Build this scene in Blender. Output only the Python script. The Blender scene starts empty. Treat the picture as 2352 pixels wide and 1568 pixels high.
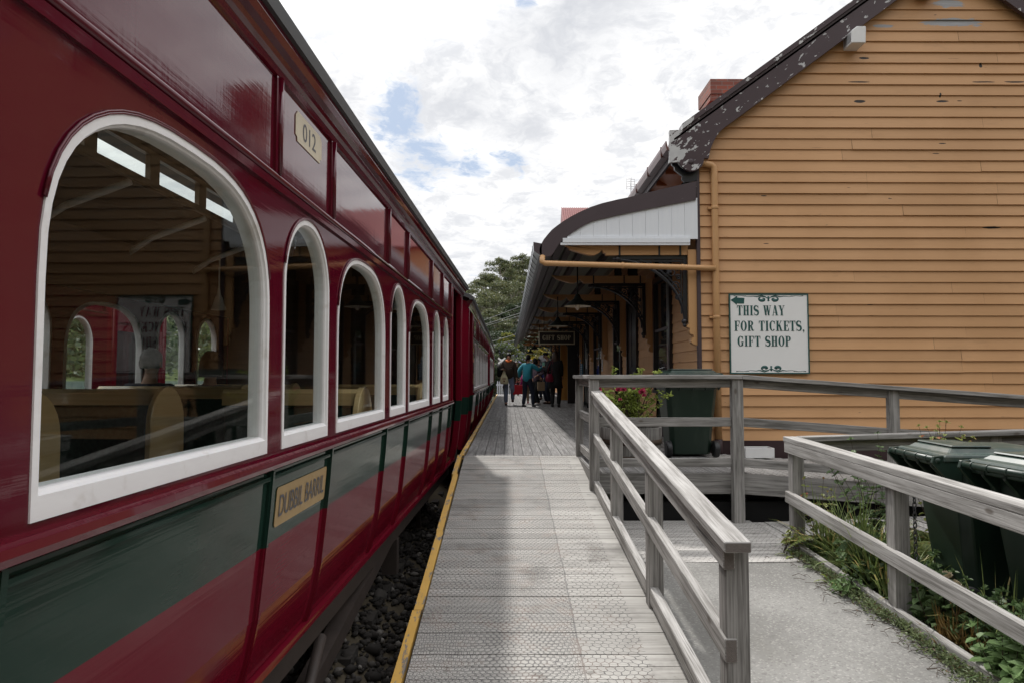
import bpy, bmesh, math, random
import numpy as np
from mathutils import Vector, Matrix
random.seed(7)
rng = np.random.default_rng(7)
SC = bpy.context.scene
COL = SC.collection
R = math.radians
PI = math.pi

# ------------------------------------------------------------------ camera, sky, sun, exposure
F, CX, CY, VX, VY, CAMZ = 1568.0, 1176.0, 784.0, 1166.0, 863.0, 0.98
PITCH = math.atan((VY - CY) / F)
YAW = math.atan((CX - VX) / F)
cam = bpy.data.cameras.new('camera')
cam.sensor_width = 36.0
cam.lens = 24.0
cam.clip_start = 0.05
cam.clip_end = 5000.0
cam_o = bpy.data.objects.new('camera', cam)
COL.objects.link(cam_o)
cam_o.location = (0, 0, CAMZ)
cam_o.rotation_euler = (PI / 2 + PITCH, 0, -YAW)
SC.camera = cam_o
CAM_F = Vector((math.sin(YAW) * math.cos(PITCH), math.cos(YAW) * math.cos(PITCH), math.sin(PITCH)))
CAM_R = Vector((math.cos(YAW), -math.sin(YAW), 0))
CAM_U = CAM_R.cross(CAM_F)


def at(px, py, y):
    """world point where the photograph's pixel (2352 wide) meets the vertical plane at depth y"""
    d = CAM_F + CAM_R * ((px - CX) / F) - CAM_U * ((py - CY) / F)
    return Vector((0, 0, CAMZ)) + d * (y / d.y)


SUN_AZ, SUN_EL = -16.0, 48.7
sun = bpy.data.lights.new('sun', 'SUN')
sun.energy = 2.5
sun.angle = R(2.2)
sun.color = (1.0, 0.965, 0.92)
sun_o = bpy.data.objects.new('sun', sun)
COL.objects.link(sun_o)
sd = Vector((math.sin(R(SUN_AZ)) * math.cos(R(SUN_EL)), math.cos(R(SUN_AZ)) * math.cos(R(SUN_EL)), math.sin(R(SUN_EL))))
sun_o.rotation_euler = (-sd).to_track_quat('-Z', 'Y').to_euler()
sun_o.location = (0, 0, 40)

SC.view_settings.view_transform = 'Standard'
SC.view_settings.look = 'None'
SC.view_settings.exposure = 0.48
SC.view_settings.gamma = 1.0
SC.render.engine = 'CYCLES'
SC.cycles.use_denoising = True
SC.cycles.max_bounces = 10
SC.cycles.transparent_max_bounces = 24
SC.cycles.glossy_bounces = 5
SC.cycles.caustics_reflective = False
SC.cycles.caustics_refractive = False
SC.cycles.sample_clamp_indirect = 6.0


# ------------------------------------------------------------------ node helper
class NT:
    def __init__(self, tree):
        self.t = tree
        self.n = tree.nodes
        self.n.clear()

    def new(self, typ, **kw):
        nd = self.n.new(typ)
        for k, v in kw.items():
            setattr(nd, k, v)
        return nd

    def put(self, sock, v):
        if v is None:
            return
        if isinstance(v, bpy.types.NodeSocket):
            self.t.links.new(v, sock)
        else:
            if sock.type == 'RGBA' and hasattr(v, '__len__') and len(v) == 3:
                v = (*v, 1.0)
            sock.default_value = v

    def math(self, op, a, b=None, c=None, clamp=False):
        nd = self.new('ShaderNodeMath', operation=op, use_clamp=clamp)
        self.put(nd.inputs[0], a)
        self.put(nd.inputs[1], b)
        self.put(nd.inputs[2], c)
        return nd.outputs[0]

    def vmath(self, op, a, b=None, scale=None):
        nd = self.new('ShaderNodeVectorMath', operation=op)
        self.put(nd.inputs[0], a)
        self.put(nd.inputs[1], b)
        if scale is not None:
            self.put(nd.inputs['Scale'], scale)
        return nd.outputs[1] if op in ('DOT_PRODUCT', 'LENGTH', 'DISTANCE') else nd.outputs[0]

    def mix(self, fac, a, b, blend='MIX'):
        nd = self.new('ShaderNodeMix', data_type='RGBA', blend_type=blend)
        self.put(nd.inputs[0], fac)
        self.put(nd.inputs[6], a)
        self.put(nd.inputs[7], b)
        return nd.outputs[2]

    def noise(self, vec, scale, detail=4, rough=0.55, dist=0.0, out=0):
        nd = self.new('ShaderNodeTexNoise')
        self.put(nd.inputs['Vector'], vec)
        self.put(nd.inputs['Scale'], scale)
        self.put(nd.inputs['Detail'], detail)
        self.put(nd.inputs['Roughness'], rough)
        self.put(nd.inputs['Distortion'], dist)
        return nd.outputs[out]

    def voronoi(self, vec, scale, feature='F1', out=0):
        nd = self.new('ShaderNodeTexVoronoi', feature=feature)
        self.put(nd.inputs['Vector'], vec)
        self.put(nd.inputs['Scale'], scale)
        return nd.outputs[out]

    def ramp(self, fac, *stops):
        nd = self.new('ShaderNodeValToRGB')
        cr = nd.color_ramp
        while len(cr.elements) < len(stops):
            cr.elements.new(0.5)
        for e, (p, c) in zip(cr.elements, stops):
            e.position = p
            if not hasattr(c, '__len__'):
                c = (c, c, c)
            e.color = (*c, 1.0)
        self.put(nd.inputs[0], fac)
        return nd.outputs[0]

    def step(self, x, lo, hi):
        nd = self.new('ShaderNodeMapRange', interpolation_type='SMOOTHSTEP')
        self.put(nd.inputs[0], x)
        nd.inputs[1].default_value = lo
        nd.inputs[2].default_value = hi
        return nd.outputs[0]

    def mapping(self, vec, scale=(1, 1, 1), loc=(0, 0, 0), rot=(0, 0, 0)):
        nd = self.new('ShaderNodeMapping')
        self.put(nd.inputs[0], vec)
        nd.inputs[1].default_value = loc
        nd.inputs[2].default_value = rot
        nd.inputs[3].default_value = scale
        return nd.outputs[0]

    def coord(self, which='Object'):
        return self.new('ShaderNodeTexCoord').outputs[which]

    def sep(self, vec):
        nd = self.new('ShaderNodeSeparateXYZ')
        self.put(nd.inputs[0], vec)
        return nd.outputs

    def comb(self, x, y, z):
        nd = self.new('ShaderNodeCombineXYZ')
        for s, v in zip(nd.inputs, (x, y, z)):
            self.put(s, v)
        return nd.outputs[0]

    def island(self):
        return self.new('ShaderNodeNewGeometry').outputs['Random Per Island']

    def bump(self, h, strength=0.3, dist=0.01, normal=None):
        nd = self.new('ShaderNodeBump')
        nd.inputs['Strength'].default_value = strength
        nd.inputs['Distance'].default_value = dist
        self.put(nd.inputs['Height'], h)
        if normal is not None:
            self.put(nd.inputs['Normal'], normal)
        return nd.outputs[0]

    def bsdf(self, color, rough=0.6, normal=None, metal=0.0, spec=0.5, coat=0.0, coat_rough=0.05, sheen=0.0, trans=0.0):
        nd = self.new('ShaderNodeBsdfPrincipled')
        self.put(nd.inputs['Base Color'], color)
        self.put(nd.inputs['Roughness'], rough)
        self.put(nd.inputs['Metallic'], metal)
        self.put(nd.inputs['Specular IOR Level'], spec)
        self.put(nd.inputs['Coat Weight'], coat)
        self.put(nd.inputs['Coat Roughness'], coat_rough)
        self.put(nd.inputs['Sheen Weight'], sheen)
        if normal is not None:
            self.put(nd.inputs['Normal'], normal)
        return nd.outputs[0]

    def out(self, shader):
        o = self.new('ShaderNodeOutputMaterial')
        self.t.links.new(shader, o.inputs[0])


M = {}


def material(name):
    def deco(fn):
        m = bpy.data.materials.new(name)
        m.use_nodes = True
        n = NT(m.node_tree)
        n.out(fn(n))
        M[name] = m
        return fn
    return deco


# ------------------------------------------------------------------ world
world = bpy.data.worlds.new('World')
SC.world = world
world.use_nodes = True
w = NT(world.node_tree)
sky = w.new('ShaderNodeTexSky', sky_type='NISHITA')
sky.sun_disc = False
sky.sun_elevation = R(SUN_EL)
sky.sun_rotation = R(SUN_AZ)
sky.air_density = 1.0
sky.dust_density = 1.5
gen = w.coord('Generated')
gx, gy, gz = w.sep(gen)
zc = w.math('MAXIMUM', gz, 0.0)
den = w.math('ADD', zc, 0.22)
pl = w.comb(w.math('DIVIDE', gx, den), w.math('DIVIDE', gy, den), 0.0)
warp = w.noise(pl, 2.2, 5, 0.6, out=1)
plw = w.vmath('ADD', pl, w.vmath('SCALE', w.vmath('SUBTRACT', warp, (0.5, 0.5, 0.5)), scale=0.35))
puff = w.noise(plw, 3.2, 8, 0.62)
soft = w.noise(pl, 1.15, 3, 0.5)


def gap(px, py, rad, amount):
    d = (CAM_F + CAM_R * ((px - CX) / F) - CAM_U * ((py - CY) / F)).normalized()
    dist = w.vmath('DISTANCE', w.vmath('ADD', gen, w.vmath('SCALE', w.vmath('SUBTRACT', warp, (0.5, 0.5, 0.5)), scale=0.10)), tuple(d))
    return w.math('MULTIPLY', w.step(dist, rad, rad * 0.15), amount)


# (each gap is a break in the cloud in one direction of the sky)
holes = None
for g in ((930, 245, 0.075, 0.66), (870, 275, 0.05, 0.5), (970, 365, 0.085, 0.52), (1180, 372, 0.05, 0.50), (1205, 5, 0.03, 0.6), (1080, 372, 0.05, 0.36), (1350, 420, 0.05, 0.2)):
    h = gap(*g)
    holes = h if holes is None else w.math('MAXIMUM', holes, h)
wisp = w.noise(plw, 8.5, 9, 0.66)
hole = w.math('ADD', holes, w.math('ADD', w.math('MULTIPLY', w.math('SUBTRACT', 0.5, puff), 1.1), w.math('MULTIPLY', w.math('SUBTRACT', 0.5, wisp), 1.7)))
hole = w.math('MULTIPLY', w.step(hole, 0.26, 0.66), 0.95)
# broad lit / grey cloud masses
low = w.step(gz, 0.30, 0.05)
greyf = w.math('ADD', w.step(soft, 0.46, 0.70), w.math('MULTIPLY', low, 0.40), clamp=True)
greyf = w.math('MULTIPLY', greyf, w.math('ADD', 0.45, w.math('MULTIPLY', w.step(puff, 0.62, 0.38), 0.75)), clamp=True)
bright = w.mix(w.step(wisp, 0.66, 0.40), (5.9, 6.0, 6.25), (8.2, 8.17, 8.15))
cloud = w.mix(greyf, bright, (4.8, 4.95, 5.3))
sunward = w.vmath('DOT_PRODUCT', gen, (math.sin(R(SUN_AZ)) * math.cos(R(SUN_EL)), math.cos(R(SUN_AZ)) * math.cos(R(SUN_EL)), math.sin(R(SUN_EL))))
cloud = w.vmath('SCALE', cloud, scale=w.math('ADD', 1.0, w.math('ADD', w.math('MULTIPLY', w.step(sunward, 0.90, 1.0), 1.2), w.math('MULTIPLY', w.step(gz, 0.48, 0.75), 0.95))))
bluesky = w.mix(0.85, w.vmath('SCALE', sky.outputs[0], scale=1.0), (3.2, 4.05, 5.4))
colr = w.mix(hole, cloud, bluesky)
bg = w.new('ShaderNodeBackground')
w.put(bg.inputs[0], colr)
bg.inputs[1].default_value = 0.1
wo = w.new('ShaderNodeOutputWorld')
world.node_tree.links.new(bg.outputs[0], wo.inputs[0])


# ------------------------------------------------------------------ objects
def link(o, parent=None):
    COL.objects.link(o)
    if parent is not None:
        o.parent = parent
    return o


def tag(o, label=None, cat=None, group=None, kind=None):
    if label: o['label'] = label
    if cat: o['category'] = cat
    if group: o['group'] = group
    if kind: o['kind'] = kind
    return o


def thing(name, loc, label, cat, rot=0.0, group=None):
    o = bpy.data.objects.new(name, None)
    o.empty_display_size = 0.2
    link(o)
    o.location = loc
    o.rotation_euler = (0, 0, rot)
    return tag(o, label, cat, group)


def copy_tree(o, parent=None):
    c = o.copy()
    link(c)
    c.parent = parent
    for ch in list(o.children):
        copy_tree(ch, c)
    return c


class MB:
    """collects geometry for ONE mesh object; every face keeps its own uv"""

    def __init__(self):
        self.v, self.f, self.uv, self.mi, self.sm = [], [], [], [], []

    def face(self, pts, uv=None, mi=0, smooth=False):
        b = len(self.v)
        self.v.extend([tuple(p) for p in pts])
        self.f.append(tuple(range(b, b + len(pts))))
        self.uv.append(uv if uv else [(p[0] + p[1], p[2]) for p in pts])
        self.mi.append(mi)
        self.sm.append(smooth)

    def mesh(self, verts, faces, mi=0, smooth=True):
        b = len(self.v)
        self.v.extend([tuple(p) for p in verts])
        for f in faces:
            self.f.append(tuple(b + i for i in f))
            self.uv.append([(verts[i][0] + verts[i][1], verts[i][2]) for i in f])
            self.mi.append(mi)
            self.sm.append(smooth)

    def box(self, lo, hi, mi=0):
        x0, y0, z0 = lo
        x1, y1, z1 = hi
        self.beam((x0, (y0 + y1) / 2, (z0 + z1) / 2), (x1, (y0 + y1) / 2, (z0 + z1) / 2), abs(y1 - y0), abs(z1 - z0), mi=mi)

    def beam(self, p0, p1, wd, ht, up=(0, 0, 1), mi=0, shear=True, taper=1.0):
        """bar from p0 to p1 (centre line), wd sideways, ht along up; uv runs along the bar (shared verts)"""
        p0, p1 = Vector(p0), Vector(p1)
        d = (p1 - p0)
        L = d.length
        d.normalize()
        u = Vector(up)
        s = d.cross(u)
        if s.length < 1e-5:
            s = d.cross(Vector((0, 1, 0)))
        s.normalize()
        u2 = s.cross(d).normalized()
        if shear and abs(d.dot(Vector(up))) < 0.5 and abs(d.dot(Vector(up))) > 1e-6:
            u2 = Vector(up).normalized()
        a, b = s * (wd / 2), u2 * (ht / 2)
        c0 = [p0 - a - b, p0 + a - b, p0 + a + b, p0 - a + b]
        c1 = [p1 + (-a - b) * taper, p1 + (a - b) * taper, p1 + (a + b) * taper, p1 + (-a + b) * taper]
        ou, ov = random.uniform(0, 40), random.uniform(0, 40)
        base = len(self.v)
        self.v.extend([tuple(q) for q in c0 + c1])
        dims = [wd, ht, wd, ht]
        acc = 0
        for k in range(4):
            k2 = (k + 1) % 4
            self.f.append((base + k, base + k2, base + 4 + k2, base + 4 + k))
            self.uv.append([(ou, ov + acc), (ou, ov + acc + dims[k]), (ou + L, ov + acc + dims[k]), (ou + L, ov + acc)])
            acc += dims[k]
            self.mi.append(mi)
            self.sm.append(False)
        for idx in ((3, 2, 1, 0), (4, 5, 6, 7)):
            self.f.append(tuple(base + i for i in idx))
            self.uv.append([(ou + 5 + 0.15 * (i & 1), ov + 3 + 0.3 * (i >> 1 & 1)) for i in idx])
            self.mi.append(mi)
            self.sm.append(False)

    def prism(self, poly, axis, lo, hi, mi=0, smooth=False):
        """polygon (a,b) swept along axis: 'y' -> (x,z) outline, 'x' -> (y,z), 'z' -> (x,y)"""
        def P(q, t):
            return {'y': (q[0], t, q[1]), 'x': (t, q[0], q[1]), 'z': (q[0], q[1], t)}[axis]
        n = len(poly)
        A = [P(q, lo) for q in poly]
        B = [P(q, hi) for q in poly]
        b = len(self.v)
        self.v.extend(A + B)
        acc = 0
        for i in range(n):
            j = (i + 1) % n
            e = math.dist(poly[i], poly[j])
            self.f.append((b + i, b + j, b + n + j, b + n + i))
            self.uv.append([(lo, acc), (lo, acc + e), (hi, acc + e), (hi, acc)])
            self.mi.append(mi)
            self.sm.append(smooth)
            acc += e
        self.f.append(tuple(b + i for i in range(n))[::-1])
        self.uv.append([poly[i] for i in range(n)][::-1])
        self.f.append(tuple(b + n + i for i in range(n)))
        self.uv.append([poly[i] for i in range(n)])
        self.mi += [mi, mi]
        self.sm += [False, False]

    def sheet(self, prof, axis, lo, hi, thick=0.0, mi=0, smooth=True):
        """open profile swept along an axis; with thickness becomes a closed shell"""
        if thick:
            n = len(prof)
            off = []
            for i in range(n):
                a = prof[max(0, i - 1)]
                c = prof[min(n - 1, i + 1)]
                tx, tz = c[0] - a[0], c[1] - a[1]
                L = math.hypot(tx, tz) or 1
                off.append((prof[i][0] + tz / L * thick, prof[i][1] - tx / L * thick))
            self.prism(list(prof) + off[::-1], axis, lo, hi, mi, smooth)
            return

    def tube(self, pts, r, seg=8, mi=0, caps=True, smooth=True):
        pts = [Vector(p) for p in pts]
        n = len(pts)
        rr = r if hasattr(r, '__len__') else [r] * n
        t0 = (pts[1] - pts[0]).normalized()
        ref = Vector((0, 0, 1)) if abs(t0.z) < 0.9 else Vector((1, 0, 0))
        nrm = (ref - t0 * ref.dot(t0)).normalized()
        b = len(self.v)
        acc = 0
        accs = []
        for i in range(n):
            t = (pts[min(i + 1, n - 1)] - pts[max(i - 1, 0)]).normalized()
            nrm = (nrm - t * nrm.dot(t))
            if nrm.length < 1e-6:
                nrm = t.orthogonal()
            nrm.normalize()
            bn = t.cross(nrm)
            if i: acc += (pts[i] - pts[i - 1]).length
            accs.append(acc)
            for k in range(seg):
                a = 2 * PI * k / seg
                self.v.append(tuple(pts[i] + (nrm * math.cos(a) + bn * math.sin(a)) * rr[i]))
        for i in range(n - 1):
            for k in range(seg):
                k2 = (k + 1) % seg
                self.f.append((b + i * seg + k, b + i * seg + k2, b + (i + 1) * seg + k2, b + (i + 1) * seg + k))
                c = 2 * PI * rr[i] / seg
                self.uv.append([(accs[i], k * c), (accs[i], (k + 1) * c), (accs[i + 1], (k + 1) * c), (accs[i + 1], k * c)])
                self.mi.append(mi)
                self.sm.append(smooth)
        if caps:
            for i, rev in ((0, True), (n - 1, False)):
                idx = [b + i * seg + k for k in range(seg)]
                self.f.append(tuple(idx[::-1] if rev else idx))
                self.uv.append([(0, 0)] * seg)
                self.mi.append(mi)
                self.sm.append(False)

    def lathe(self, prof, centre=(0, 0, 0), axis='z', seg=24, mi=0, smooth=True, caps=True):
        b = len(self.v)
        n = len(prof)
        for (r, h) in prof:
            for k in range(seg):
                a = 2 * PI * k / seg
                c, s = r * math.cos(a), r * math.sin(a)
                p = {'z': (c, s, h), 'x': (h, c, s), 'y': (s, h, c)}[axis]
                self.v.append((centre[0] + p[0], centre[1] + p[1], centre[2] + p[2]))
        for i in range(n - 1):
            for k in range(seg):
                k2 = (k + 1) % seg
                self.f.append((b + i * seg + k, b + i * seg + k2, b + (i + 1) * seg + k2, b + (i + 1) * seg + k))
                rr = max(prof[i][0], prof[i + 1][0])
                u0, u1 = k * 2 * PI * rr / seg, (k + 1) * 2 * PI * rr / seg
                self.uv.append([(prof[i][1], u0), (prof[i][1], u1), (prof[i + 1][1], u1), (prof[i + 1][1], u0)])
                self.mi.append(mi)
                self.sm.append(smooth)
        if caps:
            for i, rev in ((0, True), (n - 1, False)):
                if prof[i][0] > 1e-4:
                    idx = [b + i * seg + k for k in range(seg)]
                    self.f.append(tuple(idx[::-1] if rev else idx))
                    self.uv.append([(0, 0)] * seg)
                    self.mi.append(mi)
                    self.sm.append(False)

    def ellipsoid(self, c, r, seg=14, rings=9, mi=0):
        prof = []
        b = len(self.v)
        for i in range(rings + 1):
            a = -PI / 2 + PI * i / rings
            for k in range(seg):
                t = 2 * PI * k / seg
                self.v.append((c[0] + r[0] * math.cos(a) * math.cos(t), c[1] + r[1] * math.cos(a) * math.sin(t), c[2] + r[2] * math.sin(a)))
        for i in range(rings):
            for k in range(seg):
                k2 = (k + 1) % seg
                self.f.append((b + i * seg + k, b + i * seg + k2, b + (i + 1) * seg + k2, b + (i + 1) * seg + k))
                self.uv.append([(0, 0)] * 4)
                self.mi.append(mi)
                self.sm.append(True)

    def build(self, name, mats, parent=None, bevel=0.0, recalc=True, merge=False, loc=None):
        me = bpy.data.meshes.new(name)
        me.from_pydata(self.v, [], self.f)
        for m in (mats if isinstance(mats, (list, tuple)) else [mats]):
            me.materials.append(M[m] if isinstance(m, str) else m)
        uvl = me.uv_layers.new(name='uv')
        flat = [c for fuv in self.uv for p in fuv for c in (p[0], p[1])]
        uvl.data.foreach_set('uv', flat)
        me.polygons.foreach_set('material_index', self.mi)
        me.polygons.foreach_set('use_smooth', self.sm)
        if recalc or merge or bevel:
            bm = bmesh.new()
            bm.from_mesh(me)
            if merge:
                bmesh.ops.remove_doubles(bm, verts=bm.verts, dist=1e-5)
            if recalc:
                bmesh.ops.recalc_face_normals(bm, faces=bm.faces)
            if bevel:
                ed = [e for e in bm.edges if len(e.link_faces) == 2 and e.calc_face_angle(0) > 0.6]
                bmesh.ops.bevel(bm, geom=ed, offset=bevel, segments=1, affect='EDGES', clamp_overlap=True)
            bm.to_mesh(me)
            bm.free()
        me.update()
        o = bpy.data.objects.new(name, me)
        link(o, parent)
        if loc is not None:
            o.location = loc
        return o


def quad_mesh(name, verts, mats, parent=None, nper=4, cols=None):
    """fast mesh of separate n-gons from an (N*nper,3) array"""
    n = len(verts) // nper
    me = bpy.data.meshes.new(name)
    me.vertices.add(len(verts))
    me.vertices.foreach_set('co', np.asarray(verts, np.float32).ravel())
    me.loops.add(n * nper)
    me.loops.foreach_set('vertex_index', np.arange(n * nper, dtype=np.int32))
    me.polygons.add(n)
    me.polygons.foreach_set('loop_start', np.arange(0, n * nper, nper, dtype=np.int32))
    me.polygons.foreach_set('loop_total', np.full(n, nper, np.int32))
    for m in (mats if isinstance(mats, (list, tuple)) else [mats]):
        me.materials.append(M[m])
    me.update(calc_edges=True)
    me.validate()
    o = bpy.data.objects.new(name, me)
    return link(o, parent)
# ------------------------------------------------------------------ materials
def timber(n, light, dark, rnd=0.35, extra=None, rough=0.8):
    uv = n.coord('UV')
    g1 = n.noise(n.mapping(uv, (1.3, 34, 1)), 1.0, 6, 0.62, 0.6)
    g2 = n.noise(n.mapping(uv, (4.0, 150, 1)), 1.0, 4, 0.6, 0.3)
    pat = n.noise(n.mapping(uv, (1.0, 3.0, 1)), 1.7, 4, 0.6)
    isl = n.island()
    f = n.math('ADD', n.math('MULTIPLY', g1, 0.62), n.math('MULTIPLY', g2, 0.38))
    f = n.step(f, 0.36, 0.64)
    f = n.math('ADD', n.math('MULTIPLY', f, 0.75), n.math('MULTIPLY', n.math('SUBTRACT', pat, 0.48), 1.1), clamp=True)
    col = n.mix(f, dark, light)
    col = n.mix(1.0, col, n.ramp(isl, (0, 1 - rnd), (1, 1.0)), 'MULTIPLY')
    crack = n.step(n.noise(n.mapping(uv, (1.1, 60, 1)), 1.0, 2, 0.5, 1.2), 0.345, 0.27)
    col = n.mix(n.math('MULTIPLY', crack, 0.75), col, (0.03, 0.027, 0.024))
    vo = n.new('ShaderNodeTexVoronoi', feature='F1')
    n.put(vo.inputs['Vector'], n.mapping(uv, (1.0, 2.2, 1)))
    n.put(vo.inputs['Scale'], 2.3)
    knot = n.step(vo.outputs['Distance'], 0.10, 0.04)
    col = n.mix(n.math('MULTIPLY', knot, 0.7), col, (0.085, 0.065, 0.05))
    h = n.math('SUBTRACT', n.math('ADD', n.math('MULTIPLY', g1, 0.7), n.math('MULTIPLY', g2, 0.3)), n.math('MULTIPLY', crack, 0.6))
    return n.bsdf(col, rough, n.bump(h, 0.5, 0.006), spec=0.25)


@material('weathered_timber')
def _(n):
    return timber(n, (0.49, 0.475, 0.455), (0.18, 0.17, 0.157), 0.30)


@material('weathered_timber_grey')
def _(n):
    return timber(n, (0.42, 0.405, 0.385), (0.13, 0.123, 0.114), 0.36)


@material('honey_timber')
def _(n):
    uv = n.coord('UV')
    g = n.noise(n.mapping(uv, (1.5, 40, 1)), 1.0, 5, 0.6, 0.5)
    col = n.mix(g, (0.62, 0.40, 0.17), (0.88, 0.68, 0.38))
    return n.bsdf(col, 0.25, coat=0.5)


@material('dark_timber')
def _(n):
    uv = n.coord('UV')
    g = n.noise(n.mapping(uv, (1.5, 30, 1)), 1.0, 5, 0.6, 0.5)
    return n.bsdf(n.mix(g, (0.035, 0.018, 0.009), (0.13, 0.065, 0.03)), 0.3)


@material('ceiling_timber')
def _(n):
    uv = n.coord('Object')
    g = n.noise(n.mapping(uv, (14, 1.5, 14)), 1.0, 4, 0.6, 0.5)
    return n.bsdf(n.mix(g, (0.14, 0.10, 0.07), (0.34, 0.27, 0.20)), 0.3)


def hexwire(n, vec, size, width):
    """distance to the edges of a hexagonal (chicken wire) lattice"""
    s3 = math.sqrt(3)
    p = n.vmath('SCALE', vec, scale=1.0 / size)
    r = (1.0, s3, 1.0)
    h = (0.5, s3 / 2, 0.5)

    def md(a):
        nd = n.new('ShaderNodeVectorMath', operation='WRAP')
        n.put(nd.inputs[0], a)
        nd.inputs[1].default_value = r
        nd.inputs[2].default_value = (0, 0, 0)
        return n.vmath('SUBTRACT', nd.outputs[0], h)
    a = n.vmath('ABSOLUTE', n.vmath('MULTIPLY', md(p), (1, 1, 0)))
    b = n.vmath('ABSOLUTE', n.vmath('MULTIPLY', md(n.vmath('SUBTRACT', p, h)), (1, 1, 0)))

    def hd(q):
        x, y, z = n.sep(q)
        return n.math('MAXIMUM', n.vmath('DOT_PRODUCT', q, (0.5, s3 / 2, 0)), x)
    d = n.math('MINIMUM', hd(a), hd(b))
    return n.step(d, 0.5 - width, 0.5 - width * 0.4)


def mesh_deck(n, light, dark, hex_sizes, cross, wire=(0.055, 0.055, 0.06), rust=0.45, seam=True, wires=True, xmax=0.74):
    uv = n.coord('UV')
    ob = n.coord('Object')
    isl = n.island()
    g1 = n.noise(n.mapping(uv, (1.3, 26, 1)), 1.0, 6, 0.62, 0.5)
    g2 = n.noise(n.mapping(uv, (3.0, 130, 1)), 1.0, 3, 0.6, 0.3)
    f = n.step(n.math('ADD', n.math('MULTIPLY', g1, 0.6), n.math('MULTIPLY', g2, 0.4)), 0.34, 0.66)
    col = n.mix(f, dark, light)
    col = n.mix(1.0, col, n.ramp(isl, (0, 0.80), (1, 1.0)), 'MULTIPLY')
    stain = n.step(n.noise(ob, 2.1, 5, 0.65), 0.5, 0.72)
    col = n.mix(n.math('MULTIPLY', stain, 0.5), col, (0.085, 0.078, 0.07))
    blot = n.step(n.noise(ob, 9.0, 3, 0.6), 0.62, 0.74)
    col = n.mix(n.math('MULTIPLY', blot, 0.45), col, (0.06, 0.055, 0.048))
    h = n.math('MULTIPLY', g1, 0.5)
    x, y, z = n.sep(ob)
    wv = n.vmath('SCALE', n.vmath('SUBTRACT', n.noise(ob, 3.0, 2, out=1), (0.5, 0.5, 0.5)), scale=0.10)
    wv = n.vmath('ADD', wv, n.vmath('SCALE', n.vmath('SUBTRACT', n.noise(ob, 24.0, 2, out=1), (0.5, 0.5, 0.5)), scale=0.022))
    pv = n.vmath('ADD', ob, wv)
    pv = n.vmath('ADD', pv, (30.0, 30.0, 0.0))
    w1 = hexwire(n, pv, hex_sizes[0], 0.085)
    w2 = hexwire(n, n.vmath('MULTIPLY', n.vmath('ADD', pv, (0.021, 0.013, 0)), (1.04, 0.97, 1)), hex_sizes[0], 0.085)
    w3 = hexwire(n, pv, hex_sizes[1], 0.06)
    left = n.step(x, 0.392, 0.388)
    m_l = n.math('MULTIPLY', n.math('MAXIMUM', w1, n.math('MULTIPLY', w2, 0.7)), left)
    m_r = n.math('MULTIPLY', n.math('MULTIPLY', w3, n.step(x, xmax, xmax - 0.006)), n.step(x, 0.388, 0.392))
    wire_m = n.math('MAXIMUM', m_l, m_r)
    if seam:
        xs = n.math('ADD', x, n.math('MULTIPLY', n.math('SUBTRACT', n.noise(ob, 3.0, 2), 0.5), 0.03))
        sm = n.step(n.math('ABSOLUTE', n.math('SUBTRACT', xs, 0.39)), 0.006, 0.003)
        wire_m = n.math('MAXIMUM', wire_m, n.math('MULTIPLY', sm, 0.7))
    rustm = n.math('MULTIPLY', n.step(n.noise(ob, 6.0, 3, 0.6), 0.50, 0.62), rust)
    wc = n.mix(rustm, wire, (0.17, 0.065, 0.025))
    col = n.mix(n.math('MULTIPLY', wire_m, n.math('ADD', 0.50, n.math('MULTIPLY', n.noise(ob, 4.0, 3), 0.5))), col, wc)
    h = n.math('ADD', h, n.math('MULTIPLY', wire_m, 0.7))
    return n.bsdf(col, 0.78, n.bump(h, 0.6, 0.004), spec=0.25)


@material('ramp_deck')
def _(n):
    return mesh_deck(n, (0.455, 0.44, 0.41), (0.31, 0.297, 0.275), (0.034, 0.045), True)


@material('platform_deck')
def _(n):
    return mesh_deck(n, (0.36, 0.35, 0.34), (0.13, 0.125, 0.12), (0.030, 0.034), False, rust=0.1, xmax=5.0)


@material('walk_deck')
def _(n):
    return mesh_deck(n, (0.58, 0.56, 0.53), (0.29, 0.275, 0.255), (0.045, 0.045), False, rust=0.05, xmax=50.0, seam=False)


@material('yellow_edge')
def _(n):
    uv = n.coord('UV')
    ob = n.coord('Object')
    worn = n.noise(n.mapping(ob, (14, 3.0, 14)), 1.0, 5, 0.7)
    worn = n.step(worn, 0.515, 0.575)
    col = n.mix(n.noise(ob, 6, 3), (0.47, 0.27, 0.045), (0.58, 0.345, 0.07))
    return n.bsdf(n.mix(worn, col, (0.17, 0.15, 0.13)), 0.65, n.bump(worn, 0.3, 0.003))


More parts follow.
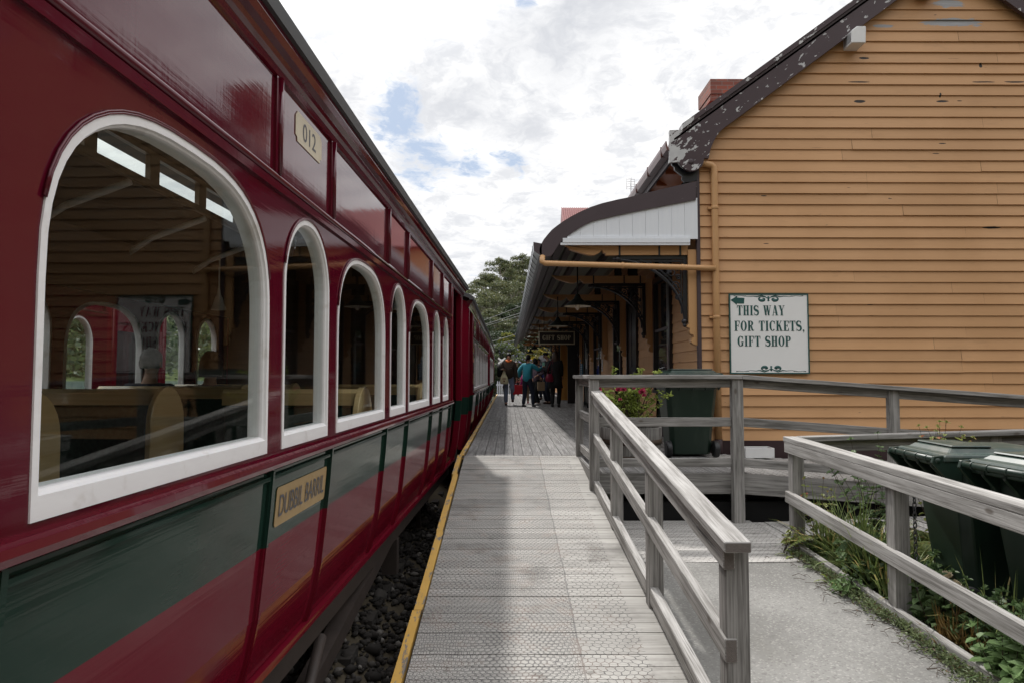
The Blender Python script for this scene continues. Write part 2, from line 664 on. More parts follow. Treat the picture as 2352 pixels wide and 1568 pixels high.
@material('ochre_boards')
def _(n):
    uv = n.coord('UV')
    ob = n.coord('Object')
    isl = n.island()
    big = n.noise(ob, 0.7, 4, 0.6)
    fine = n.noise(n.mapping(uv, (2.0, 70, 1)), 1.0, 4, 0.6, 0.4)
    col = n.mix(n.step(big, 0.3, 0.7), (0.550, 0.308, 0.146), (0.622, 0.358, 0.178))
    col = n.mix(1.0, col, n.ramp(isl, (0, 0.88), (1, 1.0)), 'MULTIPLY')
    col = n.mix(n.math('MULTIPLY', n.step(fine, 0.5, 0.75), 0.18), col, (0.35, 0.19, 0.09))
    # grime in soft patches, splits along the grain, rot spots, bare peeled wood high on the gable
    dirt = n.step(n.noise(n.mapping(ob, (1.2, 1.2, 5)), 1.6, 5, 0.65), 0.55, 0.75)
    col = n.mix(n.math('MULTIPLY', dirt, 0.22), col, (0.30, 0.17, 0.085))
    split = n.step(n.noise(n.mapping(uv, (2.4, 46, 1), (3, 1, 0)), 1.0, 3, 0.5, 1.0), 0.265, 0.235)
    col = n.mix(split, col, (0.12, 0.075, 0.04))
    rot = n.math('MULTIPLY', n.step(n.noise(n.mapping(ob, (3.0, 3.0, 13)), 1.0, 4, 0.6, 0.4), 0.735, 0.76), n.step(n.noise(ob, 0.9, 2), 0.44, 0.52))
    col = n.mix(rot, col, (0.018, 0.015, 0.013))
    x, y, z = n.sep(ob)
    jag = n.noise(n.mapping(ob, (5, 5, 22)), 1.0, 5, 0.65)

    def mark(px, py, rx, rz, rag=1.6):
        p = at(px, py, 8.98)
        dx = n.math('DIVIDE', n.math('SUBTRACT', x, p.x), rx)
        dz = n.math('DIVIDE', n.math('SUBTRACT', z, p.z), rz)
        d = n.math('ADD', n.math('MULTIPLY', dx, dx), n.math('MULTIPLY', dz, dz))
        d = n.math('ADD', d, n.math('MULTIPLY', n.math('SUBTRACT', jag, 0.5), rag))
        return n.step(d, 0.62, 0.45)
    for m_ in ((1975, 233, 0.10, 0.028), (2165, 233, 0.10, 0.022), (1985, 134, 0.09, 0.022), (2253, 150, 0.03, 0.05), (1975, 189, 0.20, 0.012), (2255, 189, 0.20, 0.012), (2330, 189, 0.18, 0.016), (2280, 523, 0.17, 0.020), (1755, 450, 0.05, 0.010), (2165, 330, 0.07, 0.010), (2160, 219, 0.02, 0.04), (1760, 560, 0.05, 0.008), (2205, 232, 0.05, 0.010), (2150, 353, 0.06, 0.008), (2000, 700, 0.06, 0.007)):
        rot = n.math('MAXIMUM', rot, mark(*m_))
    col = n.mix(rot, col, (0.022, 0.018, 0.016))
    peel = n.math('MAXIMUM', mark(2190, 52, 0.55, 0.075, 2.4), n.math('MAXIMUM', mark(2180, 8, 0.28, 0.08, 2.4), mark(2030, 60, 0.2, 0.03, 2.6)))
    col = n.mix(peel, col, n.mix(fine, (0.18, 0.18, 0.19), (0.48, 0.48, 0.49)))
    h = n.math('ADD', n.math('MULTIPLY', fine, 0.5), n.math('MULTIPLY', n.math('ADD', rot, n.math('ADD', peel, split)), -0.8))
    return n.bsdf(col, 0.55, n.bump(h, 0.35, 0.004), spec=0.35)


@material('ochre_paint')
def _(n):
    ob = n.coord('Object')
    col = n.mix(n.noise(ob, 2.5, 4, 0.6), (0.48, 0.265, 0.112), (0.56, 0.318, 0.145))
    ch = n.step(n.noise(ob, 17, 4, 0.6), 0.735, 0.75)
    return n.bsdf(n.mix(ch, col, (0.6, 0.58, 0.55)), 0.42, n.bump(n.noise(ob, 30, 2), 0.05, 0.003))


@material('orange_soffit')
def _(n):
    ob = n.coord('Object')
    return n.bsdf(n.mix(n.noise(ob, 3, 4), (0.42, 0.12, 0.045), (0.52, 0.17, 0.07)), 0.5)


@material('brown_peeling')
def _(n):
    ob = n.coord('Object')
    r = n.mapping(ob, (1, 1, 1), rot=(0, R(36.7), 0))
    a = n.noise(n.mapping(r, (5.0, 11, 11)), 1.5, 5, 0.6, 0.3)
    dens = n.noise(ob, 0.8, 3)
    x, y, z = n.sep(ob)
    th = n.math('ADD', n.math('MULTIPLY', dens, -0.14), 0.70)
    th = n.math('SUBTRACT', th, n.math('MULTIPLY', n.step(x, 2.65, 2.2), 0.15))
    fl = n.step(n.math('SUBTRACT', a, th), 0.0, 0.012)
    col = n.mix(n.noise(ob, 4, 4), (0.040, 0.022, 0.026), (0.062, 0.036, 0.042))
    col = n.mix(fl, col, n.mix(n.noise(ob, 9, 3), (0.62, 0.62, 0.60), (0.40, 0.40, 0.42)))
    return n.bsdf(col, 0.5, n.bump(fl, -0.4, 0.004))


@material('brown_paint')
def _(n):
    ob = n.coord('Object')
    ch = n.step(n.noise(n.mapping(ob, (12, 12, 30)), 1.0, 4, 0.6), 0.74, 0.76)
    col = n.mix(n.noise(ob, 3, 4), (0.047, 0.031, 0.036), (0.066, 0.045, 0.052))
    return n.bsdf(n.mix(ch, col, (0.45, 0.43, 0.40)), 0.48)


@material('brown_metal')
def _(n):
    ob = n.coord('Object')
    return n.bsdf(n.mix(n.noise(ob, 5, 4), (0.10, 0.036, 0.030), (0.15, 0.06, 0.05)), 0.28)


@material('white_board')
def _(n):
    ob = n.coord('Object')
    g = n.noise(n.mapping(ob, (30, 30, 2)), 1.0, 4, 0.6)
    return n.bsdf(n.mix(g, (0.70, 0.73, 0.78), (0.80, 0.82, 0.85)), 0.45, n.bump(g, 0.15, 0.003))


@material('white_plastic')
def _(n):
    return n.bsdf(n.mix(n.noise(n.coord(), 6, 3), (0.66, 0.66, 0.66), (0.78, 0.78, 0.77)), 0.4)


@material('black_iron')
def _(n):
    ob = n.coord('Object')
    return n.bsdf((0.009, 0.010, 0.016), 0.30, n.bump(n.noise(ob, 60, 3), 0.25, 0.003), spec=0.6)


@material('grey_metal')
def _(n):
    ob = n.coord('Object')
    return n.bsdf(n.mix(n.noise(ob, 3, 5, 0.65), (0.16, 0.16, 0.17), (0.40, 0.40, 0.41)), 0.35, metal=0.6)


@material('gutter_metal')
def _(n):
    ob = n.coord('Object')
    st = n.noise(n.mapping(ob, (6, 1.5, 6)), 1.0, 4, 0.6)
    return n.bsdf(n.mix(st, (0.09, 0.10, 0.11), (0.40, 0.42, 0.45)), 0.3, metal=0.35)


@material('red_iron')
def _(n):
    ob = n.coord('Object')
    return n.bsdf(n.mix(n.noise(ob, 1.5, 4), (0.22, 0.055, 0.05), (0.34, 0.12, 0.11)), 0.45)


@material('canopy_lining')
def _(n):
    ob = n.coord('Object')
    return n.bsdf(n.mix(n.noise(ob, 2, 4), (0.26, 0.265, 0.225), (0.36, 0.36, 0.31)), 0.6)


@material('brick')
def _(n):
    uv = n.coord('UV')
    br = n.new('ShaderNodeTexBrick')
    n.put(br.inputs['Vector'], uv)
    n.put(br.inputs['Color1'], (0.36, 0.105, 0.065))
    n.put(br.inputs['Color2'], (0.20, 0.075, 0.055))
    n.put(br.inputs['Mortar'], (0.22, 0.18, 0.16))
    br.inputs['Scale'].default_value = 1.0
    br.inputs['Brick Width'].default_value = 0.235
    br.inputs['Row Height'].default_value = 0.085
    br.inputs['Mortar Size'].default_value = 0.008
    return n.bsdf(n.mix(n.noise(n.coord(), 12, 3), br.outputs[0], n.mix(0.35, br.outputs[0], (0.1, 0.06, 0.05))), 0.85, n.bump(br.outputs[1], -0.4, 0.004))


def gloss_paint(n, col, rough=0.06, rip=0.45, spec=0.5, coat=0.15, side=False):
    ob = n.coord('Object')
    g = n.noise(n.mapping(ob, (6, 2.2, 26)), 1.0, 3, 0.5)
    g2 = n.noise(n.mapping(ob, (1.5, 0.7, 30)), 2.0, 4, 0.6)
    vert = n.noise(n.mapping(ob, (1, 26, 2.0)), 1.0, 3, 0.55)
    if side:
        g = n.noise(n.mapping(ob, (3, 0.8, 34)), 1.0, 3, 0.55, 0.4)
        h = n.math('ADD', n.math('MULTIPLY', g, 0.6), n.math('MULTIPLY', n.noise(n.mapping(ob, (2, 1.3, 90)), 1.0, 3, 0.5), 0.25))
    else:
        h = n.math('ADD', n.math('MULTIPLY', g, 0.25), n.math('ADD', n.math('MULTIPLY', g2, 0.22), n.math('MULTIPLY', vert, 0.22)))
    dust = n.noise(ob, 1.4, 5, 0.6)
    return n.bsdf(n.mix(n.math('MULTIPLY', n.step(dust, 0.45, 0.8), 0.22), col, (0.11, 0.045, 0.05)), rough, n.bump(h, rip, 0.0020), spec=spec, coat=coat, coat_rough=0.03)


@material('maroon_paint')
def _(n):
    return gloss_paint(n, (0.098, 0.0040, 0.0150), coat=0.08)


@material('carriage_side')
def _(n):
    x, y, z = n.sep(n.coord('Object'))
    gr = n.math('MULTIPLY', n.step(z, 0.384, 0.388), n.step(z, 0.657, 0.653))
    col = n.mix(gr, (0.135, 0.0055, 0.0160), (0.012, 0.034, 0.025))
    return gloss_paint(n, col, 0.06, 0.55, 0.14, 0.0, True)


@material('window_white')
def _(n):
    ob = n.coord('Object')
    g = n.noise(n.mapping(ob, (40, 8, 40)), 1.0, 4, 0.6)
    d = n.step(n.noise(ob, 8, 4, 0.65), 0.55, 0.75)
    col = n.mix(g, (0.78, 0.76, 0.77), (0.88, 0.87, 0.87))
    return n.bsdf(n.mix(n.math('MULTIPLY', d, 0.4), col, (0.40, 0.34, 0.27)), 0.38, n.bump(g, 0.2, 0.003))


@material('glass')
def _(n):
    lw = n.new('ShaderNodeLayerWeight')
    lw.inputs[0].default_value = 0.5
    f = n.math('POWER', lw.outputs['Facing'], 5.0)
    f = n.math('ADD', 0.022, n.math('MULTIPLY', f, 0.47))
    ob = n.coord('Object')
    tr = n.new('ShaderNodeBsdfTransparent')
    n.put(tr.inputs[0], (0.95, 0.97, 0.96))
    gl = n.new('ShaderNodeBsdfGlossy')
    gl.inputs['Roughness'].default_value = 0.0
    n.put(gl.inputs['Normal'], n.bump(n.noise(ob, 1.6, 2), 0.03, 0.01))
    mx = n.new('ShaderNodeMixShader')
    n.put(mx.inputs[0], f)
    n.t.links.new(tr.outputs[0], mx.inputs[1])
    n.t.links.new(gl.outputs[0], mx.inputs[2])
    return mx.outputs[0]


@material('dark_room')
def _(n):
    return n.bsdf((0.012, 0.011, 0.011), 0.7)


@material('station_glass')
def _(n):
    ob = n.coord('Object')
    return n.bsdf((0.02, 0.022, 0.025), 0.03, n.bump(n.noise(ob, 1.3, 2), 0.05, 0.01), spec=0.6)


@material('net_curtain')
def _(n):
    ob = n.coord('Object')
    g = n.noise(n.mapping(ob, (90, 90, 5)), 1.0, 4, 0.6)
    return n.bsdf(n.mix(g, (0.10, 0.10, 0.10), (0.42, 0.42, 0.41)), 0.6, coat=1.0, coat_rough=0.02)


@material('carriage_roof')
def _(n):
    ob = n.coord('Object')
    return n.bsdf(n.mix(n.noise(ob, 3, 5, 0.6), (0.035, 0.038, 0.040), (0.075, 0.078, 0.08)), 0.55)


@material('plate_cream')
def _(n):
    ob = n.coord('Object')
    return n.bsdf(n.mix(n.noise(ob, 9, 4), (0.58, 0.51, 0.37), (0.66, 0.58, 0.44)), 0.45)


@material('plate_gold')
def _(n):
    ob = n.coord('Object')
    return n.bsdf(n.mix(n.noise(ob, 9, 4), (0.31, 0.205, 0.085), (0.39, 0.265, 0.12)), 0.45)


@material('letter_grey')
def _(n):
    return n.bsdf((0.085, 0.085, 0.10), 0.5)


@material('underframe')
def _(n):
    ob = n.coord('Object')
    return n.bsdf(n.mix(n.noise(ob, 6, 5, 0.65), (0.018, 0.014, 0.012), (0.07, 0.05, 0.042)), 0.65)


@material('seat_green')
def _(n):
    ob = n.coord('Object')
    return n.bsdf(n.mix(n.voronoi(ob, 40), (0.012, 0.035, 0.028), (0.03, 0.07, 0.055)), 0.8)


@material('bin_green')
def _(n):
    ob = n.coord('Object')
    g = n.noise(ob, 90, 2)
    d = n.step(n.noise(n.mapping(ob, (5, 5, 1.5)), 1.3, 5, 0.65), 0.50, 0.8)
    return n.bsdf(n.mix(n.math('MULTIPLY', d, 0.4), (0.010, 0.024, 0.016), (0.045, 0.060, 0.045)), 0.38, n.bump(g, 0.12, 0.002))


@material('bin_lid')
def _(n):
    ob = n.coord('Object')
    d = n.step(n.noise(ob, 5, 5, 0.65), 0.45, 0.75)
    return n.bsdf(n.mix(n.math('MULTIPLY', d, 0.55), (0.013, 0.034, 0.026), (0.13, 0.125, 0.10)), 0.42, n.bump(n.noise(ob, 80, 2), 0.12, 0.002))


@material('rubber')
def _(n):
    return n.bsdf((0.012, 0.012, 0.013), 0.5)


@material('chain_steel')
def _(n):
    return n.bsdf((0.12, 0.12, 0.125), 0.4, metal=0.8)


@material('concrete')
def _(n):
    ob = n.coord('Object')
    big = n.noise(ob, 0.9, 5, 0.6)
    vo = n.new('ShaderNodeTexVoronoi', feature='F1')
    n.put(vo.inputs['Vector'], ob)
    vo.inputs['Scale'].default_value = 95.0
    cell = vo.outputs['Color']
    v = n.sep(cell)[0]
    spk = n.step(v, 0.78, 0.95)
    dk = n.step(v, 0.16, 0.05)
    col = n.mix(n.step(big, 0.3, 0.7), (0.165, 0.161, 0.151), (0.245, 0.24, 0.226))
    col = n.mix(n.math('MULTIPLY', spk, 0.25), col, (0.52, 0.50, 0.46))
    col = n.mix(n.math('MULTIPLY', dk, 0.55), col, (0.13, 0.12, 0.115))
    st = n.step(n.noise(n.mapping(ob, (1, 0.35, 1)), 1.7, 5, 0.65), 0.52, 0.7)
    col = n.mix(n.math('MULTIPLY', st, 0.55), col, (0.15, 0.145, 0.13))
    h = n.math('ADD', n.math('MULTIPLY', n.noise(ob, 70, 3, 0.7), 0.7), n.math('MULTIPLY', v, 0.3))
    return n.bsdf(col, 0.9, n.bump(h, 0.5, 0.005), spec=0.2)


@material('earth')
def _(n):
    ob = n.coord('Object')
    f = n.noise(ob, 1.2, 8, 0.65)
    g = n.noise(ob, 0.05, 4, 0.6)
    col = n.mix(f, (0.035, 0.028, 0.020), (0.12, 0.10, 0.07))
    grass = n.mix(n.noise(ob, 3, 5, 0.7), (0.035, 0.055, 0.016), (0.09, 0.115, 0.035))
    y = n.sep(ob)[1]
    far = n.math('MAXIMUM', n.step(y, 44.0, 60.0), n.step(n.sep(ob)[0], -90, -140))
    col = n.mix(n.math('MULTIPLY', n.math('ADD', far, n.step(g, 0.5, 0.7), clamp=True), 0.85), col, grass)
    return n.bsdf(col, 0.95, n.bump(f, 0.6, 0.03), spec=0.1)


@material('ballast')
def _(n):
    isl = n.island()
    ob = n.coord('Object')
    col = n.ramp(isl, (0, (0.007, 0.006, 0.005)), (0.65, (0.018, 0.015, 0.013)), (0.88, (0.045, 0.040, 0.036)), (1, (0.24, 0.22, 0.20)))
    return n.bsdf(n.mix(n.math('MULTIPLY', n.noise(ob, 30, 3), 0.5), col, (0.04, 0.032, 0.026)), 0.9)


@material('rail_steel')
def _(n):
    ob = n.coord('Object')
    return n.bsdf(n.mix(n.noise(ob, 8, 4), (0.07, 0.04, 0.028), (0.13, 0.085, 0.06)), 0.5, metal=0.3)


@material('water')
def _(n):
    ob = n.coord('Object')
    return n.bsdf((0.05, 0.075, 0.085), 0.12, n.bump(n.noise(n.mapping(ob, (0.6, 0.25, 1)), 1.0, 4), 0.25, 0.1), spec=0.6)


def leafmat(name, dark, light, warm=None, trans=0.35, rough=0.5, nscale=0.6, amount=0.5):
    @material(name)
    def _(n):
        ob = n.coord('Object')
        isl = n.island()
        cl = n.noise(ob, nscale, 3, 0.5)
        f = n.math('ADD', n.math('MULTIPLY', isl, 0.55), n.math('MULTIPLY', n.math('SUBTRACT', cl, 0.3), amount * 2), clamp=True)
        col = n.mix(f, dark, light)
        if warm:
            col = n.mix(n.step(n.math('FRACT', n.math('MULTIPLY', isl, 7.31)), 0.86, 0.93), col, warm)
        b = n.bsdf(col, rough, spec=0.3)
        tl = n.new('ShaderNodeBsdfTranslucent')
        n.put(tl.inputs[0], col)
        mx = n.new('ShaderNodeMixShader')
        mx.inputs[0].default_value = trans
        n.t.links.new(b, mx.inputs[1])
        n.t.links.new(tl.outputs[0], mx.inputs[2])
        return mx.outputs[0]


leafmat('leaf_eucalypt', (0.012, 0.021, 0.010), (0.165, 0.185, 0.085), (0.18, 0.16, 0.065), nscale=0.75, amount=0.8)
leafmat('leaf_dark', (0.012, 0.022, 0.010), (0.055, 0.080, 0.032), None, nscale=0.5)
leafmat('leaf_yellow', (0.09, 0.11, 0.02), (0.22, 0.24, 0.06), (0.35, 0.28, 0.05), nscale=0.6)
leafmat('leaf_gorse', (0.10, 0.10, 0.02), (0.22, 0.20, 0.04), (0.55, 0.38, 0.03), nscale=0.9)
leafmat('leaf_lilac', (0.05, 0.075, 0.03), (0.13, 0.16, 0.07), (0.30, 0.27, 0.50), nscale=0.9)
leafmat('leaf_far', (0.022, 0.035, 0.018), (0.09, 0.115, 0.055), None, nscale=0.05)
leafmat('leaf_strap', (0.07, 0.11, 0.03), (0.30, 0.37, 0.115), (0.46, 0.36, 0.14), nscale=3.0)
leafmat('leaf_dry', (0.09, 0.05, 0.015), (0.30, 0.19, 0.06), (0.42, 0.30, 0.12), nscale=3.0)
leafmat('leaf_fern', (0.045, 0.070, 0.016), (0.19, 0.22, 0.055), (0.16, 0.11, 0.03), nscale=4.0)
leafmat('leaf_mint', (0.08, 0.15, 0.05), (0.32, 0.45, 0.20), None, nscale=4.0)
leafmat('leaf_round', (0.045, 0.085, 0.033), (0.19, 0.27, 0.115), None, nscale=4.0)
leafmat('leaf_weed', (0.07, 0.10, 0.04), (0.26, 0.31, 0.15), (0.12, 0.07, 0.04), nscale=4.0)
leafmat('leaf_rose', (0.16, 0.22, 0.04), (0.52, 0.60, 0.17), None, nscale=4.0)
leafmat('petal_pink', (0.42, 0.03, 0.10), (0.75, 0.16, 0.26), None, nscale=9.0)
leafmat('petal_cream', (0.62, 0.52, 0.36), (0.78, 0.70, 0.52), None, nscale=9.0)
leafmat('leaf_sedum', (0.15, 0.19, 0.05), (0.36, 0.38, 0.12), (0.50, 0.20, 0.12), nscale=9.0)


@material('bark')
def _(n):
    ob = n.coord('Object')
    return n.bsdf(n.mix(n.noise(n.mapping(ob, (6, 6, 1.5)), 1.0, 5, 0.6), (0.07, 0.055, 0.045), (0.30, 0.26, 0.22)), 0.85)


@material('twig')
def _(n):
    return n.bsdf((0.06, 0.04, 0.028), 0.85)


@material('rock')
def _(n):
    ob = n.coord('Object')
    return n.bsdf(n.mix(n.step(n.noise(ob, 3.5, 7, 0.75), 0.35, 0.7), (0.012, 0.012, 0.013), (0.075, 0.073, 0.075)), 0.95, n.bump(n.noise(ob, 3, 6, 0.7), 0.5, 0.05), spec=0.1)


def flat(name, c, rough=0.6, var=0.15, scale=12, spec=0.35, bump=0.0, sheen=0.0):
    @material(name)
    def _(n):
        ob = n.coord('Object')
        f = n.noise(ob, scale, 4, 0.6)
        lo = tuple(x * (1 - var) for x in c)
        hi = tuple(min(1, x * (1 + var)) for x in c)
        return n.bsdf(n.mix(f, lo, hi), rough, n.bump(f, bump, 0.01) if bump else None, spec=spec, sheen=sheen)


flat('skin', (0.50, 0.27, 0.18), 0.5, 0.08)
flat('skin_pale', (0.60, 0.38, 0.29), 0.5, 0.08)
flat('hair_black', (0.010, 0.009, 0.010), 0.6, 0.3, 40, spec=0.2)
flat('hair_brown', (0.060, 0.036, 0.022), 0.45, 0.35, 40)
flat('hair_grey', (0.32, 0.31, 0.30), 0.6, 0.3, 40)
flat('cloth_brown', (0.040, 0.026, 0.018), 0.85, 0.25, 18, bump=0.3)
flat('cloth_orange', (0.70, 0.16, 0.035), 0.8, 0.2, 18, bump=0.3)
flat('cloth_jeans', (0.17, 0.20, 0.28), 0.85, 0.25, 14, bump=0.35)
flat('cloth_navy', (0.016, 0.020, 0.036), 0.85, 0.25, 14, bump=0.35)
flat('cloth_teal', (0.016, 0.20, 0.26), 0.85, 0.16, 14, bump=0.35, sheen=0.2)
flat('cloth_black', (0.010, 0.010, 0.011), 0.85, 0.3, 14, bump=0.35)
flat('cloth_mauve', (0.10, 0.07, 0.09), 0.85, 0.3, 14, bump=0.35)
flat('cloth_blue', (0.02, 0.035, 0.20), 0.85, 0.2, 14, bump=0.35)
flat('cloth_magenta', (0.40, 0.02, 0.16), 0.85, 0.2, 14, bump=0.35)
flat('cloth_khaki', (0.22, 0.16, 0.10), 0.85, 0.2, 14, bump=0.35)
flat('shoe_brown', (0.035, 0.018, 0.012), 0.5)
flat('shoe_grey', (0.10, 0.10, 0.11), 0.6)
flat('shoe_white', (0.70, 0.70, 0.70), 0.6)
flat('bag_red', (0.42, 0.012, 0.022), 0.4)
flat('bag_wine', (0.16, 0.008, 0.03), 0.35)
flat('bag_paper', (0.33, 0.23, 0.14), 0.8)
flat('bag_plastic', (0.62, 0.56, 0.36), 0.35, 0.12, 20, bump=0.4)
flat('print_red', (0.16, 0.03, 0.03), 0.5)
flat('paper', (0.75, 0.77, 0.82), 0.6, 0.04)
flat('card_green', (0.30, 0.62, 0.50), 0.5)
flat('sign_green', (0.022, 0.085, 0.078), 0.5, 0.12)
flat('sign_white', (0.80, 0.80, 0.79), 0.45, 0.04, 4)
flat('sign_black', (0.016, 0.012, 0.012), 0.4)
flat('sign_cream', (0.40, 0.36, 0.26), 0.5)
flat('poster_blue', (0.02, 0.12, 0.20), 0.4, 0.2, 5)
flat('poster_pale', (0.40, 0.48, 0.56), 0.4, 0.5, 9)
flat('paper_note', (0.55, 0.55, 0.56), 0.6, 0.4, 40)
flat('skirting_brown', (0.038, 0.020, 0.022), 0.55)
flat('door_ochre', (0.46, 0.22, 0.055), 0.42, 0.1, 5)
flat('lamp_dark', (0.010, 0.014, 0.013), 0.35)
flat('lamp_enamel', (0.62, 0.57, 0.45), 0.35, 0.15, 40)
flat('lamp_glass', (0.75, 0.72, 0.65), 0.15, 0.05)
flat('cable', (0.20, 0.20, 0.20), 0.6)
flat('picket_white', (0.62, 0.66, 0.72), 0.55, 0.1)
flat('soil', (0.026, 0.019, 0.013), 0.95, 0.5, 20, bump=0.6)
flat('barrel_hoop', (0.055, 0.036, 0.024), 0.6, 0.4, 10)
flat('house_wall', (0.50, 0.48, 0.44), 0.8, 0.1, 1)
flat('house_roof', (0.34, 0.37, 0.38), 0.5, 0.1, 1)
flat('house_window', (0.03, 0.035, 0.04), 0.1, 0.1, 1)
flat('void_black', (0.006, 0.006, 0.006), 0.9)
flat('car_red', (0.45, 0.12, 0.09), 0.3)


@material('end_grain')
def _(n):
    ob = n.coord('Object')
    uv = n.coord('UV')
    g = n.noise(n.mapping(uv, (60, 30, 1)), 1.0, 5, 0.7, 1.5)
    return n.bsdf(n.mix(g, (0.05, 0.04, 0.035), (0.24, 0.21, 0.19)), 0.9, n.bump(g, 0.6, 0.006))


@material('dark_bearer')
def _(n):
    uv = n.coord('UV')
    g = n.noise(n.mapping(uv, (2, 30, 1)), 1.0, 4, 0.6)
    return n.bsdf(n.mix(g, (0.016, 0.013, 0.011), (0.045, 0.037, 0.031)), 0.9)
# ------------------------------------------------------------------ setting
YR, SL = 8.52, 0.102          # ramp head, ramp slope


def ramp_z(y):
    return -SL * (YR - y)


def ground_z(y):
    return -0.485 - 0.04 * max(0.0, 5.45 - y)


def sstep(a, b, x):
    t = np.clip((x - a) / (b - a), 0, 1)
    return t * t * (3 - 2 * t)


def vnoise(x, y, s):
    return (np.sin(x / s * 1.7 + 1.3 * np.sin(y / s * 1.1)) + np.sin(y / s * 1.9 + 1.7 * np.sin(x / s * 0.9 + 2)) + np.sin((x + y) / s * 0.8 + 4)) / 3


def terrain(x, y):
    x = np.asarray(x, float)
    y = np.asarray(y, float)
    h = np.full(np.broadcast(x, y).shape, -1.0)
    h = h + 0.3 * sstep(-0.65, -1.25, x) + 0.1 * sstep(9, 14, y)
    # shore and lake bed on the left
    h = h - 3.0 * sstep(-9.0, -14.0, x) * sstep(52, 44, y + 0 * x)
    h = h - 3.0 * sstep(-40.0, -60.0, x) * sstep(43, 52, y)
    # wooded hill ahead
    t = sstep(44, 130, y) * sstep(-34, 4, x)
    h = h + 9 * t + 0.5 * vnoise(x, y, 14) * t
    # unseen hill added behind and on the right to block low sky light
    h = h + 32 * sstep(-16, -62, y) + 12 * sstep(26, 75, x)
    # far shore
    d = -0.6 * x + 0.8 * y
    far = sstep(465, 640, d)
    h = h + far * (46 + 16 * vnoise(x, y, 70) + 7 * vnoise(x, y, 28)) + 3.3 * sstep(460, 470, d)
    return h


g = np.concatenate([-np.geomspace(1, 901, 110)[::-1] + 1, np.geomspace(1, 901, 110)[1:] - 1])
gx_, gy_ = np.meshgrid(g, g)
gz_ = terrain(gx_, gy_)
nn = len(g)
gv = np.stack([gx_, gy_, gz_], -1).reshape(-1, 3)
gf = [(j * nn + i, j * nn + i + 1, (j + 1) * nn + i + 1, (j + 1) * nn + i) for j in range(nn - 1) for i in range(nn - 1)]
b = MB()
b.mesh(gv, gf)
ground = b.build('ground', 'earth', recalc=False)
tag(ground, 'earth and grass ground rising to a hill ahead', kind='structure')

b = MB()
b.face([(-900, -500, -1.75), (-9, -500, -1.75), (-9, 900, -1.75), (-900, 900, -1.75)], [(0, 0)] * 4)
tag(b.build('water', 'water', recalc=False), 'grey harbour water beyond the trains', kind='structure')


# platform: planks laid lengthwise
b = MB()
XL, XR = -0.60, 2.545
for i in range(26):
    x = XL + 0.075 + 0.06 + i * 0.12
    y = YR + 0.004
    while y < 37.0:
        y2 = min(37.0, y + (random.uniform(2.4, 5.0)))
        dz = random.uniform(-0.002, 0.002)
        b.beam((x, y + 0.003, -0.018 + dz), (x, y2 - 0.003, -0.018 + dz), 0.114, 0.036)
        y = y2
for i in range(13):          # planks between the two fence posts, running out to the front rail
    x = 0.875 + 0.06 + i * 0.12
    b.beam((x, 6.985, -0.018), (x, YR - 0.002, -0.018), 0.114, 0.036)
plat = b.build('platform', 'platform_deck')
tag(plat, 'grey timber station platform covered in wire mesh', kind='structure')
b = MB()
bd = MB()
bd.box((XL + 0.03, YR, -0.30), (XL + 0.07, 37.0, -0.045))
bd.box((XL + 0.07, YR + 0.02, -0.30), (XR, 37.0, -0.045))
b.box((0.862, 6.99, -0.26), (0.872, YR, -0.002))
b.beam((0.86, 6.98, -0.105), (2.36, 6.98, -0.105), 0.035, 0.205)
for k in range(14):
    y = YR + 0.4 + k * 2.2
    bd.box((XL + 0.1, y, -1.0), (XL + 0.24, y + 0.14, -0.3))
for x in (1.0, 1.7):
    b.box((x, 7.2, -0.9), (x + 0.1, 7.3, -0.05))
b.build('fascia', 'weathered_timber_grey', plat)
bd.build('bearers', 'dark_bearer', plat)
b = MB()
y = YR
while y < 37:
    y2 = min(37, y + random.uniform(1.6, 3.2))
    j = random.uniform(-0.004, 0.004)
    b.beam((XL + 0.03 + j, y + 0.004, -0.02), (XL + 0.03 + j, y2 - 0.004, -0.02), 0.058, 0.05)
    y = y2
b.build('edge_line', 'yellow_edge', plat)
b = MB()
y = YR
while y > -2.6:
    y2 = max(-2.6, y - random.uniform(0.9, 2.0))
    j = random.uniform(-0.006, 0.006) + (0.03 if y > 7.9 else 0.0) * -0.6
    xl = lambda q: -0.60 + 0.0056 * (YR - q)
    b.beam((xl(y) + 0.029 + j, y - 0.004, ramp_z(y) - 0.016), (xl(y2) + 0.029 + j, y2 + 0.004, ramp_z(y2) - 0.016), 0.052, 0.05)
    y = y2
redge = b

# ramp: planks laid crosswise
b = MB()
y = YR - 0.004
k = 0
while y > -2.6:
    yc = y - 0.0595
    x0 = -0.60 + 0.0056 * (YR - yc) + 0.068
    x1 = 0.875 + 0.012 * (YR - yc) + random.uniform(-0.006, 0.006)
    dz = random.uniform(-0.0015, 0.0015)
    b.beam((x0, yc, ramp_z(yc) - 0.018 + dz), (x1, yc, ramp_z(yc) - 0.018 + dz), 0.1165, 0.036, up=(0, -SL, 1), shear=False)
    y -= 0.1205
    k += 1
ramp = b.build('ramp', 'ramp_deck')
tag(ramp, 'sunlit grey plank ramp with chicken wire for grip', kind='structure')
redge.build('edge_line', 'yellow_edge', ramp)
b = MB()
for x in (-0.52, 0.86):
    b.beam((x, YR, ramp_z(YR) - 0.13), (x, -2.6, ramp_z(-2.6) - 0.13), 0.05, 0.18)
b.build('bearers', 'dark_bearer', ramp)

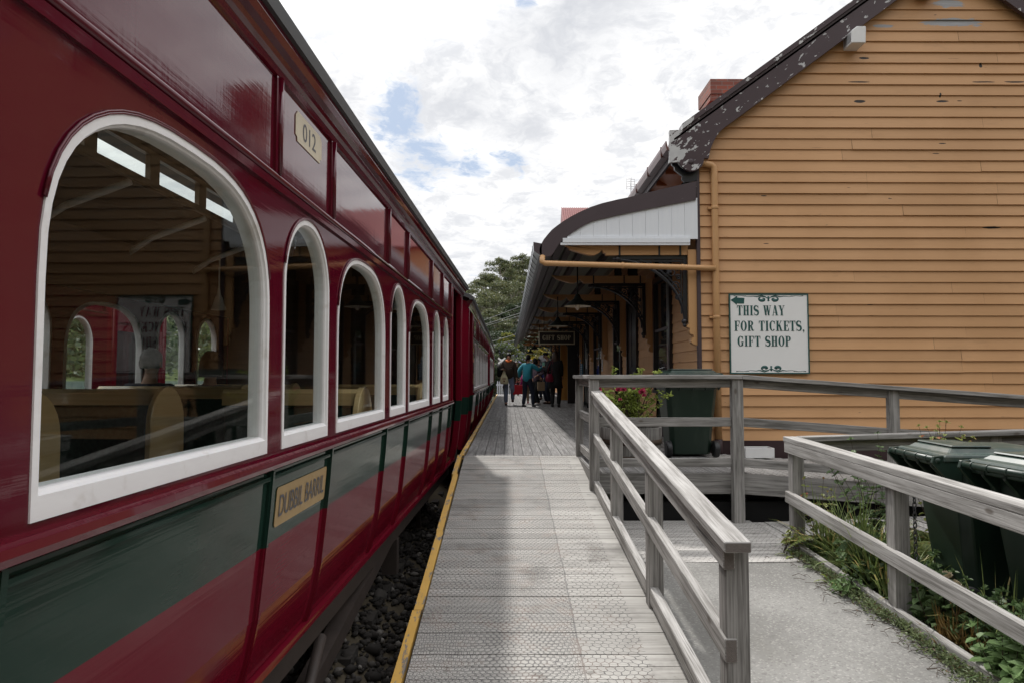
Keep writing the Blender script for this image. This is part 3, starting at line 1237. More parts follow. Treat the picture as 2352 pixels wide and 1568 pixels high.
# sloping walkway along the gable wall and the lower boardwalk under it
b = MB()
wz = lambda x: -0.0715 * (x - 2.36)
x = 2.36
while x < 7.2:
    b.beam((x + 0.059, 6.985, wz(x + 0.06) - 0.018), (x + 0.059, 8.93, wz(x + 0.06) - 0.018), 0.114, 0.036)
    x += 0.12
for i in range(13):
    xx = 0.875 + 0.06 + i * 0.12
low = b.build('walkway', 'walk_deck')
tag(low, 'timber walkway falling to the right beside the gable wall', kind='structure')
b = MB()
b.beam((2.362, 6.972, wz(2.36) - 0.105), (7.2, 6.972, wz(7.2) - 0.105), 0.035, 0.205)
b.box((0.9, 8.90, -0.9), (9.2, 8.93, -0.12))
b.build('fascia', 'weathered_timber_grey', low)
b = MB()
y = 5.46
while y < 7.0:
    b.beam((0.9, y + 0.058, -0.503), (2.46, y + 0.058, -0.503), 0.114, 0.036)
    y += 0.12
x = 2.46
while x < 7.2:
    zz = -0.503 + 0.035 * (x - 2.46)
    b.beam((x + 0.06, 5.93, zz), (x + 0.06, 6.93, zz), 0.114, 0.036)
    x += 0.12
tag(b.build('lower_boardwalk', 'walk_deck'), 'lower mesh covered boardwalk at the end of the concrete path', kind='structure')
b = MB()  # black panels, the shade below the decks put in as colour
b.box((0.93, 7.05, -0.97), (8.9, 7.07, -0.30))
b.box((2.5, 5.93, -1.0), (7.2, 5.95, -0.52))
tag(b.build('underfloor_shade', 'void_black'), 'dark space under the walkway', kind='structure')

# concrete path and the planted bed beside it
b = MB()
NY = 40
ys = np.linspace(-3.5, 5.455, NY)
vs, fs = [], []
for y in ys:
    for x in np.linspace(0.80, 2.40, 9):
        vs.append((x, y, ground_z(y) - 0.004 * (1 + math.sin(x * 5 + y * 2))))
for j in range(NY - 1):
    for i in range(8):
        fs.append((j * 9 + i, j * 9 + i + 1, (j + 1) * 9 + i + 1, (j + 1) * 9 + i))
b.mesh(vs, fs)
tag(b.build('path', 'concrete', recalc=False), 'pale exposed aggregate concrete path', kind='structure')
b = MB()
vs, fs = [], []
ys = np.linspace(-3.5, 5.92, 50)
xs = np.linspace(2.36, 6.8, 30)
for y in ys:
    for x in xs:
        vs.append((x, y, ground_z(y) - 0.035 + 0.025 * math.sin(x * 7 + y * 3) * math.sin(y * 5 - x * 2)))
for j in range(len(ys) - 1):
    for i in range(len(xs) - 1):
        q = j * len(xs) + i
        fs.append((q, q + 1, q + len(xs) + 1, q + len(xs)))
b.mesh(vs, fs)
tag(b.build('garden_soil', 'soil', recalc=False), 'dark soil of the planted bed', kind='structure')

# tracks
for cx, nm in ((-1.97, 'track beside the platform'), (-5.95, 'second track')):
    b = MB()
    for sx in (-0.567, 0.567):
        b.box((cx + sx - 0.035, -14, -0.66), (cx + sx + 0.035, 60, -0.62))
        b.box((cx + sx - 0.012, -14, -0.75), (cx + sx + 0.012, 60, -0.66))
        b.box((cx + sx - 0.06, -14, -0.765), (cx + sx + 0.06, 60, -0.75))
    trk = b.build('railway_track', 'rail_steel')
    tag(trk, 'rusty steel rails of the ' + nm, kind='structure')
    b = MB()
    y = -13.5
    while y < 58:
        b.box((cx - 1.0, y, -0.86), (cx + 1.0, y + 0.22, -0.767))
        y += 0.66
    b.build('sleepers', 'dark_bearer', trk)


def stones(name, n, xr, yr, zf, r0, r1, mat, label):
    ico = bmesh.new()
    bmesh.ops.create_icosphere(ico, subdivisions=1, radius=1)
    iv = np.array([v.co[:] for v in ico.verts])
    tri = np.array([[v.index for v in f.verts] for f in ico.faces])
    ico.free()
    V = []
    for i in range(n):
        x, y = rng.uniform(*xr), rng.uniform(*yr)
        r = rng.uniform(r0, r1) * (1 + 0.8 * (rng.random() > 0.9))
        d = iv * (1 + rng.uniform(-0.42, 0.42, (len(iv), 1))) * (np.array([1, 1, 0.7]) * r * rng.uniform(0.7, 1.3, 3))
        a = rng.uniform(0, 6.28)
        c, s = math.cos(a), math.sin(a)
        d = np.stack([d[:, 0] * c - d[:, 1] * s, d[:, 0] * s + d[:, 1] * c, d[:, 2]], 1)
        V.append((d + np.array([x, y, zf(x, y) + r * 0.3]))[tri].reshape(-1, 3))
    o = quad_mesh(name, np.concatenate(V), mat, nper=3)
    bm = bmesh.new(); bm.from_mesh(o.data)
    bmesh.ops.remove_doubles(bm, verts=bm.verts, dist=1e-5)
    bm.to_mesh(o.data); bm.free()
    tag(o, label, kind='stuff')
    return o


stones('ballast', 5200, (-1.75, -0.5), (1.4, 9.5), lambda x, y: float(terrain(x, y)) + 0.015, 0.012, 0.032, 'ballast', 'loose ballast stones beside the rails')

# far shore forest, seen only through the carriage windows
n = 15000
X = rng.uniform(-760, -90, n)
Y = rng.uniform(160, 820, n)
d = -0.6 * X + 0.8 * Y
ok = (d > 468) & (d < 720) & (X / Y > -1.4) & (X / Y < -0.15)
X, Y = X[ok], Y[ok]
Z = terrain(X, Y) + rng.uniform(0, 6, len(X))
cs = []
for k in range(5):
    c = np.stack([X, Y, Z], 1) + rng.normal(0, 2.2, (len(X), 3))
    t1 = rng.normal(0, 1, (len(X), 3)); t1 /= np.linalg.norm(t1, axis=1)[:, None]
    t2 = np.cross(t1, rng.normal(0, 1, (len(X), 3))); t2 /= np.linalg.norm(t2, axis=1)[:, None]
    s = rng.uniform(1.6, 3.2, (len(X), 1))
    cs.append(np.stack([c - t1 * s, c + t2 * s * 0.7, c + t1 * s, c - t2 * s * 0.7], 1).reshape(-1, 3))
o = quad_mesh('forest', np.concatenate(cs), 'leaf_far')
tag(o, 'far wooded hillside across the harbour', kind='stuff')


def far_house(loc, rot, w_, d_, h_, label):
    t = thing('house', loc, label, 'house', rot)
    b = MB(); b.box((-w_ / 2, -d_ / 2, -4), (w_ / 2, d_ / 2, h_)); b.build('wall', 'house_wall', t)
    b = MB(); b.prism([(-d_ / 2 - 0.6, h_), (d_ / 2 + 0.6, h_), (0, h_ + d_ * 0.32)], 'x', -w_ / 2 - 0.5, w_ / 2 + 0.5); b.build('roof', 'house_roof', t)
    for k in range(3):
        b = MB()
        x = -w_ / 2 + (k + 0.5) * w_ / 3
        b.box((x - 0.7, -d_ / 2 - 0.05, 1.0), (x + 0.7, -d_ / 2 + 0.02, 2.4))
        b.build('window', 'house_window', t)


def on_land(x, y):
    return (x, y, float(terrain(x, y)) + 4.5)


far_house(on_land(-352, 548), 0.6, 16, 9, 4.5, 'gabled grey roofed house on the far wooded shore')
far_house(on_land(-340, 505), 0.55, 26, 10, 4.0, 'long low pale shed near the far waterline')
# ------------------------------------------------------------------ station building
YG = 9.0
YE = 36.6
XC = 2.545
XRR = 9.36
AP = (5.955, 6.60)


def pix(pts, y, s, ox, oy):
    """outline in zoom pixels -> (x,z) at depth y; s zoom px per full px, (ox,oy) full origin"""
    out = []
    for (a, c) in pts:
        p = at((ox + a / s) / 1.41624, (oy + c / s) / 1.41624, y)
        out.append((p.x, p.z))
    return out


bld = thing('station_building', ((XC + XRR) / 2, YG, 0), 'ochre weatherboard station building with brown trim and a bullnose verandah', 'building')
BX, BY = bld.location.x, bld.location.y


def bpart(mb, name, mats, parent=None, **kw):
    """part of the building: geometry is written in world coordinates"""
    o = mb.build(name, mats, parent or bld, **kw)
    if parent is None:
        o.location = (-BX, -BY, 0)
    return o


# carcass that the boards are nailed to
b = MB()
b.prism([(XC + 0.02, -0.9), (XRR - 0.02, -0.9), (XRR - 0.02, 3.95), (AP[0], AP[1] - 0.02), (XC + 0.02, 3.95)], 'y', YG + 0.02, YE - 0.02)
bpart(b, 'frame', 'void_black')

# gable wall weatherboards: every board a tilted strip with butt joints
EXP = 0.1487


def clap_row(b, p0, p1, z0, z1, nrm, lap=0.019):
    """one weatherboard face between p0 and p1 (xy), leaning out at its foot"""
    p0, p1, nrm = Vector(p0), Vector(p1), Vector(nrm)
    L = (p1 - p0).length
    u = random.uniform(0, 60); v = random.uniform(0, 60)
    def P(q, z, o): return (q.x + nrm.x * o, q.y + nrm.y * o, z)
    bb = len(b.v)
    b.v += [P(p0, z0, lap), P(p1, z0, lap), P(p1, z1, 0.004), P(p0, z1, 0.004), P(p0, z0, 0), P(p1, z0, 0)]
    b.f += [(bb, bb + 1, bb + 2, bb + 3), (bb + 4, bb + 5, bb + 1, bb)]
    b.uv += [[(u, v), (u + L, v), (u + L, v + z1 - z0), (u, v + z1 - z0)], [(u, v), (u + L, v), (u + L, v - .02), (u, v - .02)]]
    b.mi += [0, 0]
    b.sm += [False, False]


b = MB()
z = 0.14
sl = (AP[1] - 4.28) / (AP[0] - 2.86)
while z < AP[1]:
    z1 = z + EXP
    if z < 4.05:
        xa, xb = XC + 0.012, XRR - 0.012
    else:
        xa = max(XC + 0.012, 2.86 + (z - 4.28) / sl - 0.13)
        xb = 2 * AP[0] - xa
    x = xa
    while x < xb - 0.05:
        x2 = xb if xb - x < 3.0 else x + random.uniform(1.6, 5.2)
        x2 = min(x2, xb)
        j = random.uniform(-0.0025, 0.0025)
        clap_row(b, (x + 0.0012, YG), (x2 - 0.0012, YG), z + j, z1 + 0.012 + j, (0, -1), 0.027 + random.uniform(-0.004, 0.004))
        x = x2
    z = z1
bpart(b, 'gable_wall', 'ochre_boards', recalc=False)

b = MB()
z = 0.14
walls = {}
openings = [(10.45, 11.66), (13.2, 14.3), (15.05, 16.1), (18.5, 19.8), (21.2, 22.3), (24.2, 27.6), (29.5, 30.6), (32.3, 33.4)]
while z < 3.5:
    z1 = z + EXP
    y = YG + 0.012
    edges = []
    for (a, c) in openings + [(YE, YE)]:
        if a > y: edges.append((y, a))
        y = c
    for (a, c) in edges:
        b = walls.setdefault(a, MB())
        y = a
        while y < c - 0.05:
            y2 = min(c, y + random.uniform(1.4, 3.2))
            clap_row(b, (XC, y2 - 0.001), (XC, y + 0.001), z, z1 + 0.012, (-1, 0))
            y = y2
    z = z1
for b in walls.values():
    bpart(b, 'side_wall', 'ochre_boards', recalc=False)

b = MB()
b.box((XC - 0.012, YG - 0.03, -0.9), (XRR, YG + 0.02, 0.14))
b.box((XC - 0.03, YG + 0.02, -0.9), (XC + 0.01, YE, 0.14))
bpart(b, 'skirting', 'skirting_brown')
b = MB()
b.box((XC - 0.036, YG - 0.034, 0.142), (XC + 0.012, YG + 0.03, 3.72))
bpart(b, 'corner_board', 'brown_paint', bevel=0.003)

# main roof
b = MB()
e1 = (2.20, 4.11)
ap2 = (AP[0], 6.845)
prof = [e1, ap2, (2 * AP[0] - e1[0], e1[1])]
n = 150
b.prism([e1, ap2, (2 * AP[0] - e1[0], e1[1]), (2 * AP[0] - e1[0], e1[1] - 0.03), (ap2[0], ap2[1] - 0.035), (e1[0], e1[1] - 0.03)], 'y', 8.86, YE + 0.2)
roof = bpart(b, 'roof', 'red_iron')
b = MB()
y = 9.0
while y < YE:                        # corrugations
    for side in (1, -1):
        p0 = (e1[0], y, e1[1] + 0.004) if side == 1 else (2 * AP[0] - e1[0], y, e1[1] + 0.004)
        b.beam(p0, (ap2[0], y, ap2[1] + 0.004), 0.04, 0.018)
    y += 0.085
bpart(b, 'roof_corrugation', 'red_iron', recalc=False)
tag_ = None
# soffit, eave fascia and brown gutter
b = MB()
b.prism([(2.235, 3.985), (XC, 3.80), (XC, 3.785), (2.235, 3.97)], 'y', 8.92, YE)
for y in np.arange(9.0, YE, 0.6):
    b.box((2.26, y, 3.86), (XC, y + 0.05, 3.95))
bpart(b, 'soffit', 'orange_soffit')
b = MB()
b.box((2.195, 8.90, 3.86), (2.225, YE, 4.075))
bpart(b, 'eave_fascia', 'brown_paint')
b = MB()
b.prism([(2.10, 3.96), (2.19, 3.94), (2.19, 4.085), (2.175, 4.085), (2.175, 3.96), (2.12, 3.975), (2.10, 4.075), (2.088, 4.075), (2.085, 4.03)], 'y', 8.87, YE + 0.1)
for y in np.arange(9.15, YE, 0.9):
    b.box((2.082, y, 3.95), (2.195, y + 0.02, 4.09))
bpart(b, 'eave_gutter', 'brown_metal')
# carved corbels under the eave at the corner
b = MB()
corb = pix([(430, 800), (440, 840), (480, 870), (485, 920), (560, 980), (615, 1020), (605, 1080), (650, 1125), (750, 1125), (860, 1095), (870, 880), (700, 900), (560, 800)], 8.99, 5.227, 2100, 380)
b.prism(corb, 'y', 8.955, 8.995)
bpart(b, 'corbel', 'black_iron')

# bargeboards: outline taken at their own plane
YB = 8.86
low = pix([(410, 230), (405, 780), (560, 770), (600, 830), (680, 895), (740, 920), (790, 928), (850, 918), (900, 890), (960, 840), (985, 780), (1000, 705), (1075, 708), (1085, 640), (1110, 540), (1160, 420), (1220, 310), (1280, 235), (1400, 140), (1568, 20)], YB, 5.227, 2100, 380)
pin = at(2060, 0, YB); pin0 = low[-1]
slope = (pin.z - pin0[1]) / (pin.x - pin0[0])
apx = AP[0] - 0.02
tin = pin0[1] + slope * (apx - pin0[0])
o0 = at(1570, 296, YB); o1 = at(1979, 0, YB)
so = (o1.z - o0.z) / (o1.x - o0.x)
tout = o0.z + so * (apx - o0.x)
left = low + [(apx, tin), (apx, tout), (o0.x, o0.z), low[0]][:3] + pix([(630, 225)], YB, 5.227, 2100, 380)
b = MB()
b.prism(left, 'y', YB, YB + 0.055)
lb = bpart(b, 'bargeboard', 'brown_peeling')
b = MB()
right = [(2 * apx - x + 0.003, z) for (x, z) in left]
b.prism(right[::-1], 'y', YB, YB + 0.055)
bpart(b, 'bargeboard', 'brown_peeling')
b = MB()
for sgn in (1, -1):
    q = [(o0.x - 0.02, o0.z - 0.012), (apx, tout - 0.01), (apx, tout + 0.075), (o0.x - 0.02, o0.z + 0.06)]
    q = q if sgn == 1 else [(2 * apx - x, z) for (x, z) in q][::-1]
    b.prism(q, 'y', YB - 0.03, YB + 0.16)
bpart(b, 'barge_capping', 'brown_peeling')
b = MB()
cb = pix([(772, 762)], YB, 5.227, 2100, 380)[0]
b.lathe([(0.010, YB - 0.004), (0.036, YB - 0.004), (0.036, YB + 0.004)], (cb[0], 0, cb[1]), 'y', 20)
bpart(b, 'boss', 'brown_paint', lb) .location = (0, 0, 0)
# gable soffit seen at the far right
b = MB()
for sgn in (1, -1):
    q = [(2.36, 4.20), (apx, tin + 0.26), (apx, tin + 0.28), (2.36, 4.22)]
    q = q if sgn == 1 else [(2 * apx - x, z) for (x, z) in q][::-1]
    b.prism(q, 'y', YB + 0.056, YG)
bpart(b, 'barge_soffit', 'white_board')

# chimney
b = MB()
cx0, cx1 = 4.13, 4.86
cy0, cy1 = 13.6, 14.5
def brick_box(b, x0, x1, y0, y1, z0, z1):
    for (p, q) in (((x0, y0), (x1, y0)), ((x1, y0), (x1, y1)), ((x1, y1), (x0, y1)), ((x0, y1), (x0, y0))):
        L = math.dist(p, q)
        b.face([(p[0], p[1], z0), (q[0], q[1], z0), (q[0], q[1], z1), (p[0], p[1], z1)], [(0, z0), (L, z0), (L, z1), (0, z1)])
    b.face([(x0, y0, z1), (x1, y0, z1), (x1, y1, z1), (x0, y1, z1)], [(0, 0), (x1 - x0, 0), (x1 - x0, y1 - y0), (0, y1 - y0)])
    b.face([(x0, y0, z0), (x0, y1, z0), (x1, y1, z0), (x1, y0, z0)], [(0, 0), (x1 - x0, 0), (x1 - x0, y1 - y0), (0, y1 - y0)])
ZT = at(1665, 182, 13.6).z
brick_box(b, cx0 + 0.08, cx1 - 0.08, cy0 + 0.08, cy1 - 0.08, 4.9, ZT - 0.30)
brick_box(b, cx0 - 0.02, cx1 + 0.02, cy0 - 0.02, cy1 + 0.02, ZT - 0.46, ZT - 0.38)
brick_box(b, cx0 + 0.03, cx1 - 0.03, cy0 + 0.03, cy1 - 0.03, ZT - 0.60, ZT - 0.46)
brick_box(b, cx0 + 0.02, cx1 - 0.02, cy0 + 0.02, cy1 - 0.02, ZT - 0.38, ZT - 0.30)
brick_box(b, cx0, cx1, cy0, cy1, ZT - 0.30, ZT)
ch = bpart(b, 'chimney', 'brick', roof)
# second red roof further down the building
b = MB()
zr = at(1300, 478, 27.0).z
b.prism([(25.0, zr - 1.9), (29.0, zr - 1.9), (27.0, zr)], 'x', 2.15, 7.5)
bpart(b, 'dormer_roof', 'red_iron')
b = MB()
for xx in np.arange(2.16, 3.4, 0.085):
    b.beam((xx, 24.99, zr - 1.9), (xx, 26.99, zr + 0.005), 0.035, 0.03)
bpart(b, 'dormer_corrugation', 'red_iron', recalc=False)
b = MB()
b.box((2.6, 25.2, 3.5), (7.4, 28.8, zr - 1.9))
bpart(b, 'dormer_wall', 'ochre_paint')

# ------------------------------------------------------------------ verandah
YV = 8.93
S6 = (1.96, 1600, 500)
top_edge = [(1300, 180), (1200, 202), (1100, 225), (990, 252), (880, 280), (790, 298), (700, 320), (630, 343), (560, 375), (505, 403), (460, 430), (415, 462), (380, 490), (350, 525), (330, 550), (313, 580), (303, 610)]
tip = [(303, 632), (312, 650), (330, 658), (350, 660), (372, 655), (390, 640), (402, 618), (415, 598), (430, 575)]
under = [(455, 550), (480, 530), (520, 500), (560, 475), (600, 453), (640, 435), (680, 424), (720, 415), (810, 394), (900, 375), (1000, 355), (1100, 335), (1200, 316), (1298, 297)]
te = pix(top_edge, YV, *S6)
bg_ = te + pix(tip + under, YV, *S6)
b = MB()
b.prism(bg_, 'y', YV - 0.022, YV + 0.022)
bpart(b, 'verandah_bargeboard', 'brown_paint')
ud = pix(under, YV, *S6)
zb = at(1400, 549, YV).z
b = MB()
xs_ = np.linspace(ud[1][0], XC - 0.03, 11)
ux = np.array([p[0] for p in ud]); uz = np.array([p[1] for p in ud])
o_ = np.argsort(ux); ux, uz = ux[o_], uz[o_]
for i in range(10):
    xa, xb = xs_[i] + 0.0012, xs_[i + 1] - 0.0012
    za, zc_ = np.interp(xa, ux, uz) + 0.03, np.interp(xb, ux, uz) + 0.03
    if za <= zb + 0.005: za = zb + 0.006
    b.prism([(xa, zb), (xb, zb), (xb, zc_), (xa, za)], 'y', YV - 0.002, YV + 0.018)
zbk = [np.interp(q, ux, uz) for q in xs_]
b.prism([(xs_[0] + 0.02, zb + 0.004)] + [(xs_[-1], zb + 0.004)] + [(q, z_ + 0.02) for q, z_ in zip(xs_[::-1][:-1], zbk[::-1][:-1])], 'y', YV + 0.0185, YV + 0.028)
b.box((xs_[0] - 0.06, YV - 0.03, zb - 0.055), (XC - 0.14, YV + 0.018, zb + 0.004))
b.box((xs_[0], YV - 0.02, zb + 0.004), (XC - 0.14, YV - 0.003, zb + 0.03))
b.box((xs_[0] - 0.09, YV - 0.022, zb - 0.085), (XC - 0.14, YV + 0.018, zb - 0.056))
bpart(b, 'verandah_gable', 'white_board')

# curved roof sheet, boarded lining beneath
rp = [(x, z - 0.012) for (x, z) in te][::-1]
b = MB()
b.sheet(rp, 'y', YV + 0.023, YE, 0.012)
bpart(b, 'verandah_roof', 'grey_metal')
lin = [(x + 0.02, z - 0.05) for (x, z) in te][::-1]
b = MB()
b.sheet(lin, 'y', YV + 0.03, YE - 0.02, 0.006)
bpart(b, 'verandah_lining', 'canopy_lining')
# dark purlins and rafters under the lining
b = MB()
for i in (1, 4, 6, 8, 10, 13):
    x, zz = lin[i]
    b.box((x - 0.05, YV + 0.03, zz - 0.11), (x + 0.05, YE - 0.03, zz - 0.02))
bpart(b, 'purlin', 'brown_paint')
# gutter with clips along the verandah edge
gx0 = at(1225, 557, YV).x
gzt = at(1225, 557, YV).z
b = MB()
xg = te[-1][0]
b.prism([(gx0, gzt), (gx0 + 0.012, gzt), (gx0 + 0.02, gzt - 0.10), (xg + 0.0, gzt - 0.17), (xg + 0.03, gzt - 0.17), (xg + 0.03, gzt - 0.19), (xg - 0.01, gzt - 0.19), (gx0 + 0.006, gzt - 0.115)], 'y', YV - 0.02, YE + 0.05)
vg = bpart(b, 'verandah_gutter', 'gutter_metal')
b = MB()
y = 0.0
b.prism([(gx0 - 0.004, gzt + 0.006), (gx0 + 0.012, gzt + 0.006), (gx0 + 0.016, gzt - 0.095), (xg + 0.0, gzt - 0.165), (xg - 0.012, gzt - 0.193), (gx0 + 0.0, gzt - 0.118)], 'y', 0.0, 0.014)
gst = bpart(b, 'gutter_strap', 'lamp_dark', vg)
gst.location = (0, YV + 0.3, 0)
for y in np.arange(YV + 0.72, YE, 0.42):
    c = gst.copy()
    link(c, vg)
    c.location = (0, y, 0)
b = MB()
b.face([(gx0, YV - 0.022, gzt), (xg + 0.03, YV - 0.022, gzt - 0.02), (xg + 0.03, YV - 0.022, gzt - 0.19), (gx0 + 0.006, YV - 0.022, gzt - 0.115)])
bpart(b, 'gutter_end', 'brown_paint', vg).location = (0, 0, 0)
b = MB()
b.prism([(xg + 0.035, zb - 0.26), (xg + 0.065, zb - 0.28), (xg + 0.075, zb - 0.10), (xg + 0.045, zb - 0.08)], 'y', YV + 0.03, YE)
bpart(b, 'verandah_fascia', 'grey_metal')

# bays
YB0, BAY = 9.06, 2.75
NB = 11
zt_beam = zb - 0.075
zb_beam = at(1400, 583, YV).z
scal = [(xs_[0] - 0.02, zb - 0.06), (xs_[0] + 0.03, zb - 0.10)] + pix([(500, 602), (560, 622), (620, 638), (660, 640), (695, 622), (700, 610), (712, 610), (716, 622), (732, 630), (735, 640)], YV, *S6) + [(2.40, zb_beam), (2.40, zt_beam), (xs_[0] - 0.02, zt_beam)]


def bracket_mesh():
    """cast-iron quarter bracket, corner at (0,0), arms to -x and -z"""
    b = MB()
    W_, H_ = 0.95, 0.93
    b.box((-W_ + 0.05, -0.016, -0.05), (0, 0.016, 0.0))
    b.box((-W_ + 0.16, -0.010, -0.085), (0, 0.010, -0.06))
    b.box((-0.055, -0.016, -H_ + 0.05), (0, 0.016, -0.051))
    b.box((-0.085, -0.008, -H_ + 0.15), (-0.068, 0.008, -0.086))
    arc = []
    for i in range(19):
        t = i / 18 * PI / 2
        arc.append((-W_ + 0.02 + (W_ - 0.05) * math.sin(t) ** 1.06, 0, -0.055 - (H_ - 0.07) * (1 - math.cos(t)) ** 1.02))
    b.tube(arc, 0.021, 6)
    arc2 = [(x + 0.025, 0, z + 0.045) for (x, y, z) in arc[3:-3]]
    b.tube(arc2, 0.011, 5)
    for i in range(2, len(arc) - 2):
        x, y, z = arc[i]
        b.ellipsoid((x + 0.012, 0, z + 0.024), (0.010, 0.010, 0.010), 6, 4)
    for (sx, sz, r0, ph, dr) in ((-0.20, -0.22, 0.085, 0.2, 1), (-0.36, -0.155, 0.065, 1.7, -1), (-0.155, -0.40, 0.06, -0.6, 1), (-0.51, -0.12, 0.042, 1.2, -1), (-0.12, -0.56, 0.042, 0.3, 1), (-0.27, -0.11, 0.045, 3.4, 1), (-0.115, -0.29, 0.04, 2.8, -1)):
        sp = []
        for i in range(20):
            t = i / 19
            a = ph + dr * t * 2 * PI * 1.45
            r = r0 * (1 - 0.82 * t)
            sp.append((sx + r * math.cos(a), 0, sz + r * math.sin(a)))
        b.tube(sp, [0.011 - 0.004 * i / 19 for i in range(20)], 5)
        b.ellipsoid((sp[-1][0], 0, sp[-1][2]), (0.017, 0.014, 0.017), 7, 5)
    for i in range(9):      # leaf shapes filling the corner
        a = -PI * 0.97 + i * 0.13
        b.ellipsoid((-0.16 + 0.12 * math.cos(a + 1.0) - 0.02 * i, 0, -0.12 - 0.015 * i), (0.028, 0.009, 0.014), 6, 4)
    for (ex, ez) in ((-W_ + 0.03, -0.045), (-0.035, -H_ + 0.05)):
        b.ellipsoid((ex, 0, ez), (0.045, 0.03, 0.04), 9, 6)
        b.ellipsoid((ex - (0.05 if ex < -0.5 else 0), 0, ez - (0.0 if ex < -0.5 else 0.05)), (0.028, 0.022, 0.028), 8, 5)
    return b


br0 = None
pil = [(XC - 0.145, 2.655)] + [(XC - 0.145, 1.66), (XC - 0.165, 1.645), (XC - 0.165, 1.62), (XC - 0.13, 1.61), (XC - 0.14, 1.57), (XC - 0.125, 1.535), (XC - 0.085, 1.52), (XC - 0.08, 1.49), (XC - 0.11, 1.47), (XC - 0.115, 1.43), (XC - 0.09, 1.40), (XC - 0.04, 1.385), (XC - 0.022, 1.385), (XC - 0.022, 2.655)]
for k in range(NB):
    y = YB0 + BAY * k
    if y > YE: break
    b = MB()
    b.prism(scal, 'y', y - 0.045, y + 0.045)
    bm_o = bpart(b, 'verandah_beam', 'ochre_paint')
    for x in (1.49, 2.02, 2.30):
        b = MB()
        b.box((x - 0.012, y - 0.052, zb_beam - 0.012), (x + 0.012, y + 0.052, zt_beam + 0.005))
        bpart(b, 'beam_strap', 'black_iron', bm_o).location = (0, 0, 0)
    b = MB()
    b.prism(pil, 'y', y - 0.06, y + 0.06)
    bpart(b, 'pilaster', 'ochre_paint')
    if br0 is None:
        br0 = bracket_mesh().build('bracket', 'black_iron', bld, recalc=False)
        bro = br0
    else:
        bro = br0.copy()
        link(bro, bld)
    bro.location = (XC - 0.15 - BX, y - BY, zb_beam - 0.004)

# windows and doors of the platform side
def side_opening(y0, y1, z0, z1, kind):
    xo = XC - 0.03
    b = MB()
    fw = 0.085
    b.prism([(y0, z0), (y0, z1), (y1, z1), (y1, z0), (y1 - fw, z0), (y1 - fw, z1 - fw), (y0 + fw, z1 - fw), (y0 + fw, z0)], 'x', xo - 0.03, XC + 0.02)
    fr = bpart(b, 'window' if kind == 'window' else 'door_frame', 'black_iron')
    if kind != 'opening':
        b = MB()
        b.box((xo - 0.045, y0 - 0.02, z0 - 0.05), (XC + 0.02, y1 + 0.02, z0))
        bpart(b, 'sill', 'black_iron', fr).location = (0, 0, 0)
    if kind == 'window':
        zm = (z0 + z1) / 2 + 0.05
        b = MB()
        b.box((xo + 0.012, y0 + fw, z0), (xo + 0.02, y1 - fw, z1 - fw))
        bpart(b, 'pane', 'station_glass', fr).location = (0, 0, 0)
        b = MB()
        b.box((xo - 0.004, y0 + fw, z0 + 0.04), (xo + 0.011, y0 + fw + 0.22, z1 - fw - 0.04))
        bpart(b, 'curtain', 'net_curtain', fr).location = (0, 0, 0)
        b = MB()
        b.box((xo - 0.012, y0 + fw, zm - 0.022), (xo + 0.011, y1 - fw, zm + 0.022))
        b.box((xo - 0.010, y0 + fw, z0), (xo + 0.011, y0 + fw + 0.035, z1 - fw))
        bpart(b, 'sash', 'brown_paint', fr).location = (0, 0, 0)
    elif kind == 'door':
        b = MB()
        b.box((xo + 0.0, y0 + fw, z0), (xo + 0.02, y1 - fw, z1 - fw))
        for (q0, q1) in ((z0 + 0.25, z0 + 0.95), (z0 + 1.1, z1 - 0.3)):
            for yy in ((y0 + fw + 0.1, (y0 + y1) / 2 - 0.05), ((y0 + y1) / 2 + 0.05, y1 - fw - 0.1)):
                b.box((xo - 0.008, yy[0], q0), (xo + 0.001, yy[1], q1))
        d_ = bpart(b, 'door', 'black_iron', fr)
        d_.location = (0, 0, 0)
        b = MB()
        b.lathe([(0.0, -0.06), (0.024, -0.055), (0.03, -0.04), (0.02, -0.02), (0.012, 0.0)], (xo, y0 + fw + 0.07, z0 + 0.98), 'x', 12)
        bpart(b, 'handle', 'grey_metal', fr).location = (0, 0, 0)
    return fr


for (a, c), kd in zip(openings, ('window', 'door', 'window', 'window', 'door', 'opening', 'window', 'window')):
    if kd == 'window': side_opening(a, c, 0.75, 2.62, kd)
    elif kd == 'door': side_opening(a, c, 0.06, 2.55, kd)
    else: side_opening(a, c, 0.0, 2.75, kd)
# gift shop double door: black leaf near, ochre panelled leaf beyond, both swung out
b = MB()
b.box((2.13, 24.22, 0.02), (2.50, 24.27, 2.60))
bpart(b, 'door', 'black_iron')
b = MB()
dx0, dx1 = 2.13, 2.485
b.box((dx0, 27.50, 0.02), (dx1, 27.55, 2.46))
for (q0, q1) in ((0.18, 0.62), (0.98, 1.30), (1.36, 2.28)):
    b.box((dx0 + 0.06, 27.485, q0), (dx0 + 0.155, 27.499, q1))
    b.box((dx0 + 0.195, 27.485, q0), (dx0 + 0.295, 27.499, q1))
od = bpart(b, 'door', 'door_ochre')
od['label'] = 'ochre panelled door leaf standing open'
b = MB()
b.box((dx1 - 0.05, 27.44, 1.45), (dx1 - 0.015, 27.499, 1.58))
bpart(b, 'handle', 'grey_metal', od).location = (0, 0, 0)

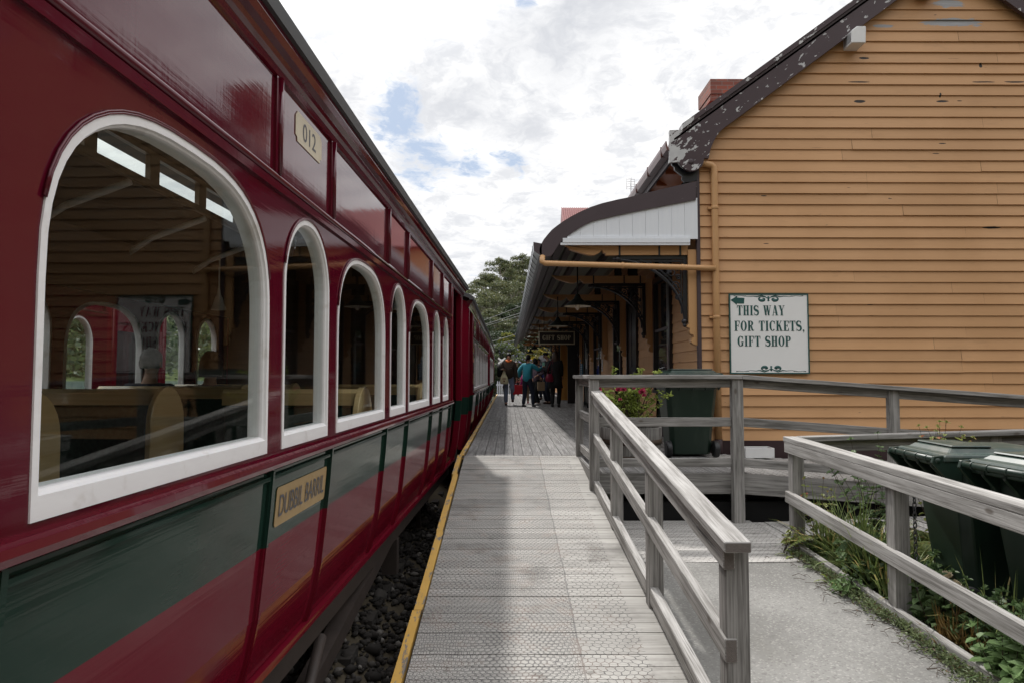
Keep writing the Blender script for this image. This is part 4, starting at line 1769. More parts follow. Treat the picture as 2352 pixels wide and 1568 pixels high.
# drain pipes
b = MB()
pl0, pl1 = at(1243, 605, 8.90), at(1643, 616.5, 8.90)
b.tube([pl0 + Vector((0.02, 0.02, 0.10)), pl0 + Vector((0.012, 0, 0.02)), pl0 + Vector((0.05, 0, 0))] + [pl0.lerp(pl1, t) for t in (0.1, 0.5, 0.9)] + [pl1], 0.037, 14)
for px_ in (1430, 1567):
    q = at(px_, 605 + (px_ - 1243) / 400 * 11.5, 8.90)
    b.lathe([(0.041, -0.016), (0.043, -0.010), (0.043, 0.010), (0.041, 0.016)], tuple(q), 'x', 14)
dp = bpart(b, 'drain_pipe', 'ochre_paint')
b = MB()
xd = 2.745
b.tube([(2.44, 8.93, 3.86), (2.60, 8.935, 3.80), (2.71, 8.935, 3.775), (2.742, 8.935, 3.74), (2.745, 8.935, 3.6), (2.745, 8.935, 2.2), (2.752, 8.935, 0.16)], 0.045, 14)
for zz in (3.2, 1.75):
    b.lathe([(0.049, -0.02), (0.051, -0.012), (0.051, 0.012), (0.049, 0.02)], (2.746, 8.935, zz), 'z', 14)
    b.box((2.66, 8.93, zz - 0.015), (2.70, 8.98, zz + 0.015))
bpart(b, 'drain_pipe', 'ochre_paint')
b = MB()
b.tube([(2.752, 8.935, 0.16), (2.753, 8.935, -0.1)], 0.05, 14)
bpart(b, 'drain_pipe', 'skirting_brown')

# ------------------------------------------------------------------ things fixed to the building
t = thing('hose_tap', (2.945, 8.95, 0.0), 'thin brown standpipe with a tap on the gable wall behind the railing', 'tap')
b = MB()
b.tube([(0, 0, -0.1), (0, 0, 0.66), (0, -0.01, 0.70)], 0.012, 8)
b.build('pipe', 'skirting_brown', t)
b = MB()
b.lathe([(0.015, 0.56), (0.028, 0.58), (0.028, 0.63), (0.012, 0.66)], (0, 0, 0), 'z', 10)
b.tube([(0, -0.02, 0.60), (0, -0.07, 0.60), (0, -0.09, 0.57)], 0.012, 8)
b.build('valve', 'skirting_brown', t)
b = MB()
b.box((-0.028, -0.006, 0.70), (0.028, 0.006, 0.712))
b.build('handle', 'skirting_brown', t)

p0, p1 = at(1942, 74, 8.9), at(1984, 112, 8.9)
t = thing('floodlight_box', (p0.x, 8.96, p1.z), 'small white plastic box fixed to the gable boards under the bargeboard', 'alarm box')
b = MB()
wd, hg = 0.185, p0.z - p1.z
b.prism([(0.0, 0.0), (wd, 0.0), (wd + 0.01, hg), (0.075, hg), (0.0, hg - 0.06)], 'y', -0.22, 0.02)
b.build('housing', 'white_plastic', t, bevel=0.008)
b = MB()
for k in range(6):
    b.box((-0.002, -0.19 + k * 0.03, 0.03), (0.006, -0.175 + k * 0.03, hg - 0.08))
b.build('grille', 'letter_grey', t)
t = thing('vent_lamp', (AP[0] - 0.33, 8.93, 6.07), 'small rusty lamp bracket high on the gable', 'lamp')
b = MB()
b.box((-0.10, -0.10, 0.0), (0.10, 0.04, 0.045))
b.build('bracket_plate', 'orange_soffit', t, bevel=0.006)
b = MB()
b.box((-0.13, -0.16, 0.046), (0.13, 0.04, 0.10))
b.build('hood', 'ochre_paint', t, bevel=0.006)


# lettering drawn as shapes ------------------------------------------------
def ring(b, cx, cy, rx, ry, tx, ty, y, a0=0, a1=2 * PI, n=22):
    for i in range(n):
        t0, t1 = a0 + (a1 - a0) * i / n, a0 + (a1 - a0) * (i + 1) / n
        q = [(cx + rx * math.cos(t0), cy + ry * math.sin(t0)), (cx + rx * math.cos(t1), cy + ry * math.sin(t1)), (cx + (rx - tx) * math.cos(t1), cy + (ry - ty) * math.sin(t1)), (cx + (rx - tx) * math.cos(t0), cy + (ry - ty) * math.sin(t0))]
        b.append(q)


def glyph(c):
    """list of polygons in a unit-high cell, and the cell's width: a condensed bold roman"""
    P = []
    T, S = 0.185, 0.055
    def rect(x0, y0, x1, y1): P.append([(x0, y0), (x1, y0), (x1, y1), (x0, y1)])
    def stem(x, y0=0.0, y1=1.0, serif=(1, 1), t=T):
        rect(x - t / 2, y0, x + t / 2, y1)
        if serif[0]: rect(x - t / 2 - 0.07, y0, x + t / 2 + 0.07, y0 + 0.035)
        if serif[1]: rect(x - t / 2 - 0.07, y1 - 0.035, x + t / 2 + 0.07, y1)
    def bar(p, q, w):
        dx, dy = q[0] - p[0], q[1] - p[1]
        P.append([(p[0] - w / 2, p[1]), (p[0] + w / 2, p[1]), (q[0] + w / 2, q[1]), (q[0] - w / 2, q[1])])
    def serif(x, y, w=0.2): rect(x - w / 2, y - (0.035 if y > 0.5 else 0), x + w / 2, y + (0 if y > 0.5 else 0.035))
    if c == 'T':
        stem(0.29, serif=(1, 0)); rect(0.0, 0.945, 0.58, 1.0); P.append([(0, 1), (0.0, 0.72), (0.03, 0.72), (0.10, 0.95)]); P.append([(0.58, 1), (0.48, 0.95), (0.55, 0.72), (0.58, 0.72)]); w = 0.58
    elif c == 'H':
        stem(0.165); stem(0.495); rect(0.25, 0.48, 0.42, 0.53); w = 0.66
    elif c == 'I':
        stem(0.165); w = 0.33
    elif c == 'F' or c == 'E':
        stem(0.165); rect(0.2, 0.945, 0.54, 1.0); P.append([(0.54, 1), (0.44, 0.95), (0.51, 0.70), (0.54, 0.70)]); rect(0.25, 0.49, 0.38, 0.535); P.append([(0.40, 0.66), (0.36, 0.52), (0.40, 0.36), (0.425, 0.36), (0.425, 0.66)]); w = 0.56
        if c == 'E': rect(0.2, 0.0, 0.54, 0.055); P.append([(0.54, 0), (0.44, 0.05), (0.52, 0.30), (0.55, 0.30)])
    elif c == 'O':
        ring(P, 0.31, 0.5, 0.31, 0.515, 0.185, 0.06, 0); w = 0.62
    elif c in 'CG':
        ring(P, 0.31, 0.5, 0.31, 0.515, 0.185, 0.06, 0, R(52), R(318)); P.append([(0.55, 0.99), (0.44, 0.90), (0.53, 0.66), (0.56, 0.66)]); w = 0.58
        if c == 'G': rect(0.42, 0.06, 0.57, 0.42); rect(0.34, 0.40, 0.63, 0.44); w = 0.64
    elif c == 'S':
        pts = []
        for i in range(15):
            a = R(30) + (R(270) - R(30)) * i / 14
            pts.append((0.27 + 0.20 * math.cos(a), 0.745 + 0.225 * math.sin(a)))
        pts2 = []
        for i in range(15):
            a = R(90) - (R(90) + R(150)) * i / 14
            pts2.append((0.27 + 0.21 * math.cos(a), 0.265 + 0.235 * math.sin(a)))
        path = pts + pts2
        n = len(path)
        for i in range(n - 1):
            def wdt(j):
                t = j / (n - 1)
                return 0.035 + 0.085 * math.exp(-((t - 0.5) / 0.20) ** 2) + 0.03 * math.exp(-((t - 0.22) / 0.1) ** 2) + 0.03 * math.exp(-((t - 0.78) / 0.1) ** 2)
            def off(j):
                a_, c_ = path[max(0, j - 1)], path[min(n - 1, j + 1)]
                tx, ty = c_[0] - a_[0], c_[1] - a_[1]
                L = math.hypot(tx, ty) or 1
                return (-ty / L * wdt(j), tx / L * wdt(j))
            o0_, o1_ = off(i), off(i + 1)
            p, q = path[i], path[i + 1]
            P.append([(p[0] - o0_[0], p[1] - o0_[1]), (q[0] - o1_[0], q[1] - o1_[1]), (q[0] + o1_[0], q[1] + o1_[1]), (p[0] + o0_[0], p[1] + o0_[1])])
        P.append([(0.48, 1.0), (0.40, 0.92), (0.46, 0.70), (0.49, 0.70)]); P.append([(0.04, 0.0), (0.07, 0.30), (0.04, 0.30), (0.02, 0.0)]); w = 0.54
    elif c == 'W':
        bar((0.12, 1), (0.28, 0), 0.17); bar((0.42, 1), (0.28, 0), 0.06); bar((0.42, 1), (0.58, 0), 0.17); bar((0.76, 1), (0.58, 0), 0.06); serif(0.12, 1, 0.3); serif(0.42, 1, 0.26); serif(0.76, 1, 0.2); w = 0.86
    elif c == 'A':
        bar((0.30, 1), (0.10, 0), 0.06); bar((0.32, 1), (0.52, 0), 0.18); rect(0.17, 0.27, 0.42, 0.315); serif(0.10, 0); serif(0.52, 0, 0.3); w = 0.66
    elif c == 'Y':
        bar((0.12, 1), (0.30, 0.42), 0.18); bar((0.52, 1), (0.32, 0.42), 0.06); rect(0.22, 0, 0.40, 0.46); serif(0.31, 0, 0.32); serif(0.12, 1, 0.3); serif(0.52, 1); w = 0.62
    elif c == 'R' or c == 'P':
        stem(0.165); 
        ring(P, 0.30, 0.74, 0.27, 0.26, 0.17, 0.055, 0, -PI / 2, PI / 2, 12); rect(0.2, 0.945, 0.31, 1.0); rect(0.2, 0.48, 0.31, 0.535); w = 0.58
        if c == 'R': bar((0.34, 0.5), (0.50, 0.05), 0.17); P.append([(0.42, 0.06), (0.50, 0.0), (0.64, 0.03), (0.66, 0.12), (0.56, 0.06)]); w = 0.66
    elif c == 'K':
        stem(0.165); bar((0.54, 1), (0.26, 0.48), 0.06); bar((0.33, 0.60), (0.54, 0), 0.18); serif(0.54, 1, 0.24); serif(0.55, 0, 0.28); w = 0.68
    elif c == ',':
        ring(P, 0.12, 0.06, 0.085, 0.085, 0.085, 0.085, 0, 0, 2 * PI, 10); P.append([(0.19, 0.06), (0.205, 0.0), (0.12, -0.16), (0.09, -0.16), (0.14, 0.0)]); w = 0.26
    else:
        w = 0.34
    return P, w


def lettering(name, lines, parent, mat, y=-0.012, depth=0.006):
    """lines: (text, x0, x1, z0, height) in the parent's xz plane; letters stand out from the board"""
    b = MB()
    for (txt, x0, x1, z0, h) in lines:
        gs = [glyph(c) for c in txt]
        gap_ = 0.075
        tot = sum(w_ for _, w_ in gs) + gap_ * (len(gs) - 1)
        sx = (x1 - x0) / tot
        x = x0
        for (P, w_) in gs:
            for q in P:
                pts = [(x + a * sx, z0 + c * h) for a, c in q]
                b.face([(a, y, c) for a, c in pts])
                if depth:
                    for i in range(len(pts)):
                        a, c = pts[i], pts[(i + 1) % len(pts)]
                        b.face([(a[0], y, a[1]), (a[0], y + depth, a[1]), (c[0], y + depth, c[1]), (c[0], y, c[1])])
            x += (w_ + gap_) * sx
    # lay overlapping strokes a hair apart
    for i in range(0, len(b.f)):
        pass
    return b.build(name, mat, parent, recalc=False)


sw = 1.046
sign = thing('wall_sign', (2.921, 8.955, 1.012), 'square white sign with green lettering on the ochre gable wall', 'sign')
b = MB()
b.box((0, -0.004, 0), (sw, 0.012, sw))
b.build('board', 'sign_white', sign)
b = MB()
t_ = 0.014
for (lo, hi) in (((-0.002, -0.012, -0.002), (t_, 0.013, sw + 0.002)), ((sw - t_, -0.012, -0.002), (sw + 0.002, 0.013, sw + 0.002)), ((t_, -0.012, -0.002), (sw - t_, 0.013, t_)), ((t_, -0.012, sw - t_), (sw - t_, 0.013, sw + 0.002))):
    b.box(lo, hi)
b.build('border', 'sign_green', sign)
k_ = 0.000832
def su(zx): return (zx - 142) * k_
def sv(zy): return sw - (zy - 180) * k_
lettering('lettering', [('THIS WAY', su(265), su(1022), sv(523), 158 * k_), ('FOR TICKETS,', su(219), su(1338), sv(768), 160 * k_), ('GIFT SHOP', su(266), su(1112), sv(1008), 160 * k_)], sign, 'sign_green', -0.0065, 0.002)
b = MB()
ar = [(165, 280), (268, 215), (272, 240), (386, 247), (378, 337), (266, 333), (262, 357), (225, 325)]
b.prism([(su(a), sv(c)) for a, c in ar], 'y', -0.0068, -0.0042)
b.build('arrow', 'sign_green', sign)


def scrolls(b, cx, cz, up):
    for s in (1, -1):
        pts, rad = [], []
        for i in range(30):
            t = i / 29
            a = PI * 0.95 - t * 2 * PI * 1.25
            r = 0.066 * (1 - 0.78 * t)
            pts.append((cx + s * (0.078 + r * math.cos(a)), -0.006, cz + up * (r * 0.52 * math.sin(a))))
            rad.append(0.006 + 0.015 * math.exp(-((t - 0.55) / 0.22) ** 2))
        b.tube(pts, rad, 5)
        b.tube([(cx + s * x, -0.006, cz + up * z) for x, z in ((0.03, 0.028), (0.09, 0.046), (0.15, 0.028), (0.20, 0.034), (0.28, 0.028), (0.31, 0.040))], [0.004, 0.008, 0.008, 0.005, 0.003, 0.005], 5)
        b.tube([(cx + s * x, -0.006, cz + up * z) for x, z in ((0.305, 0.034), (0.36, 0.042), (0.42, 0.036), (0.46, 0.041))], [0.005, 0.003, 0.0035, 0.006], 5)
    b.ellipsoid((cx, -0.006, cz - up * 0.02), (0.016, 0.003, 0.012), 8, 5)
    b.tube([(cx, -0.006, cz + up * 0.03), (cx, -0.006, cz - up * 0.02)], [0.014, 0.007], 6)
    b.ellipsoid((cx, -0.006, cz + up * 0.028), (0.014, 0.003, 0.008), 8, 5)


b = MB()
scrolls(b, su(768), sv(262), 1)
b2 = MB()
scrolls(b2, su(792), sv(1352), -1)
for mb_ in (b, b2):
    for i, p in enumerate(mb_.v):       # pressed flat on to the board
        mb_.v[i] = (p[0], -0.0045 + (p[1] + 0.006) * 0.12, p[2])
b.build('scroll_ornament', 'sign_green', sign, recalc=False)
b2.build('scroll_ornament', 'sign_green', sign, recalc=False)

# hanging gift shop sign
q0, q1 = at(1237, 761, 17.6), at(1320, 791, 17.6)
gs = thing('hanging_sign', ((q0.x + q1.x) / 2, 17.6, q1.z), 'black hanging sign with cream lettering and frame under the verandah', 'sign')
W2, H2 = (q1.x - q0.x) / 2, q0.z - q1.z
b = MB(); b.box((-W2, -0.015, 0), (W2, 0.015, H2)); b.build('board', 'sign_black', gs)
b = MB()
f_ = 0.026
for (lo, hi) in (((-W2 - 0.002, -0.026, -0.002), (-W2 + f_, 0.026, H2 + 0.002)), ((W2 - f_, -0.026, -0.002), (W2 + 0.002, 0.026, H2 + 0.002)), ((-W2 + f_, -0.026, -0.002), (W2 - f_, 0.026, f_)), ((-W2 + f_, -0.026, H2 - f_), (W2 - f_, 0.026, H2 + 0.002))):
    b.box(lo, hi)
b.build('border', 'sign_cream', gs)
lettering('lettering', [('GIFT SHOP', -W2 + 0.10, W2 - 0.10, H2 * 0.32, H2 * 0.38)], gs, 'sign_cream', -0.019, 0.003)
b = MB()
for s in (-0.7, 0.7):
    b.tube([(W2 * s, 0, H2), (W2 * s, 0, zb_beam - q1.z + 0.02)], 0.008, 6)
b.build('hanger', 'black_iron', gs)

# enamel lamps hanging under the verandah
lampg = 'enamel lamps under the verandah'
lamp_labels = ['hanging enamel shade lamp nearest the gable end of the verandah', 'hanging enamel shade lamp just in front of the black hanging sign', 'hanging enamel shade lamp above the gift shop doors', 'small hanging enamel shade lamp, second last along the verandah', 'small hanging enamel shade lamp, last at the far end of the verandah']
lp0 = None
for i, yy in enumerate((10.3, 14.4, 22.6, 27.2, 31.8)):
    if lp0 is None:
        lp0 = thing('hanging_lamp', (1.06, yy, 2.03), lamp_labels[0], 'lamp', group=lampg)
        b = MB(); b.lathe([(0.205, 0.0), (0.195, 0.012), (0.13, 0.06), (0.06, 0.115), (0.045, 0.15), (0.03, 0.18)], (0, 0, 0), 'z', 24, caps=False); b.build('lamp_shade', 'lamp_dark', lp0, recalc=False)
        b = MB(); b.lathe([(0.203, -0.002), (0.190, 0.008), (0.125, 0.052), (0.05, 0.09)], (0, 0, 0), 'z', 24, caps=False); b.build('lamp_lining', 'lamp_enamel', lp0, recalc=False)
        b = MB(); b.ellipsoid((0, 0, 0.0), (0.032, 0.032, 0.06), 12, 8); b.build('bulb', 'lamp_glass', lp0)
        b = MB(); b.tube([(0, 0, 0.17), (0, 0, 0.62)], 0.011, 8); b.build('rod', 'lamp_dark', lp0)
        lo_ = lp0
    else:
        lo_ = copy_tree(lp0)
        lo_.location = (1.06, yy, 2.03)
        lo_['label'] = lamp_labels[i]

# posters and notices on the platform wall
def notice(name, y0, y1, z0, z1, mats, label, cat):
    t = thing(name, (XC - 0.05, y0, z0), label, cat)
    b = MB(); b.box((-0.008, 0, 0), (0.03, y1 - y0, z1 - z0)); b.build('backing', mats[0], t)
    b = MB(); b.box((-0.012, 0.02, (z1 - z0) * 0.45), (-0.0085, y1 - y0 - 0.02, (z1 - z0) - 0.03)); b.build('picture', mats[1], t)
    return t


t = notice('poster', 22.75, 23.6, 0.85, 2.35, ('poster_blue', 'poster_pale'), 'tall blue poster on the wall beside the gift shop door', 'poster')
b = MB()
for k in range(7):
    b.box((-0.0125, 0.08, 0.12 + k * 0.075), (-0.0085, 0.70 - 0.06 * (k % 3), 0.15 + k * 0.075))
b.build('print', 'poster_pale', t)
for (y0, z0, lab) in ((17.25, 1.42, 'upper small printed notice pinned to the platform wall'), (17.0, 1.10, 'lower small printed notice pinned to the platform wall'), (20.45, 1.2, 'small printed notice farther along the platform wall')):
    t = thing('notice', (XC - 0.175 if y0 != 20.45 else XC - 0.175, y0, z0), lab, 'notice', group='paper notices on the platform wall')
    b = MB(); b.box((-0.004, 0, 0), (0.004, 0.22, 0.30)); b.build('sheet', 'paper_note', t)
    b = MB()
    for k in range(5):
        b.box((-0.006, 0.03, 0.05 + k * 0.045), (-0.0042, 0.19, 0.064 + k * 0.045))
    b.build('print', 'letter_grey', t)

# tv aerial
t = thing('tv_aerial', (3.75, 20.5, 4.6), 'thin grid television aerial above the eave gutter', 'aerial')
b = MB()
b.tube([(0, 0, 0), (0, 0, 2.4)], 0.015, 6)
b.build('mast', 'grey_metal', t)
b = MB()
for k in range(5):
    b.tube([(-0.12, 0, 2.06 + k * 0.075), (0.12, 0.05, 2.06 + k * 0.075)], 0.006, 5)
for x in (-0.12, 0, 0.12):
    b.tube([(x, 0.025, 2.05), (x, 0.025, 2.37)], 0.006, 5)
b.build('grid', 'grey_metal', t)
# ------------------------------------------------------------------ carriages
WINS = [(0.62, 1.69, 'W'), (1.84, 2.41, 'N'), (2.55, 3.67, 'W'), (3.81, 4.38, 'N'), (4.52, 5.60, 'W'), (5.77, 6.33, 'N'), (6.47, 7.54, 'W'), (7.77, 8.31, 'N'), (8.56, 9.04, 'N')]
BODY = 9.3
V0, V1 = -1.3, 10.6
WD = 2.70
ZS0, ZM = 0.70, 1.685
LOWP = [(-0.122, -0.14), (-0.10, -0.10), (-0.073, 0.0), (-0.046, 0.14), (-0.026, 0.34), (-0.011, 0.50), (0.0, 0.655)]


def outline(w_, ins_side, ins_bot, ins_top, n=26):
    s0, s1, k = w_
    c, a = (s0 + s1) / 2, (s1 - s0) / 2 - ins_side
    zs, za, e = (1.16, 1.596, 2.7) if k == 'W' else (1.325, 1.612, 2.05)
    za -= ins_top
    z0 = ZS0 + 0.015 + ins_bot
    pts = [(c - a, z0), (c - a, (z0 + zs) / 2)]
    for i in range(n + 1):
        t = PI - PI * i / n
        ct, st = math.cos(t), math.sin(t)
        x = math.copysign(abs(ct) ** (2 / e), ct) * a
        pts.append((c + x, zs + (za - zs) * abs(st) ** (2 / e)))
    pts += [(c + a, (z0 + zs) / 2), (c + a, z0)]
    return pts


def text_mesh(txt, height, width, name, mat, parent, loc, rot, bold=0.02):
    cu = bpy.data.curves.new(name, 'FONT')
    cu.body = txt
    cu.size = 1.0
    cu.offset = bold
    cu.extrude = 0.0
    cu.align_x = 'CENTER'
    tmp = bpy.data.objects.new(name, cu)
    link(tmp)
    dg = bpy.context.evaluated_depsgraph_get()
    me = bpy.data.meshes.new_from_object(tmp.evaluated_get(dg))
    bpy.data.objects.remove(tmp)
    me.name = name
    co = np.array([v.co[:] for v in me.vertices])
    lo, hi = co.min(0), co.max(0)
    co[:, 0] = (co[:, 0] - (lo[0] + hi[0]) / 2) / (hi[0] - lo[0]) * width
    co[:, 1] = (co[:, 1] - lo[1]) / (hi[1] - lo[1]) * height
    me.vertices.foreach_set('co', co.astype(np.float32).ravel())
    me.materials.clear()
    me.materials.append(M[mat])
    o = bpy.data.objects.new(name, me)
    link(o, parent)
    o.location = loc
    o.rotation_euler = rot
    return o


def make_carriage(label, detail, open_end=False):
    t = thing('passenger_carriage', (0, 0, 0), label, 'railway carriage', group='carriages of the red and green train')
    for side in (0, 1):
        X = (lambda x: x) if side == 0 else (lambda x: -WD - x)
        # waist to cornice panel with window openings
        b = MB()
        zt = 2.09
        for xo in (0.0, -0.05):
            cells = []
            s = 0.0
            for w_ in WINS:
                o_ = outline(w_, 0.0, 0.0, 0.0)
                b.face([(X(xo), s, ZS0), (X(xo), w_[0], ZS0), (X(xo), w_[0], zt), (X(xo), s, zt)])
                arch = o_[1:-1]
                for i in range(len(arch) - 1):
                    (a0, z0), (a1, z1) = arch[i], arch[i + 1]
                    if a1 - a0 > 1e-5:
                        b.face([(X(xo), a0, z0), (X(xo), a1, z1), (X(xo), a1, zt), (X(xo), a0, zt)])
                b.face([(X(xo), w_[0], ZS0 - 0.02), (X(xo), w_[1], ZS0 - 0.02), (X(xo), w_[1], ZS0 + 0.016), (X(xo), w_[0], ZS0 + 0.016)])
                s = w_[1]
            b.face([(X(xo), s, ZS0), (X(xo), BODY, ZS0), (X(xo), BODY, zt), (X(xo), s, zt)])
        sidep = b.build('side_panel', 'maroon_paint', t, recalc=False)
        # mouldings: waist of the upper panels, stiles, arch beads
        b = MB()
        b.tube([(X(0.006), 0, ZM), (X(0.006), BODY, ZM)], 0.013, 8)
        b.box((min(X(0), X(0.012)), 0, ZM - 0.045), (max(X(0), X(0.012)), BODY, ZM - 0.016))
        for sg in (0.05, 1.76, 2.48, 3.72, 4.40, 5.66, 6.37, 7.64, 8.44, 9.22):
            x0, x1 = sorted((X(-0.001), X(0.010)))
            b.box((x0, sg - 0.032, ZM + 0.014), (x1, sg + 0.032, 2.05))
            b.tube([(X(0.012), sg + 0.0, ZM + 0.014), (X(0.012), sg + 0.0, 2.05)], 0.011, 8)
        for w_ in WINS:
            for (e, r) in ((-0.002, 0.003), (-0.007, 0.003)):
                pts = [(X(0.005), a, z) for a, z in outline(w_, e, 0.0, e)][4:-4]
                b.tube(pts, r, 6)
        b.build('moulding', 'maroon_paint', sidep, recalc=False)
        b = MB()
        cor = [(0.0, 2.045), (0.012, 2.05), (0.016, 2.075), (0.03, 2.085), (0.034, 2.105), (0.055, 2.115), (0.064, 2.14), (0.066, 2.157), (-0.02, 2.157), (-0.02, 2.045)]
        b.prism([(X(x), z) for x, z in cor], 'y', V0, V1)
        b.build('cornice', 'maroon_paint', t)
        b = MB()
        rl = [(-0.03, 0.655), (0.022, 0.655), (0.034, 0.662), (0.038, 0.676), (0.034, 0.692), (0.024, 0.699), (-0.03, 0.706)]
        b.prism([(X(x), z) for x, z in rl], 'y', 0, BODY + 0.04)
        b.build('waist_rail', 'maroon_paint', t)
        # lower side with tumblehome, from vestibule to vestibule
        b = MB()
        outer = [(X(x), z) for x, z in LOWP]
        inner = [(X(x - 0.04), z) for x, z in LOWP][::-1]
        b.prism(outer + inner, 'y', 0, BODY, smooth=False)
        low_ = b.build('lower_panel', 'carriage_side', t)
        b = MB()
        for sg in (0.03, 1.76, 2.48, 3.71, 4.43, 5.64, 6.42, 7.69, 8.44, 9.24):
            q = [(X(x + 0.011), z) for x, z in LOWP] + [(X(x - 0.01), z) for x, z in LOWP][::-1]
            b.prism(q, 'y', sg - 0.016, sg + 0.016)
            q = [(X(x + 0.017), z) for x, z in LOWP] + [(X(x - 0.01), z) for x, z in LOWP][::-1]
            b.prism(q, 'y', sg - 0.008, sg + 0.008)
        x0, x1 = sorted((X(-0.01), X(0.010)))
        b.box((x0, 0.0, 0.618), (x1, BODY, 0.632))
        b.prism([(X(-0.115), -0.155), (X(-0.085), -0.15), (X(-0.085), -0.118), (X(-0.13), -0.11), (X(-0.16), -0.155)], 'y', V0, V1)
        b.build('stile', 'carriage_side', low_, recalc=False)
        # vestibule posts and recessed doors
        full = [(X(x), z) for x, z in LOWP] + [(X(0), 2.05), (X(-0.06), 2.05)] + [(X(x - 0.06), z) for x, z in LOWP][::-1]
        for (a, c) in ((V0, V0 + 0.16), (-0.2, 0.0), (BODY, BODY + 0.2), (V1 - 0.16, V1)):
            b = MB()
            b.prism(full, 'y', a, c)
            b.tube([(X(x + 0.004), (a + c) / 2, z) for x, z in LOWP] + [(X(0.004), (a + c) / 2, 2.04)], 0.012, 6)
            b.build('vestibule_post', 'carriage_side', t)
        x0, x1 = sorted((X(-0.24), X(-0.19)))
        for (a, c) in ((V0 + 0.16, -0.2), (BODY + 0.2, V1 - 0.16)):
            b = MB()
            b.box((x0, a, -0.12), (x1, c, 2.06))
            for z_ in (0.02, 0.66, 1.62):
                xa, xb = sorted((X(-0.19), X(-0.175)))
                b.box((xa, a + 0.02, z_), (xb, c - 0.02, z_ + 0.06))
            dr = b.build('door', 'carriage_side', t)
            b = MB()
            xa, xb = sorted((X(-0.189), X(-0.183)))
            b.box((xa, a + 0.2, 0.86), (xb, c - 0.2, 1.52))
            b.build('door_glass', 'station_glass', dr)
        # windows
        for w_ in WINS:
            rings = [(0.0, 0.0, 0.0, 0.004), (0.018, 0.046, 0.020, 0.004), (0.021, 0.050, 0.023, -0.003), (0.025, 0.056, 0.027, -0.007), (0.027, 0.058, 0.029, -0.014), (0.027, 0.058, 0.029, -0.055)]
            outs = [[(X(d), a, z) for a, z in outline(w_, i0, i1, i2)] for (i0, i1, i2, d) in rings]
            if side == 1: pass
            b = MB()
            n = len(outs[0])
            # closed frame: outer edge + profile
            allr = [[(X(-0.05), p[1], p[2]) for p in outs[0]]] + outs
            for r0, r1 in zip(allr[:-1], allr[1:]):
                for i in range(n):
                    j = (i + 1) % n
                    b.face([r0[i], r0[j], r1[j], r1[i]], [(r0[i][1] * 1.0, r0[i][2])] * 4)
            fr = b.build('window', 'window_white', t, recalc=True, merge=True)
            pts = outline(w_, 0.025, 0.056, 0.027)
            b = MB()
            b.prism(pts, 'x', *sorted((X(-0.018), X(-0.024))))
            b.build('pane', 'glass', fr)
    # roof, ends, floor
    b = MB()
    rp_ = [(0.082, 2.158), (0.088, 2.206), (0.07, 2.214)]
    rr = [(0.03, 2.24), (-0.35, 2.36), (-0.74, 2.44)]
    prof = rp_ + rr
    cl = [(-0.75, 2.44), (-0.75, 2.40), (-0.35, 2.32), (0.02, 2.18), (0.02, 2.158)]
    b.prism(prof + cl, 'y', V0 - 0.12, V1 + 0.12)
    b.prism([(-WD - x, z) for x, z in prof + cl][::-1], 'y', V0 - 0.12, V1 + 0.12)
    crown = []
    for i in range(13):
        a = -1 + 2 * i / 12
        crown.append((-WD / 2 - a * 0.74, 2.66 + 0.12 * (1 - a * a)))
    b.prism(crown + [(x, z - 0.03) for x, z in crown][::-1], 'y', V0 - 0.05, V1 + 0.05)
    roof_ = b.build('roof', 'carriage_roof', t)
    b = MB()
    for xs in (-0.76, -WD + 0.76):
        b.box((xs - 0.02, V0, 2.39), (xs + 0.02, V1, 2.44))
        b.box((xs - 0.02, V0, 2.63), (xs + 0.02, V1, 2.67))
        s = V0
        while s < V1:
            b.box((xs - 0.02, s, 2.44), (xs + 0.02, s + 0.13, 2.63))
            s += 0.76
    b.build('clerestory', 'ceiling_timber', roof_)
    b = MB()
    half = [(x, z) for x, z in LOWP] + [(0, 2.13)]
    arch = [(0.0, 2.14), (-0.35, 2.30), (-0.75, 2.42), (-0.80, 2.63), (-1.35, 2.72)]
    poly = half + arch[1:] + [(-WD - x, z) for x, z in arch[:-1][::-1]] + [(-WD - x, z) for x, z in half[::-1]][1:]
    for (a, c) in ((V0 + 0.0, V0 + 0.05), (V1 - 0.05, V1)):
        if open_end and a > 0: continue
        b = MB()
        b.prism([(x - 0.004 if x > -1.35 else x + 0.004, z) for x, z in poly], 'y', a + 0.001, c - 0.001)
        b.build('end_wall', 'carriage_side', t)
    for (a, c) in ((-0.06, -0.02), (BODY + 0.02, BODY + 0.06)):
        if open_end and a > 0: continue
        b = MB()
        b.prism([(x - 0.06 if x > -1.35 else x + 0.06, z - 0.03) for x, z in poly], 'y', a, c)
        b.build('partition', 'dark_timber', t)
    b = MB()
    b.box((-WD + 0.13, V0, -0.14), (-0.13, V1, -0.09))
    b.build('floor', 'dark_timber', t)
    # inner lining of the sides below the windows and the ceiling ribs
    b = MB()
    for sx in (-0.16, -WD + 0.16):
        b = MB()
        b.box((sx - 0.015, 0.0, -0.09), (sx + 0.015, BODY, 0.68))
        b.build('lining', 'dark_timber', t)
    for sx in (-0.10, -WD + 0.10):
        b = MB()
        b.box((sx - 0.045, 0.0, 0.68), (sx + 0.045, BODY, 0.705))
        b.build('window_ledge', 'dark_timber', t)
    for sx in (-0.075, -WD + 0.075):
        b = MB()
        b.box((sx - 0.015, 0.0, 1.66), (sx + 0.015, BODY, 2.14))
        b.build('lining', 'dark_timber', t)
    b = MB()
    s = 0.4
